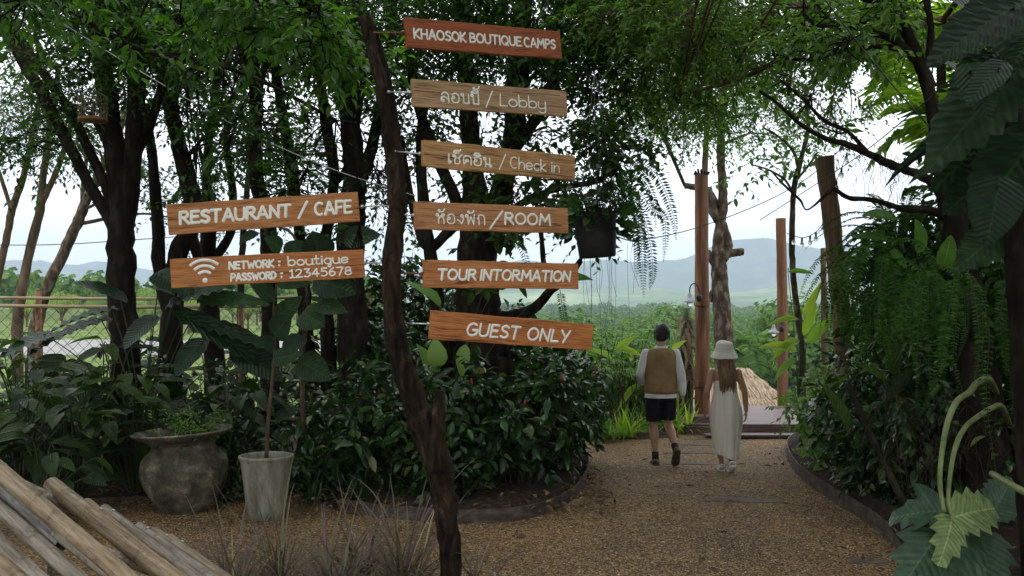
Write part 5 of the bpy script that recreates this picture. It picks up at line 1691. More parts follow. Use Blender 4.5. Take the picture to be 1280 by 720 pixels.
# ------------------------------------------------------------------ dark trees on the left
gl_ = 'dark trees at upper left'
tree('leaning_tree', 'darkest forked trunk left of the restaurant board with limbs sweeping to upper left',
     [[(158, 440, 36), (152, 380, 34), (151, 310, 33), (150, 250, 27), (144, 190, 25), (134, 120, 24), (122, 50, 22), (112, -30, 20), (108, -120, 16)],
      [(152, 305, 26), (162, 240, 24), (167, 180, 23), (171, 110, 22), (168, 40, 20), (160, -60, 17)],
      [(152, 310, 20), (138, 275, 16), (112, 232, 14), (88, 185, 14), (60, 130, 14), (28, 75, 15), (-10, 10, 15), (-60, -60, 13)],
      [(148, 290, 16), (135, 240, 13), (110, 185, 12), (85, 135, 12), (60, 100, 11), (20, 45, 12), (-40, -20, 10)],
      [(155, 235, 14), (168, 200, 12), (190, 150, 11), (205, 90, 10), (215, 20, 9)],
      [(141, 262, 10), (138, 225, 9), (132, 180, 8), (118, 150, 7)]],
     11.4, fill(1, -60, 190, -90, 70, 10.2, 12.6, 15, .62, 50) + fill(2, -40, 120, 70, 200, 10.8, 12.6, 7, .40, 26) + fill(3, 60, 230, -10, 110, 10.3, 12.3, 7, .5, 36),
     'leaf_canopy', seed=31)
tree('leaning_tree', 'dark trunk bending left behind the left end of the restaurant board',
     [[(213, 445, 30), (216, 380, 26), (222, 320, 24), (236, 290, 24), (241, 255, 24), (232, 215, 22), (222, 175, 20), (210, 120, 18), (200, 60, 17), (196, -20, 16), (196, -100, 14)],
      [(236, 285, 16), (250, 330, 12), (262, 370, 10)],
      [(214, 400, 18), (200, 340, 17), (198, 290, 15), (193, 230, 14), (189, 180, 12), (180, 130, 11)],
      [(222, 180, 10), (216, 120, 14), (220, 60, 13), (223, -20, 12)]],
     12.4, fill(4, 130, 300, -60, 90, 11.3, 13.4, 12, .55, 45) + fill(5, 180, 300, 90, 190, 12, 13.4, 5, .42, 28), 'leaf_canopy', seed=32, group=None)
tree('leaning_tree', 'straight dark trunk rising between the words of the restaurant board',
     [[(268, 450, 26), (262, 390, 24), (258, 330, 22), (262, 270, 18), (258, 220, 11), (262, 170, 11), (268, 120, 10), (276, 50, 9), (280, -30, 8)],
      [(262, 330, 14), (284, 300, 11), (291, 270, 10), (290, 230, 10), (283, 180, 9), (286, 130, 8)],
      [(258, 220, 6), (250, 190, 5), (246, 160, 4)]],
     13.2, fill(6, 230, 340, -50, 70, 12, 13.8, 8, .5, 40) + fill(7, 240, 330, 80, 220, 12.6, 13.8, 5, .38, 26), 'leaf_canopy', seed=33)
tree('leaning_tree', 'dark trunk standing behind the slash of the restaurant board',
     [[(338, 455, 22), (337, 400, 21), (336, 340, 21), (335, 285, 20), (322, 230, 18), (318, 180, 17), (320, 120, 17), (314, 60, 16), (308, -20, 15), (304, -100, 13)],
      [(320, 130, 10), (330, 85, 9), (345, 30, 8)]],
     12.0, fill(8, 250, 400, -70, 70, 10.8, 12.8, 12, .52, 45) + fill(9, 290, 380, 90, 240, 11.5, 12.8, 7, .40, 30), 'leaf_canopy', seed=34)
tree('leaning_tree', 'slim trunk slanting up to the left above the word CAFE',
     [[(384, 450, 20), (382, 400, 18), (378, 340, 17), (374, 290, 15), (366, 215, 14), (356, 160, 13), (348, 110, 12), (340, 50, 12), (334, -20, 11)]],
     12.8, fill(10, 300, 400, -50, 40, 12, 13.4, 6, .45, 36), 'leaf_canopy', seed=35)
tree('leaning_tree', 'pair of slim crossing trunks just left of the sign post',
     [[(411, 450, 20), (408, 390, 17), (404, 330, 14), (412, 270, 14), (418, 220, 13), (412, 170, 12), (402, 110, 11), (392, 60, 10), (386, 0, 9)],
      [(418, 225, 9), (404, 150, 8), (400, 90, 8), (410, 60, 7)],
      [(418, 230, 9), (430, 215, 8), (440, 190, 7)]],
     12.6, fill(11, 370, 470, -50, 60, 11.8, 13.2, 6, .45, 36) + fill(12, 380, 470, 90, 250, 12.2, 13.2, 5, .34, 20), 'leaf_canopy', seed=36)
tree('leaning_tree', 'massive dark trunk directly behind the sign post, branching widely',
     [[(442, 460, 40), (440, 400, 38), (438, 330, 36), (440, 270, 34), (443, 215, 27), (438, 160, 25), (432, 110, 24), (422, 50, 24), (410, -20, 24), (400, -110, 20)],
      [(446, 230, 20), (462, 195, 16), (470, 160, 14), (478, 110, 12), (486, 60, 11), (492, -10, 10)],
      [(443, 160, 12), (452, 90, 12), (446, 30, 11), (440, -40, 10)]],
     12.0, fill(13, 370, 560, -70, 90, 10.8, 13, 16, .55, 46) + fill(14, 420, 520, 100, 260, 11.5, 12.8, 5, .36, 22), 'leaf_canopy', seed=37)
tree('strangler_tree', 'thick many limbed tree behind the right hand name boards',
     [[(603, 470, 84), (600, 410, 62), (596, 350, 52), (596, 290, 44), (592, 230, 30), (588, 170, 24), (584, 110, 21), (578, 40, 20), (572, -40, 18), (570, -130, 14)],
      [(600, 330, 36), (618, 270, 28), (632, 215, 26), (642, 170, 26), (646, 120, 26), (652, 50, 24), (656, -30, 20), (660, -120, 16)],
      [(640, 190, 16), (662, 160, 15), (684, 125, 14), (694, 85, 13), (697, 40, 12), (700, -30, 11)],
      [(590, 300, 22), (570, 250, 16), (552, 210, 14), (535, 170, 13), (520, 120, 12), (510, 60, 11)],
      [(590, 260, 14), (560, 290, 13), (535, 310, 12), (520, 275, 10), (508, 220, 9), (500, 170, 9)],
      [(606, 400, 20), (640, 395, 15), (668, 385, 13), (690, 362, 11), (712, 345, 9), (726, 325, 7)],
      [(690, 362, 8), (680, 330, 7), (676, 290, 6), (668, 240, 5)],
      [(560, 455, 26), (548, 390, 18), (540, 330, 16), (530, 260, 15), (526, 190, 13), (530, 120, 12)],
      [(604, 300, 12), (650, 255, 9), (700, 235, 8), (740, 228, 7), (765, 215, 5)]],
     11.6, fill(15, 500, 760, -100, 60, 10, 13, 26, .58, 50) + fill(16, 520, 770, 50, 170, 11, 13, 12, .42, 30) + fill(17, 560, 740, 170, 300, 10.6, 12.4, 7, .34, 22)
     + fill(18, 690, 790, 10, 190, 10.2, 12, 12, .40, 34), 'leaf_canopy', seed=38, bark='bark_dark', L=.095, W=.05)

# leaning trunks beyond the fence, paler
tree('slender_tree', 'forked slender trunk nearest the left edge against the pale sky', [[(-12, 400, 9), (0, 335, 9), (10, 290, 9), (15, 262, 9), (28, 225, 8), (36, 190, 7), (44, 150, 6), (52, 100, 5)], [(14, 262, 6), (4, 230, 5), (-10, 190, 5), (-20, 150, 4)]],
     17, fill(19, -40, 70, 60, 200, 16, 18, 9, .5, 30), 'leaf_canopy', seed=41, bark='bark_brown')
tree('slender_tree', 'second slender trunk from the left edge, curving up to the right', [[(22, 400, 13), (28, 360, 12), (38, 310, 11), (50, 262, 11), (54, 220, 9), (60, 180, 8), (66, 130, 7), (74, 80, 6)], [(52, 255, 8), (68, 220, 7), (84, 175, 6), (92, 130, 5)]],
     17, fill(20, 20, 130, 60, 230, 16, 18, 8, .42, 28), 'leaf_canopy', seed=42, bark='bark_brown')
tree('slender_tree', 'pale leaning trunk crossing the hill left of the darkest trunk', [[(44, 420, 17), (54, 372, 15), (78, 320, 14), (96, 280, 13), (108, 250, 12), (130, 205, 10), (150, 160, 9), (168, 110, 7)], [(104, 262, 7), (104, 230, 6), (108, 200, 5)]],
     16, fill(21, 80, 190, 60, 200, 15, 17, 8, .42, 28) + fill(22, 150, 260, 200, 300, 15.5, 17, 6, .36, 22), 'leaf_canopy', seed=43, bark='bark_pale')
tree('slender_tree', 'thin trunk farthest behind, between the two boards left of the post', [[(300, 420, 9), (302, 330, 8), (306, 270, 8), (312, 200, 7), (316, 130, 6)]],
     17, fill(23, 260, 420, 130, 250, 16, 18, 8, .42, 26), 'leaf_canopy', seed=44)

# bright overhanging boughs, nearer than the trunks; their trunk rises left of the frame
def bough(label, pts, D, clumps, seed, leaf='leaf_bright', **kw):
    return tree('leafy_tree', label, [pts], D, clumps, leaf, seed=seed, **kw)
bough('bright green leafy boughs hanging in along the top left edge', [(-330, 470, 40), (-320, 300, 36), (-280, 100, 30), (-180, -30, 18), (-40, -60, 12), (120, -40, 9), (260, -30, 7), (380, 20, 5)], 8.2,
      fill(51, -60, 120, -50, 20, 7.4, 8.8, 6, .28, 20) + fill(52, 150, 330, -30, 50, 7.4, 8.8, 6, .24, 14) + fill(53, 300, 440, 0, 75, 7.4, 8.6, 6, .22, 14) + fill(54, 380, 470, 50, 100, 7.8, 8.6, 4, .20, 14) + shade_box(58, -6.5, .5, -1.5, 8.0, 5.4, 7.0, 88, .7, 50) + shade_box(46, -9, 1, -7, -3, 1.2, 6.2, 44, .85, 44) + shade_box(48, -9.5, -6.6, 2.0, 11.5, .6, 5.6, 40, .7, 40),  # box clumps: unseen leaves added overhead, behind and at the left to block light
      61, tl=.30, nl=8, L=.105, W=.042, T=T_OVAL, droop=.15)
bough('mid green leafy boughs overhanging the gap above the password board', [(-310, 480, 30), (-300, 260, 28), (-220, 60, 20), (0, -20, 10), (170, 60, 7), (300, 90, 5), (420, 150, 4)], 9.0,
      fill(55, 170, 330, 60, 150, 8.6, 9.8, 5, .22, 14) + fill(56, 240, 420, 110, 240, 9, 10.5, 6, .24, 14) + fill(57, 340, 480, 110, 330, 9.5, 11, 6, .18, 8),
      62, leaf='leaf_canopy', tl=.30, nl=8, L=.09, W=.04, T=T_OVAL, droop=.2)

# ------------------------------------------------------------------ feathery trees right of centre
tree('lopped_tree', 'pale lopped tree with cut stubs growing right behind the tall post',
     [[(905, 525, 26), (905, 470, 25), (904, 420, 24), (901, 370, 22), (899, 330, 19), (898, 300, 14), (903, 262, 13), (903, 230, 11), (901, 190, 10), (902, 140, 9), (908, 90, 8), (915, 20, 7)],
      [(903, 325, 14), (910, 308, 12), (904, 285, 13), (894, 268, 13), (887, 250, 12), (880, 236, 9), (868, 234, 8), (856, 232, 7)],
      [(905, 318, 12), (916, 316, 10), (929, 315, 9)],
      [(897, 258, 10), (888, 243, 9), (886, 234, 7)],
      [(900, 340, 12), (886, 318, 9), (884, 312, 8)],
      [(903, 370, 7), (890, 365, 6), (888, 378, 4)]],
     17.4, fill(71, 790, 960, 60, 150, 14.5, 18, 16, .75, 46) + fill(72, 820, 990, 110, 180, 16, 18.5, 8, .55, 34), 'leaf_fine', seed=71, bark='bark_pale', L=.075, W=.032, nl=12, tl=.5, base_z=dz if False else 0.0)
tree('thin_tree', 'thin dark trunk rising behind the top of the tall post',
     [[(878, 520, 9), (878, 400, 9), (879, 300, 8), (881, 210, 8), (883, 170, 7), (886, 130, 6), (892, 70, 5)]], 19.0,
     fill(73, 830, 930, 20, 110, 16, 19, 8, .7, 40), 'leaf_fine', seed=72, bark='bark_brown', L=.075, W=.032, nl=12, base_z=-.6)
tree('thin_tree', 'thin crooked tree with sparse leaves between the two farther posts',
     [[(1003, 440, 8), (998, 400, 8), (992, 350, 7.5), (990, 300, 7.5), (992, 240, 7), (998, 212, 7), (1003, 192, 6), (1010, 160, 5), (1006, 110, 4)],
      [(993, 245, 4), (985, 230, 3), (978, 222, 3), (960, 212, 2.5), (940, 206, 2)],
      [(998, 212, 4), (992, 190, 4), (975, 172, 3), (955, 160, 2.5)],
      [(996, 225, 3), (1012, 205, 3), (1022, 190, 2)]], 13.4,
     [(P(940, 215, 13.2), .22, 7), (P(965, 200, 13.2), .22, 8), (P(925, 225, 13.2), .12, 4), (P(990, 205, 13.4), .2, 7), (P(1018, 200, 13.4), .16, 5), (P(960, 180, 13.4), .2, 6)],
     'leaf_mid', seed=73, bark='bark_pale', L=.11, W=.05, T=T_OVAL, nl=5, tl=.3, connect=False)
tree('feathery_tree', 'wide feathery crown spreading over the path at the top of the picture',
     [[(1420, 420, 40), (1400, 250, 36), (1350, 90, 30), (1280, 0, 22), (1180, -40, 15), (1060, 0, 10), (960, 30, 8), (860, 50, 6)],
      [(1280, 0, 14), (1160, 30, 11), (1080, 48, 10), (1010, 60, 8), (930, 96, 6), (850, 120, 4)],
      [(1100, -10, 8), (1010, 8, 7), (900, -10, 6), (800, 10, 5)]], 10.6,
     fill(74, 720, 860, -90, 60, 9.5, 13, 22, .6, 46) + fill(75, 850, 1010, -90, 60, 9.5, 13, 22, .6, 44) + fill(76, 1000, 1120, -70, 80, 10, 13, 11, .5, 32) + fill(77, 760, 960, 50, 140, 11, 14, 14, .5, 34)
     + fill(78, 960, 1060, 80, 170, 11.5, 14, 6, .42, 24) + shade_box(59, -.5, 4.6, -1.5, 8.5, 5.6, 7.2, 78, .75, 78) + shade_box(45, 0, 9, -7, -3, 1.2, 6.2, 44, .85, 80), 'leaf_fine', seed=74, bark='bark_brown', L=.072, W=.032, nl=12, tl=.5)  # box clumps: unseen, added above and behind the viewer to cut front light
tree('mossy_tree', 'mossy dark tree with a long bare limb reaching left over the leaning post',
     [[(1255, 760, 60), (1240, 620, 56), (1225, 520, 54), (1215, 430, 48), (1205, 350, 40), (1192, 280, 30), (1178, 215, 20), (1162, 120, 16), (1146, 70, 15), (1128, 30, 14), (1104, 5, 12), (1060, -10, 10)],
      [(1185, 255, 16), (1165, 228, 12), (1140, 215, 11), (1112, 205, 10), (1085, 192, 9), (1060, 181, 8), (1030, 172, 6), (1000, 155, 5), (970, 128, 4), (940, 108, 3)],
      [(1085, 192, 6), (1060, 165, 5), (1030, 150, 5), (1000, 120, 4), (975, 100, 3)],
      [(1190, 275, 14), (1160, 262, 11), (1125, 260, 8), (1092, 250, 6), (1060, 247, 6), (1043, 236, 5), (1036, 240, 5), (1010, 262, 2, .1), (1000, 250, 3), (985, 236, 3), (965, 215, 2)],
      [(1165, 110, 12), (1150, 78, 11), (1120, 52, 10), (1090, 40, 9), (1050, 30, 7), (1000, 40, 5)],
      [(1160, 80, 10), (1164, 40, 9), (1158, 0, 8)],
      [(1150, 82, 9), (1120, 60, 8), (1060, 62, 6), (1010, 75, 5), (965, 68, 4)]], 8.6,
     fill(79, 1000, 1120, 0, 60, 8.3, 9.8, 7, .32, 18) + fill(80, 1080, 1180, -40, 40, 8, 9.5, 6, .3, 18) + [(P(1010, 130, 9), .2, 5), (P(985, 110, 9), .2, 6), (P(1045, 165, 9), .14, 3)], 'leaf_mid', seed=75, bark='bark_dark', L=.09, W=.042, T=T_OVAL, nl=7, tl=.3, rough=.10)

# bare hanging twigs along the limb
t = thing('dry_vine', 'tangle of dry leafless vine twigs hanging from the long bare limb', 'vine', tuple(P(1060, 185, 8.6)))
g = Geo(); rng = np.random.default_rng(77)
for k in range(34):
    u = rng.uniform(1040, 1135); v = 192 + (u - 1085) * .42 + rng.uniform(-6, 6)
    a = P(u, v, 8.6 + rng.normal(0, .06)); ln = rng.uniform(.12, .5)
    q = [a]
    for _ in range(4):
        q.append(q[-1] + np.array([rng.normal(0, .05), rng.normal(0, .04), -ln / 4 * (1 if rng.random() < .8 else -.8)]))
    g.tube(cat(q, 3), .0022, 3, cap=False)
g.build('twigs', MT['twig'], t)

# palm crowns behind the upper right
def palm_tree(name, label, crown, D, nf, L, pl, leaf, seed, trunk_base, tw, group=None, npair=34, base_z=None, tilt=.0):
    rng = np.random.default_rng(seed)
    c = P(crown[0], crown[1], D)
    b = np.array([c[0] + tilt, D, base_z if base_z is not None else 0.0])
    t = thing(name, label, 'palm tree', b, group)
    g = Geo(); q = cat([b, (b * .5 + c * .5) + [tilt * -.3, 0, 0], c], 10); g.tube(q, np.linspace(tw * 1.25, tw, len(q)), 10, rough=.03, seed=seed); g.build('trunk', MT['bark_pale'], t)
    gl, gs = Geo(), Geo()
    for k in range(nf):
        a = 2.39996 * k + rng.normal(0, .15); e = 1.25 - 1.35 * (k / nf)
        d = np.array([math.cos(a) * math.cos(e), math.sin(a) * math.cos(e), math.sin(e)])
        frond(gl, gs, c, d, L * rng.uniform(.85, 1.1), npair, pl, droop=rng.uniform(.8, 1.2), pw=.10, rng=rng, sr=.012 * L, curl=-.35)
    gs.build('frond_stems', MT['green_stem'], t)
    gl.build('fronds', MT[leaf], t)
    return t
palm_tree('areca_palm', 'backlit bright palm fronds behind the big leaves at upper right', (1176, 40), 11.5, 15, 1.5, .50, 'leaf_palm', 81, None, .05, tilt=.15)
palm_tree('areca_palm', 'lower palm with drooping pale fronds beside the big jagged leaf', (1186, 150), 10.6, 12, 1.0, .42, 'leaf_palm', 82, None, .045, tilt=.05, npair=26)

# ------------------------------------------------------------------ big leaved climber, upper right
CL = thing('climbing_plant', 'climber with huge dark jagged leaves hanging from the upper right corner', 'climbing plant', (P(1262, 0, 6.3)[0], 6.3, 0))
gs = Geo(); gA = Geo(); 
q = cat([[*P(u, v, 6.4), w / 2 / F * 6.4] for u, v, w in [(1300, 760, 40), (1290, 600, 36), (1282, 450, 34), (1272, 300, 30), (1268, 180, 26), (1262, 90, 24), (1262, 0, 22), (1270, -80, 20)]], 6)
gs.tube(q[:, :3], q[:, 3], 10, rough=.08)
LV = [  # base, tip, width px, template, roll, depth
    ((1262, 98), (1160, 196), 99, 'P', .1, 5.7), ((1268, 8), (1166, 64), 77, 'P', -.1, 5.5), ((1250, 84), (1212, 122), 39, 'H', .0, 5.3), ((1214, 88), (1238, 142), 52, 'H', .2, 5.4),
    ((1290, 60), (1218, 138), 92, 'P', .3, 6.0), ((1292, -30), (1206, 22), 76, 'P', .0, 5.9), ((1296, 170), (1216, 268), 101, 'P', .2, 6.1), ((1270, 190), (1190, 260), 76, 'P', -.4, 6.4),
    ((1248, 232), (1236, 300), 66, 'H', .1, 5.6), ((1262, 150), (1176, 232), 71, 'P', -.5, 6.5), ((1230, 118), (1176, 60), 59, 'H', .4, 6.6),
    ((1300, 110), (1240, 190), 92, 'P', .5, 6.5), ((1240, 30), (1180, -20), 59, 'H', .2, 6.3), ((1210, 200), (1142, 204), 22, 'L', .3, 6.2),
    ((1206, 172), (1106, 196), 13, 'L', .4, 6.3), ((1276, 20), (1292, 110), 76, 'H', .2, 5.8), ((1256, 286), (1200, 330), 59, 'P', -.2, 6.5), 
    ((1236, 160), (1200, 250), 59, 'P', .6, 6.7), ((1240, 70), (1190, 110), 50, 'P', .1, 6.0), ((1310, 30), (1262, 70), 67, 'P', .4, 5.6)]
TP = {'P': T_PHILO, 'H': T_HEART, 'L': T_LONG}
for (b, e, w, k, ro, D) in LV:
    su = 1264 + (b[1] - 90) * .02
    pxleaf(gA, gs, (*b, D), (*e, D - .12), w, TP[k], ro, petiole=(su, b[1] + 30, 6.35))
gs.build('stems', MT['bark_dark'], CL); gA.build('leaves', MT['leaf_philo'], CL)

# ------------------------------------------------------------------ fern mass and thicket on the right
def fern(name, label, c, n, L, seed, pl=.075, arc_=(0, 6.28), el=(.1, 1.1), droop=1.3, leaf='leaf_fern', npair=42, group=None, pw=.24, cat_='fern'):
    rng = np.random.default_rng(seed)
    t = thing(name, label, cat_, tuple(c), group)
    gl, gs = Geo(), Geo()
    for k in range(n):
        a = arc_[0] + (arc_[1] - arc_[0]) * (k + rng.random()) / n; e = rng.uniform(*el)
        d = np.array([math.cos(a) * math.cos(e), math.sin(a) * math.cos(e), math.sin(e)])
        frond(gl, gs, np.asarray(c) + rng.normal(0, .03, 3), d, L * rng.uniform(.7, 1.15), npair, pl, droop=droop * rng.uniform(.8, 1.25), rng=rng, pw=pw)
    gs.build('stems', MT['green_stem'], t); gl.build('fronds', MT[leaf], t)
    return t
fern('sword_fern', 'bright fern arching out at the left end of the fern mass, under the short posts', P(1105, 330, 8.4), 19, .95, 91, arc_=(2.2, 5.2), el=(.15, 1.0), droop=1.5)
fern('sword_fern', 'fern spilling over the middle of the fern mass below the bare limb', P(1150, 345, 8.0), 9, .75, 92, arc_=(2.4, 6.0), el=(.1, .9), droop=1.7)
fern('sword_fern', 'fern spraying up towards the big jagged leaf', P(1120, 300, 8.8), 14, .8, 93, arc_=(1.8, 4.6), el=(.5, 1.25), droop=1.1)
def hanging_fern(label, crown, D, fr, seed, pl=.052):
    rng = np.random.default_rng(seed)
    c = P(*crown, D)
    t = thing('sword_fern', label, 'fern', tuple(c))
    gl, gs = Geo(), Geo()
    for (u, v0, v1) in fr:
        d0 = D - rng.uniform(.1, .5)
        q = cat([c + rng.normal(0, .03, 3), P((crown[0] + u) / 2, min(crown[1], v0) - rng.uniform(6, 22), (D + d0) / 2), P(u, v0, d0), P(u + rng.normal(0, 4), (v0 + v1) / 2, d0 - .02), P(u + rng.normal(0, 8), v1, d0)], 6)
        gs.tube(q, np.linspace(.004, .0015, len(q)), 4, cap=False)
        npair = 46
        s_ = np.linspace(.12, .995, npair) * (len(q) - 1); i_ = np.minimum(s_.astype(int), len(q) - 2); f_ = (s_ - i_)[:, None]
        p = q[i_] * (1 - f_) + q[i_ + 1] * f_; tn = unit(q[i_ + 1] - q[i_])
        side = unit(np.cross(tn, [rng.normal(0, .35), -1.0, .15])); env = np.clip(1.12 - np.linspace(.1, 1, npair) ** 3.5, .1, 1) * rng.uniform(.8, 1.15)
        for sg in (-1, 1):
            gl.leaves(T_SMALL, p, side * sg + tn * .3 + rng.normal(0, .10, (npair, 3)), np.cross(side, tn) + rng.normal(0, .12, (npair, 3)), pl * env, pl * env * .36)
    gs.build('stems', MT['green_stem'], t); gl.build('fronds', MT['leaf_fern'], t)
hanging_fern('fern with long fronds hanging straight down above the pale stalks', (1200, 362), 7.3, [(1228, 396, 545), (1222, 400, 480), (1236, 410, 590), (1186, 392, 470), (1196, 398, 500), (1206, 380, 450)], 94)
hanging_fern('fern with hanging fronds at the right edge beside the climber', (1262, 372), 6.9, [(1250, 400, 470), (1262, 410, 520), (1272, 395, 470), (1280, 400, 500)], 95)
hanging_fern('fern hanging low in front of the mossy trunk', (1160, 366), 7.5, [(1150, 392, 500), (1160, 398, 512), (1170, 405, 525), (1140, 388, 470), (1128, 392, 450), (1180, 392, 500)], 97)
hanging_fern('dark fern drooping over the shrub with the small glossy leaves', (1090, 352), 8.6, [(1072, 380, 470), (1062, 376, 440), (1084, 380, 460), (1096, 384, 450), (1108, 380, 470), (1050, 366, 420), (1040, 372, 430)], 96, .06)

DKL = ['glossy green shrub by the edging nearest the deck', 'glossy green shrub behind the curve of the pale edging', 'low glossy shrub between the pale edging and the ferns', 'dark upright shrub below the drooping dark fern',
       'dark shrub in the deep shade left of the mossy trunk', 'dark shrub in the deep shade under the hanging ferns', 'tall dark shrub behind the fern mass', 'tall dark shrub behind the mossy trunk', 'dark shrub filling the right edge of the fern bed']
for i, (u, v0, D, H, sp, n, lf, L) in enumerate([(1042, 0, 12.4, 1.15, .60, 13, 'leaf_mid', .11), (1058, 0, 11.4, 1.25, .70, 15, 'leaf_mid', .11), (1085, 0, 10.3, 1.05, .62, 14, 'leaf_shrub', .13), (1095, 0, 10.0, 1.6, .7, 15, 'leaf_shrub', .14),
                                                (1135, 0, 9.4, 1.5, .7, 15, 'leaf_shrub', .14), (1180, 0, 8.9, 1.6, .7, 15, 'leaf_shrub', .14), (1135, 0, 11.0, 2.5, .9, 18, 'leaf_canopy', .15), (1215, 0, 9.9, 2.8, 1.0, 22, 'leaf_canopy', .15), (1290, 0, 9.0, 3.0, 1.0, 22, 'leaf_canopy', .15)]):
    shrub('garden_shrub', DKL[i], (P(u, 0, D)[0], D, .05), H, sp, n, 110 + i, lf, L, L * .42, ntw=6, nl=6, tl=.26, low=.12)
tree('thicket_tree', 'dense dark thicket tree closing the right edge behind the climber',
     [[(1330, 560, 40), (1325, 400, 36), (1310, 250, 30), (1300, 100, 24), (1290, -40, 18)]], 10.5,
     fill(98, 1190, 1340, 120, 420, 9.6, 11.5, 26, .5, 40) + fill(99, 1240, 1400, -120, 140, 9, 11.5, 16, .6, 40) + shade_box(47, 5.9, 8.8, 3.0, 13, .5, 4.4, 50, .75, 40), 'leaf_canopy', seed=98, L=.14, W=.07, T=T_OVAL, nl=8, tl=.4)  # box clumps: foliage wall added beyond the right edge to stop side light
tree('thicket_tree', 'dark leafy thicket behind the ferns, right of the leaning post',
     [[(1120, 560, 24), (1118, 420, 20), (1125, 330, 16), (1130, 270, 10)]], 11.2,
     fill(100, 1085, 1210, 275, 400, 10.2, 11.8, 15, .36, 30), 'leaf_canopy', seed=99, L=.13, W=.06, T=T_OVAL, nl=7, tl=.3)

t = thing('aroid_plant', 'bright green lobed leaves lit from behind, sticking out of the top of the fern mass', 'aroid plant', (P(1110, 0, 8.7)[0], 8.7, .05))
gA, gs = Geo(), Geo()
for b, e, w, ro, k in [((1118, 272), (1082, 262), 26, .2, 'P'), ((1112, 300), (1072, 288), 24, .3, 'P'), ((1130, 330), (1098, 300), 30, .1, 'P'), ((1150, 310), (1150, 275), 24, .2, 'H'), ((1090, 330), (1060, 318), 18, .3, 'P'), ((1180, 330), (1190, 296), 24, 0, 'H')]:
    pxleaf(gA, gs, (*b, 8.4), (*e, 8.3), w, TP[k], ro, petiole=(1125, 420, 8.7), pr=.006)
gs.build('stems', MT['green_stem'], t); gA.build('leaves', MT['leaf_lobed_bright'], t)

# broad leaves standing among the shrubs on the right
t = thing('ginger_plant', 'upright ginger plant with long pointed leaves amid the right hand shrubs', 'ginger plant', (P(1100, 0, 9.3)[0], 9.3, .05))
gA, gs = Geo(), Geo()
for b, e, w, ro in [((1118, 470), (1112, 405), 22, 0), ((1108, 482), (1085, 450), 20, .3), ((1128, 560), (1130, 500), 22, .1), ((1110, 500), (1140, 455), 18, -.3), ((1100, 540), (1075, 505), 18, .3), ((1140, 520), (1165, 480), 20, 0), ((1060, 540), (1040, 480), 18, 0)]:
    pxleaf(gA, gs, (*b, 8.9), (*e, 8.8), w, T_LONG, ro, petiole=(1105, 590, 9.2), pr=.006)
gs.build('stems', MT['green_stem'], t); gA.build('leaves', MT['leaf_broad'], t)
t = thing('banana_plant', 'young plant with yellowish leaves beside the slim lamp post', 'banana plant', (P(985, 0, 13.2)[0], 13.2, .05))
gA, gs = Geo(), Geo()
for b, e, w, ro in [((1000, 425), (965, 440), 15, .2), ((998, 440), (955, 425), 14, 0), ((1000, 400), (960, 398), 10, .2), ((996, 450), (965, 468), 12, .4), ((1008, 430), (1040, 395), 14, .2), ((1004, 420), (1020, 380), 12, 0), ((1002, 395), (1030, 352), 10, .4), ((985, 340), (1018, 338), 7, .3)]:
    pxleaf(gA, gs, (*b, 13.0), (*e, 12.9), w, T_LONG, ro, petiole=(1000, 540, 13.2), pr=.007)
gs.build('stems', MT['green_stem'], t); gA.build('leaves', MT['leaf_lime'], t)

# elephant ear at the lower right
EE = thing('elephant_ear', 'big lobed leaves on two thick pale arching stalks at the lower right', 'elephant ear', (P(1215, 0, 6.9)[0], 6.9, .05))
for pts, r in (([(1246, 492, 8.5), (1236, 474, 7.7), (1222, 478, 7.2), (1212, 490, 6.9), (1196, 502, 6.7), (1184, 530, 6.6), (1177, 570, 6.5), (1175, 605, 6.45), (1180, 640, 6.4)], .026), ([(1262, 530, 8.5), (1252, 508, 7.7), (1238, 511, 7.2), (1222, 521, 6.9), (1206, 535, 6.7), (1194, 560, 6.6), (1187, 600, 6.5), (1186, 632, 6.42), (1193, 648, 6.4)], .022)):
    q = cat([P(*p) for p in pts], 6)
    g = Geo(); g.tube(q, np.linspace(r, r * .55, len(q)), 10); g.build('leaf_stalk', MT['lime_stem'], EE)
def ear(b, tip, w, m, ro, T=T_PHILO, pet=None, face=(0, -.75, .65)):
    gA, gs2 = Geo(), Geo()
    pxleaf(gA, gs2, b, tip, w, T, ro, petiole=pet, face=face, pr=.012)
    gA.build('leaf', MT[m], EE)
    if gs2.n: gs2.build('leaf_stem', MT['lime_stem'], EE)
ear((1193, 646, 6.4), (1264, 626, 6.6), 64, 'leaf_elephant', .25, T_LOBE)
ear((1190, 648, 6.4), (1184, 696, 6.15), 50, 'leaf_elephant', -.2, T_LOBE)
ear((1184, 640, 6.5), (1108, 634, 6.7), 66, 'leaf_dark_ear', .2, T_LOBE, pet=(1205, 740, 6.8))
ear((1182, 655, 6.5), (1128, 728, 6.3), 80, 'leaf_dark_ear', .1, T_LOBE, pet=(1210, 745, 6.8))
ear((1205, 668, 6.6), (1160, 756, 6.2), 84, 'leaf_dark_ear', -.1, pet=(1214, 748, 6.8))
ear((1222, 665, 6.7), (1244, 740, 6.3), 84, 'leaf_dark_ear', .0, T_LOBE, pet=(1220, 748, 6.8))
ear((1240, 640, 6.9), (1272, 596, 7.0), 60, 'leaf_dark_ear', .4, pet=(1225, 748, 6.9))
ear((1170, 640, 6.9), (1150, 600, 7.0), 50, 'leaf_dark_ear', .4, pet=(1215, 748, 6.9))
g = Geo(); q = cat([P(1240, 592, 6.6), P(1262, 605, 6.3), P(1300, 625, 6.0)], 5); g.tube(q, .022, 8); g.build('leaf_stalk', MT['lime_stem'], EE)
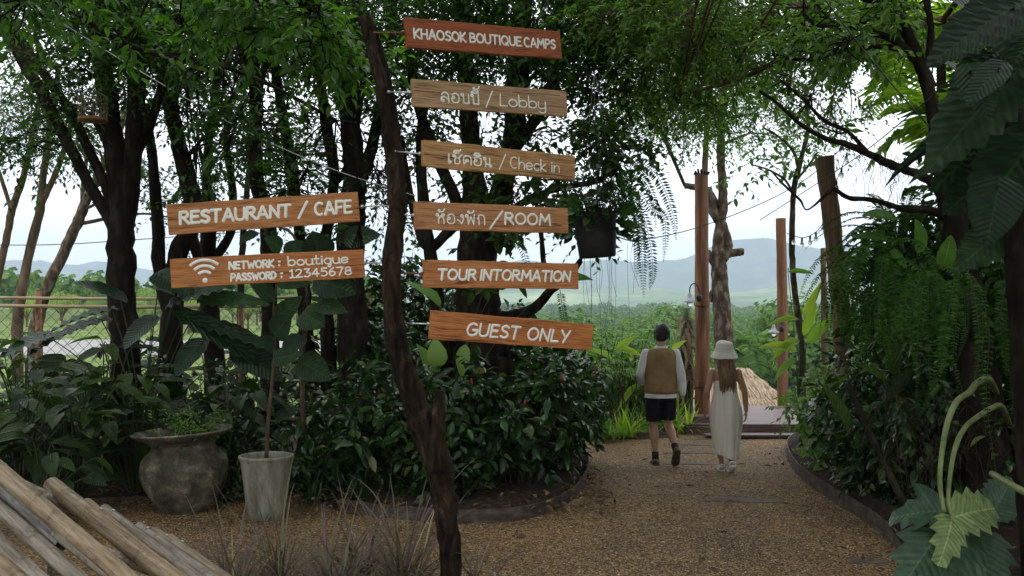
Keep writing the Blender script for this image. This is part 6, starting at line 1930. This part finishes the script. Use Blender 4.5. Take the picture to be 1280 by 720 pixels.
g = Geo(); q = cat([P(1060, 480, 8.2), P(1085, 535, 8.0), P(1116, 600, 7.7), P(1135, 640, 7.5)], 6); g.tube(q, .026, 7)
tag(g.build('fallen_branch', MT['bark_dark'], loc=q[-1]), 'straight dead branch leaning across the dark shrubs on the right', 'branch')
cable('cable', 'thin stay wire slanting down through the right hand shrubs', [(1055, 462, 8.6), (1120, 497, 8), (1190, 528, 7.4)], .0022, MT['twig'])

# dry grass and roots hanging in the dark under the ferns
t = thing('root_tangle', 'tangle of thin dry stems in the shade left of the arching stalks', 'roots', (P(1170, 0, 7.6)[0], 7.6, .05))
g = Geo(); rng = np.random.default_rng(14)
for k in range(60):
    u = rng.uniform(1110, 1260); v = rng.uniform(500, 600); D = rng.uniform(7.2, 8)
    a = P(u, v, D); ln = rng.uniform(.2, .55); an = rng.uniform(0, 6.28)
    g.tube(cat([a, a + [ln * .4 * math.cos(an), .1 * math.sin(an), .10], a + [ln * math.cos(an), .2 * math.sin(an), -ln * .6]], 4), .0025, 3, cap=False)
g.build('stems', MT['twig'], t)
# ------------------------------------------------------------------ island shrubs
IS = [('glossy shrub left of the sign post with a few yellowed leaves', 462, 10.6, 1.15, .70, 16, .145, 2), ('glossy shrub directly behind the foot of the sign post', 520, 10.2, 1.05, .66, 15, .145, 0),
      ('full glossy shrub right of the sign post\'s stub branch', 585, 10.0, 1.25, .72, 18, .15, 4), ('glossy shrub with red buds under the word ONLY', 650, 10.4, 1.35, .74, 18, .15, 6),
      ('spreading glossy shrub at the path end of the round bed', 688, 11.2, 1.25, .60, 17, .145, 3), ('tall shrub behind the guest board, close to the thick tree', 560, 11.6, 1.75, .75, 17, .15, 4),
      ('tall shrub under the right end of the guest board', 655, 12.0, 1.75, .85, 19, .15, 5), ('glossy shrub behind the round bed, next to the bank of bright plants', 706, 12.8, 1.35, .60, 15, .14, 3),
      ('small shrub at the front edge of the round bed', 540, 9.75, .55, .32, 7, .12, 0), ('tall shrub between the massive trunk and the sign post', 490, 12.0, 1.6, .7, 15, .15, 2),
      ('very tall dark shrub behind the sign post and the guest board', 505, 13.4, 2.7, .85, 22, .16, 0), ('very tall dark shrub behind the thick tree under the tour board', 580, 13.6, 2.6, .85, 22, .16, 0), ('dark shrub behind the massive trunk, left of the sign post', 440, 13.2, 2.0, .8, 18, .15, 0)]
for i, (lab, u, D, H, sp, n, L, nb) in enumerate(IS):
    shrub('garden_shrub', lab, (P(u, 0, D)[0], D, .10), H, sp, n, 130 + i, 'leaf_shrub', L, L * .46, T=T_OVAL, ntw=6, nl=6, tl=.24, buds=nb, low=.15, droop=.1)
t = thing('ginger_plant', 'plant with long pointed leaves rising between the guest board and the sign post', 'ginger plant', (P(545, 0, 11)[0], 11, .1))
gA, gs = Geo(), Geo()
for b, e, w, ro, D in [((552, 385), (516, 345), 16, .2, 10.6), ((548, 460), (544, 425), 26, 0, 10.6), ((545, 480), (530, 430), 20, .3, 10.7), ((700, 350), (738, 342), 14, .1, 10.8), ((560, 330), (600, 350), 22, .3, 11), ((625, 350), (672, 345), 20, .2, 11), ((582, 430), (575, 470), 18, 0, 10.4)]:
    pxleaf(gA, gs, (*b, D), (*e, D - .1), w, T_LONG, ro, petiole=(545, 560, 11), pr=.006)
gs.build('stems', MT['green_stem'], t); gA.build('leaves', MT['leaf_mid'], t)

# vines with palmate leaves on the thick tree, between the check in and room boards
t = thing('climbing_vine', 'leafy vine on the thick tree between the check in and room boards', 'vine', (P(610, 0, 10.9)[0], 10.9, .1))
gA, gs = Geo(), Geo(); rng = np.random.default_rng(21)
g0 = cat([P(600, 520, 10.95), P(590, 420, 11.0), P(620, 320, 10.95), P(650, 235, 10.9), P(700, 225, 10.7), P(735, 232, 10.2)], 8)
gs.tube(g0, .008, 5, cap=False)
for k in range(34):
    c = P(rng.uniform(575, 760), rng.uniform(222, 300), rng.uniform(10.0, 11.0)) if k < 26 else P(rng.uniform(580, 700), rng.uniform(300, 420), rng.uniform(10.6, 11.2))
    j = np.argmin(np.linalg.norm(g0 - c, axis=1))
    gs.tube(cat([g0[j], (g0[j] + c) / 2 + [0, 0, .05], c], 3), .003, 3, cap=False)
    m = rng.integers(3, 6); a0 = rng.uniform(0, 6.28)
    for q in range(m):
        a = a0 + q * 6.28 / m * .8
        d = np.array([math.cos(a), -.35, math.sin(a) * .6 - .2])
        gA.leaves(T_OVAL, c[None], d[None], np.array([[0, -.8, .6]]) + rng.normal(0, .25, (1, 3)), [rng.uniform(.12, .19)], [rng.uniform(.07, .10)])
gs.build('stems', MT['twig'], t); gA.build('leaves', MT['leaf_broad'], t)

# foliage and ferns of the hanging pot
c0 = ch + np.array([0, 0, .40])
gl, gt = Geo(), Geo(); rng = np.random.default_rng(23)
for k in range(16):
    foliage(gl, gt, rng, c0 + [rng.normal(0, .14), rng.normal(0, .1), rng.uniform(.0, .75)], .12, 5, .24, 6, .10, .05, T_OVAL, .1)
for k in range(9):
    e = c0 + [rng.normal(.05, .2), rng.normal(0, .1), rng.uniform(.5, 1.1)]
    gt.tube(cat([c0, (c0 + e) / 2 + rng.normal(0, .05, 3), e], 4), .004, 4, cap=False)
for k in range(64):
    a = rng.uniform(0, 6.28); c = c0 + [math.cos(a) * rng.uniform(.19, .27), math.sin(a) * rng.uniform(.19, .27), rng.uniform(-.19, .10)]
    gl.leaves(T_OVAL, c[None], np.array([[math.cos(a), math.sin(a) - .3, rng.uniform(-.5, .3)]]), np.array([[0, -.6, .7]]), [rng.uniform(.12, .18)], [rng.uniform(.07, .10)])
gt.build('stems', MT['twig'], HP); gl.build('leaves', MT['leaf_shrub'], HP)
gl, gt = Geo(), Geo()
def pxfrond(pts, npair, pl):
    q = cat([P(*p) for p in pts], 6)
    gt.tube(q, np.linspace(.004, .0015, len(q)), 4, cap=False)
    s = np.linspace(.08, .995, npair) * (len(q) - 1); i = np.minimum(s.astype(int), len(q) - 2); f = (s - i)[:, None]
    p = q[i] * (1 - f) + q[i + 1] * f; tn = unit(q[i + 1] - q[i])
    side = unit(np.cross(tn, [0.05, -1.0, .1])); env = np.clip(1.15 - np.linspace(.1, 1, npair) ** 3, .1, 1)
    for sg in (-1, 1):
        gl.leaves(T_SMALL, p, side * sg + tn * .35 + rng.normal(0, .12, (npair, 3)), np.cross(side, tn) + rng.normal(0, .15, (npair, 3)), pl * env, pl * env * .3)
pxfrond([(765, 262, 9.3), (790, 208, 9.0), (815, 212, 8.9), (832, 240, 8.85), (842, 272, 8.8), (845, 300, 8.8)], 44, .075)
pxfrond([(765, 265, 9.3), (795, 240, 9.0), (815, 262, 8.9), (830, 272, 8.9), (832, 300, 8.9), (829, 328, 8.9)], 40, .06)
pxfrond([(762, 268, 9.3), (790, 250, 9.1), (800, 290, 9.0), (803, 330, 9.0), (805, 372, 9.0)], 46, .075)
pxfrond([(762, 268, 9.3), (798, 262, 9.1), (812, 300, 9.0), (816, 340, 9.0), (812, 362, 9.0)], 40, .065)
pxfrond([(760, 262, 9.3), (778, 225, 9.1), (800, 222, 9.0), (815, 245, 8.95), (820, 285, 8.95)], 40, .07)
pxfrond([(768, 270, 9.3), (785, 268, 9.1), (796, 300, 9.0), (796, 350, 9.0)], 40, .07)
pxfrond([(758, 265, 9.2), (775, 235, 9.0), (790, 240, 8.9), (800, 270, 8.9), (806, 310, 8.9)], 40, .07)
pxfrond([(730, 268, 9.2), (715, 250, 9.0), (705, 270, 8.9)], 26, .06)
pxfrond([(700, 362, 9.6), (703, 385, 9.5), (707, 412, 9.5), (708, 440, 9.5)], 30, .05)
pxfrond([(640, 300, 9.8), (652, 310, 9.7), (660, 335, 9.6), (664, 352, 9.6)], 22, .05)
gt.build('fern_stems', MT['green_stem'], HP); gl.build('fern_fronds', MT['leaf_fern'], HP)

# ------------------------------------------------------------------ broad leaved bed on the left
def broadleaf(name, label, base, n, H, L, seed, leaf='leaf_broad', T=T_WIDE, w=.42, spread=.5, cat_='broad leaved plant', group=None, el=(.2, 1.0)):
    rng = np.random.default_rng(seed)
    base = np.asarray(base, float)
    t = thing(name, label, cat_, base, group)
    gA, gs = Geo(), Geo()
    for k in range(n):
        a = 2.39996 * k + rng.normal(0, .3); r = spread * math.sqrt((k + .5) / n)
        h = H * rng.uniform(.45, 1.0) * (1 - .25 * (r / spread))
        c = base + np.array([r * math.cos(a), r * math.sin(a), h])
        e = rng.uniform(-.5, .35)
        b = a + rng.normal(0, .5)
        d = np.array([math.cos(b) * math.cos(e), math.sin(b) * math.cos(e) - .25, math.sin(e)])
        ll = L * rng.uniform(.7, 1.2)
        gA.leaves(T, c[None], d[None], np.array([[0, -.25, 1]]) + rng.normal(0, .22, (1, 3)), [ll], [ll * w])
        gs.tube(cat([base + np.array([math.cos(a), math.sin(a), 0]) * .06, base + np.array([r * .5 * math.cos(a), r * .5 * math.sin(a), h * .65]), c, c + unit(d) * ll * .4], 4), np.linspace(.010, .004, 13), 5, cap=False)
    gs.build('stems', MT['green_stem'], t); gA.build('leaves', MT[leaf], t)
    return t
BL = [('broad leaved plant at the far left above the bamboo frame', 20, 9.6, 44, 1.35, 0.39, .6), ('broad leaved plant between the left edge and the urn', 95, 9.9, 47, 1.40, 0.39, .6), ('broad leaved plant just behind the urn', 170, 10.4, 47, 1.35, 0.37, .6),
      ('broad leaved plant behind the white pot', 290, 10.9, 40, 1.25, 0.35, .55), ('broad leaved plant in front of the darkest trunk', 130, 10.9, 40, 1.65, 0.39, .6), ('broad leaved plant at the left edge, second row', 30, 10.8, 40, 1.65, 0.41, .6),
      ('broad leaved plant below the password board', 260, 11.6, 37, 1.5, 0.37, .55), ('broad leaved plant by the foot of the massive trunk', 400, 11.4, 30, 1.2, 0.32, .5), ('dark broad leaved plant before the fence, between two trunks under the password board', 330, 13.0, 44, 1.75, .38, .7), ('dark broad leaved plant in front of the fence behind the darkest trunk', 150, 13.2, 44, 1.75, .38, .7), ('dark broad leaved plant in front of the fence at the left edge', 20, 13.2, 44, 1.6, .38, .8), ('low broad leaved plant tucked behind the bamboo frame', 55, 9.2, 27, .8, 0.32, .5)]
for i, (lab, u, D, n, H, L, sp) in enumerate(BL):
    broadleaf('broadleaf_plant', lab, (P(u, 0, D)[0], D, .06), n, H, L, 160 + i, spread=sp)
# big dark lobed leaves in front of the fence
t = thing('philodendron', 'philodendron with huge dark lobed leaves in front of the fence on the left', 'philodendron', (P(140, 0, 11.1)[0], 11.1, .06))
gA, gs = Geo(), Geo()
for b, e, w, ro, k in [((140, 388), (52, 404), 34, .3, 'P'), ((150, 372), (96, 345), 40, .2, 'H'), ((128, 402), (20, 432), 40, .2, 'P'), ((215, 380), (285, 345), 34, .1, 'P'), ((230, 395), (340, 452), 34, .3, 'P'), ((220, 372), (180, 350), 40, .4, 'H'),
                       ((250, 405), (345, 425), 30, .0, 'P'), ((190, 400), (150, 430), 50, .2, 'H'), ((200, 345), (240, 362), 40, .1, 'H'), ((255, 375), (330, 372), 26, .5, 'P'), ((300, 440), (350, 470), 40, .3, 'H'), ((250, 430), (215, 465), 44, .1, 'H'), ((60, 420), (-10, 440), 50, .2, 'P')]:
    pxleaf(gA, gs, (*b, 10.9), (*e, 10.7), w, TP[k], ro, petiole=(180, 560, 11.1), pr=.009, face=(0, -.5, .85))
gs.build('stems', MT['green_stem'], t); gA.build('leaves', MT['leaf_philo'], t)
# fiddle leaf sapling in the white pot
gA, gs = Geo(), Geo()
q = cat([P(333, 572, 9.3), P(336, 520, 9.3), P(341, 470, 9.32), P(345, 430, 9.32), P(342, 390, 9.3), P(348, 340, 9.3)], 6)
gs.tube(q, np.linspace(.020, .008, len(q)), 7)
for b, e, w, ro in [((343, 420), (358, 396), 34, .1), ((346, 400), (372, 372), 26, .3), ((343, 375), (315, 350), 22, .2), ((347, 345), (332, 318), 24, .1), ((345, 430), (318, 425), 26, .4), ((348, 340), (372, 318), 26, .2), ((346, 352), (385, 352), 20, .4), ((341, 450), (372, 440), 24, .2)]:
    pxleaf(gA, gs, (*b, 9.28), (*e, 9.15), w, T_WIDE, ro, petiole=(b[0] - 1, b[1] + 8, 9.3), pr=.005, face=(0, -.9, .4))
gs.build('tree_stem', MT['bark_brown'], POT); gA.build('tree_leaves', MT['leaf_philo'], POT)
t = thing('fiddle_leaf_fig', 'fig with big rounded leaves behind the restaurant and password boards', 'fig tree', (P(372, 0, 10.6)[0], 10.6, .06))
gA, gs = Geo(), Geo()
q = cat([P(380, 560, 10.6), P(378, 450, 10.6), P(385, 380, 10.6), P(370, 300, 10.6), P(340, 280, 10.6)], 6); gs.tube(q, np.linspace(.03, .010, len(q)), 7)
for b, e, w, ro in [((322, 290), (298, 300), 18, .2), ((352, 312), (335, 296), 26, .1), ((400, 322), (392, 292), 44, .1), ((372, 300), (360, 325), 30, .3), ((392, 350), (440, 362), 40, .2), ((410, 340), (432, 330), 22, .4), ((378, 390), (402, 405), 40, .2), ((395, 380), (430, 385), 26, .1), ((380, 420), (350, 440), 36, .4), ((372, 450), (410, 470), 40, .1), ((430, 300), (470, 290), 30, .3)]:
    pxleaf(gA, gs, (*b, 10.4), (*e, 10.25), w, T_WIDE, ro, petiole=(378, b[1] + 40, 10.6), pr=.005, face=(0, -.85, .5))
gs.build('stems', MT['bark_brown'], t); gA.build('leaves', MT['leaf_philo'], t)
# herb in the urn
gl, gt = Geo(), Geo(); rng = np.random.default_rng(27)
for k in range(26):
    a = rng.uniform(0, 6.28); r = rng.uniform(0, .34)
    foliage(gl, gt, rng, np.array([cu[0] + r * math.cos(a), cu[1] + r * math.sin(a) , .70 + rng.uniform(0, .26)]), .05, 3, .16, 8, .045, .018, T_SMALL, .2)
gt.build('herb_stems', MT['twig'], URN); gl.build('herb_leaves', MT['leaf_mid'], URN)
# dark understorey behind the pots
UN = ['low dark shrub in the gap between urn and white pot', 'low dark shrub right of the white pot', 'dark shrub in the shade behind the left bed, near the fence post', 'dark shrub in the shade behind the urn', 'dark shrub in the shade below the password board', 'dark shrub at the foot of the massive trunk']
for i, (u, D, H, sp, n) in enumerate([(275, 10.3, .8, .5, 10), (400, 10.4, .75, .55, 12), (60, 12.4, 1.2, .8, 14), (190, 12.2, 1.25, .8, 14), (310, 12.2, 1.25, .8, 14), (425, 12.2, 1.1, .7, 13)]):
    shrub('low_shrub', UN[i], (P(u, 0, D)[0], D, .06), H, sp, n, 180 + i, 'leaf_shrub', .13, .05, T=T_OVAL, ntw=5, nl=6, tl=.26, low=.1)

def tuft(name, label, base, n, L, seed, leaf, W=.008, droop=1.6, el=(.7, 1.4), group=None, cat_='grass', tip=None, seg=7):
    rng = np.random.default_rng(seed)
    g = Geo(); base = np.asarray(base, float)
    for k in range(n):
        a = rng.uniform(0, 6.28); e = rng.uniform(*el)
        d = np.array([math.cos(a) * math.cos(e), math.sin(a) * math.cos(e), math.sin(e)])
        blade(g, base + [rng.normal(0, .05), rng.normal(0, .05), 0], d, L * rng.uniform(.5, 1.15), W * rng.uniform(.7, 1.3), droop * rng.uniform(.5, 1.5), seg)
    return tag(g.build(name, MT[leaf], loc=base), label, cat_, group)
TL = ['purple grass tuft at the front, nearest the bamboo poles', 'purple grass tuft at the front below the white pot', 'purple grass tuft at the bottom edge left of the sign post', 'purple grass tuft at the left foot of the sign post', 'thin purple grass tuft behind the front tufts', 'thin purple grass tuft right of the foot of the sign post']
for i, (u, D, n, L) in enumerate([(285, 6.3, 90, .90), (345, 6.6, 110, 1.0), (420, 6.4, 90, .95), (505, 6.9, 110, 1.0), (450, 7.3, 60, .75), (600, 6.9, 30, .6)]):
    tuft('grass_tuft', TL[i], (P(u, 0, D)[0], D, 0), int(n * 1.35), L, 200 + i, 'leaf_grass', W=.015, droop=1.6)
for i, (u, D, lab) in enumerate([(445, 9.75, 'dark grassy clump at the left end of the round bed\'s edging'), (395, 9.9, 'dark grassy clump right of the white pot'), (490, 9.9, 'dark grassy clump behind the front edging of the round bed')]):
    tuft('grass_clump', lab, (P(u, 0, D)[0], D, .06), 60, .42, 210 + i, 'leaf_shrub', W=.012, droop=1.5, cat_='grassy plant')

# ------------------------------------------------------------------ bright bank between the shrubs and the walkers
def umbrella_plant(label, u, D, n, seed, H=1.1):
    rng = np.random.default_rng(seed)
    x = P(u, 0, D)[0]
    t = thing('umbrella_palm', label, 'umbrella palm', (x, D, .05))
    gA, gs = Geo(), Geo()
    for k in range(n):
        b = np.array([x + rng.normal(0, .10), D + rng.normal(0, .10), .03]); e = b + np.array([rng.normal(0, .25), rng.normal(0, .2), H * rng.uniform(.55, 1.05)])
        gs.tube(cat([b, (b + e) / 2 + [0, 0, .05], e], 4), .006, 5, cap=False)
        for q in range(16):
            a = q * .3927 + rng.normal(0, .08)
            blade(gA, e, (math.cos(a), math.sin(a), rng.uniform(.0, .5)), rng.uniform(.18, .27), .014, .9, 4)
    gs.build('stems', MT['twig'], t); gA.build('leaves', MT['leaf_mid'], t)
for i, (u, D, n, H, lab) in enumerate([(752, 14.6, 9, 1.45, 'umbrella palm at the left of the bright bank'), (778, 15.0, 10, 1.6, 'umbrella palm with black stems in the middle of the bright bank'), (768, 16.2, 8, 1.5, 'umbrella palm at the back of the bright bank'), (735, 15.6, 8, 1.5, 'umbrella palm half hidden by the glossy shrubs')]):
    umbrella_plant(lab, u, D, n, 220 + i, H)
BK = [(745, 16.4, 1.6, .7, 'leaf_mid', 'light green bush behind the umbrella palms, left'), (790, 16.6, 1.35, .6, 'leaf_mid', 'light green bush behind the man\'s left arm'), (820, 17.2, 1.1, .6, 'leaf_mid', 'light green bush hidden behind the man'), (710, 16.4, 1.5, .8, 'leaf_mid', 'light green bush behind the guest board'), (670, 17.0, 1.4, .9, 'leaf_mid', 'light green bush seen through the shrubs under the guest board')]
for i, (u, D, H, sp, lf, lab) in enumerate(BK):
    shrub('bank_bush', lab, (P(u, 0, D)[0], D, .03), H, sp, 14, 230 + i, lf, .15, .055, T=T_OVAL, ntw=5, nl=6, tl=.3, low=.1, cat_='bush')
BB = [(782, 14.9, 70, .55, 'leaf_lime', 'grassy lime clump at the man\'s left'), (800, 15.4, 60, .5, 'leaf_mid', 'green bladed clump behind the man\'s left leg'), (760, 14.6, 60, .45, 'leaf_mid', 'green bladed clump at the corner of the round bed'), (858, 15.5, 44, .55, 'leaf_lime', 'bright lime bromeliad at the foot of the tall post'), (842, 16.0, 40, .6, 'leaf_lime', 'lime bladed plant between the man and the tall post'), (826, 16.0, 40, .55, 'leaf_mid', 'green bladed plant directly behind the man')]
for i, (u, D, n, L, lf, lab) in enumerate(BB):
    tuft('bladed_plant', lab, (P(u, 0, D)[0], D, .03), n, L, 240 + i, lf, W=.034, droop=.9, el=(.5, 1.4), cat_='bladed plant')
t = thing('ti_plant', 'plant with big yellow green leaves behind the umbrella palms', 'ti plant', (P(770, 0, 15.4)[0], 15.4, .05))
gA, gs = Geo(), Geo()
for b, e, w, ro in [((770, 440), (792, 418), 10, .2), ((772, 436), (800, 440), 9, .3), ((765, 450), (742, 432), 10, .1), ((778, 408), (785, 395), 7, .2), ((800, 480), (770, 505), 9, .2), ((750, 470), (728, 455), 9, .3), ((840, 440), (852, 425), 8, .2), ((790, 470), (812, 455), 9, 0)]:
    pxleaf(gA, gs, (*b, 15.2), (*e, 15.0), w, T_LONG, ro, petiole=(775, 520, 15.4), pr=.006)
gs.build('stems', MT['green_stem'], t); gA.build('leaves', MT['leaf_lime'], t)
# dry banana stump left of the post
t = thing('banana_stump', 'dry banana stems with dead hanging leaves just left of the tall post', 'banana plant', (P(859, 0, 16.6)[0], 16.6, 0))
g = Geo()
for u, v, w in ((858, 385, 9), (863, 400, 9), (854, 410, 7)):
    q = cat([P(u - 1, 530, 16.6), P(u - 2, 460, 16.6), P(u, v, 16.6)], 6); g.tube(q, w / 2 / F * 16.6, 9, rough=.10, seed=u)
g.build('stems', MT['green_stem'], t)
gA = Geo(); rng = np.random.default_rng(33)
for k in range(34):
    a = P(rng.uniform(850, 868), rng.uniform(395, 480), 16.5)
    blade(gA, a, (rng.normal(0, .5), -.5, rng.uniform(-.4, .4)), rng.uniform(.3, .7), .07, 2.6, 6)
gA.build('dead_leaves', MT['leaf_dead'], t)

# ------------------------------------------------------------------ the valley
def lump_tree_mesh(seed, n, R_, H, leaf_s):
    """crown of several leafy domes, each leaf lying on the dome's skin, a solid core behind them"""
    rng = np.random.default_rng(seed)
    g = Geo(); gt = Geo()
    nb = int(rng.integers(6, 10))
    cs, rs = [np.array([0, 0, H * .68])], [R_ * .60]
    for k in range(nb):
        a = k * 2.4 + rng.normal(0, .3); rr = R_ * rng.uniform(.35, .62)
        cs.append(np.array([rr * math.cos(a), rr * math.sin(a), H * rng.uniform(.42, .72)])); rs.append(R_ * rng.uniform(.32, .5))
    gt.tube(cat([(0, 0, -.6), (rng.normal(0, .1), rng.normal(0, .1), H * .3), (0, 0, H * .6)], 4), np.linspace(R_ * .07, R_ * .02, 9), 6, cap=False)
    for c, r0 in zip(cs, rs):
        gt.tube(cat([(0, 0, H * .25), c * .5 + np.array([0, 0, H * .16]), c], 3), np.linspace(R_ * .035, R_ * .012, 7), 4, cap=False)
        k = n // (nb + 1)
        d = unit(rng.normal(0, 1, (k, 3)) + [0, 0, .25]); r = r0 * (1 + .16 * np.sin(d[:, :1] * 7 + d[:, 1:2] * 5)) * rng.uniform(.72, 1.06, (k, 1))
        p = c + d * r * [1, 1, .8]
        t = unit(np.cross(d, rng.normal(0, 1, (k, 3))))
        g.leaves(T_SMALL, p - t * leaf_s * .4, t + d * .15, d + rng.normal(0, .35, (k, 3)), leaf_s * rng.uniform(.6, 1.3, k), leaf_s * .7 * rng.uniform(.6, 1.3, k))
    return g, gt

def valley_proto(seed, n, R_, H, ls, leaf):
    g, gt = lump_tree_mesh(seed, n, R_, H, ls)
    a = g.build('crown', MT[leaf]); b = gt.build('trunk', MT['bark_brown'])
    ma, mb = a.data, b.data
    bpy.data.objects.remove(a); bpy.data.objects.remove(b)
    return ma, mb
prot = [valley_proto(300 + i, 5200, 3.4 + .6 * (i % 3), 7.0 + (i % 4) * .9, .34, 'leaf_wood') for i in range(6)]
palep = [valley_proto(320 + i, 3000, 2.4 + .4 * (i % 3), 5.0 + (i % 3), .22, 'leaf_pale') for i in range(3)]
def put(mesh, x, y, s, rz, label, group, name='valley_tree'):
    z = float(terrain(x, y))
    o = thing(name, label, 'tree', (x, y, z), group)
    o.rotation_euler = (0, 0, rz); o.scale = (s, s, s)
    for nm, me in (('crown', mesh[0]), ('trunk', mesh[1])):
        c = bpy.data.objects.new(nm, me); COL.objects.link(c); c.parent = o
rng = np.random.default_rng(41)
n = 0
for k in range(170):
    D = 58 + 200 * rng.random() ** 1.0
    u = rng.uniform(560, 1120)
    if 905 < u < 972 and D < 120: continue
    if D < 62 and 900 < u < 1010: continue
    x = P(u, 0, D)[0]
    put(prot[rng.integers(6)], x, D, rng.uniform(.6, 1.0) * (1.5 if rng.random() < .2 else 1), rng.uniform(0, 6.28), 'rounded tree of the green woods below the deck', 'woods below the deck')
for (u, D, sc) in [(655, 72, 1.45), (690, 78, 1.55), (715, 86, 1.5), (745, 96, 1.5), (925, 92, 1.35), (985, 84, 1.5), (1008, 92, 1.65), (1040, 88, 1.6), (620, 80, 1.5), (585, 76, 1.5), (780, 112, 1.5), (835, 118, 1.5)]:
    put(prot[rng.integers(6)], P(u, 0, D)[0], D, sc * rng.uniform(.92, 1.05), rng.uniform(0, 6.28), 'rounded tree of the green woods below the deck', 'woods below the deck')
for k in range(60):
    D = rng.uniform(66, 120); u = rng.uniform(-120, 470)
    put(palep[rng.integers(3)], P(u, 0, D)[0], D, rng.uniform(.34, .62), rng.uniform(0, 6.28), 'pale green tree beyond the road on the left', 'pale trees beyond the road')
# the far woods read as one mass
g = Geo()
base = lump_tree_mesh(333, 230, 4.2, 8.5, 1.35)[0]
BV = np.concatenate(base.v); BF_ = np.concatenate(base.li).reshape(-1, 3)
for k in range(1250):
    D = 235 + 560 * rng.random() ** 1.3
    x = P(rng.uniform(420, 1250), 0, D)[0]; s_ = rng.uniform(.7, 1.25); a = rng.uniform(0, 6.28)
    V = BV * s_
    V = np.c_[V[:, 0] * math.cos(a) - V[:, 1] * math.sin(a), V[:, 0] * math.sin(a) + V[:, 1] * math.cos(a), V[:, 2]]
    g.add(V + [x, D, float(terrain(x, D))], BF_)
for k in range(350):
    D = 120 + 300 * rng.random(); x = P(rng.uniform(-200, 480), 0, D)[0]; s_ = rng.uniform(.5, .9)
    g.add(BV * s_ + [x, D, float(terrain(x, D))], BF_)
tag(g.build('woods', MT['leaf_wood']), kind='stuff')
zb = float(terrain(P(939, 0, 58)[0], 58))
palm_tree('coconut_palm', 'coconut palm with drooping crown standing in the valley right of the woman', (938, 436), 58.0, 26, 2.3, .85, 'leaf_mid', 84, None, .16, base_z=zb, npair=30)
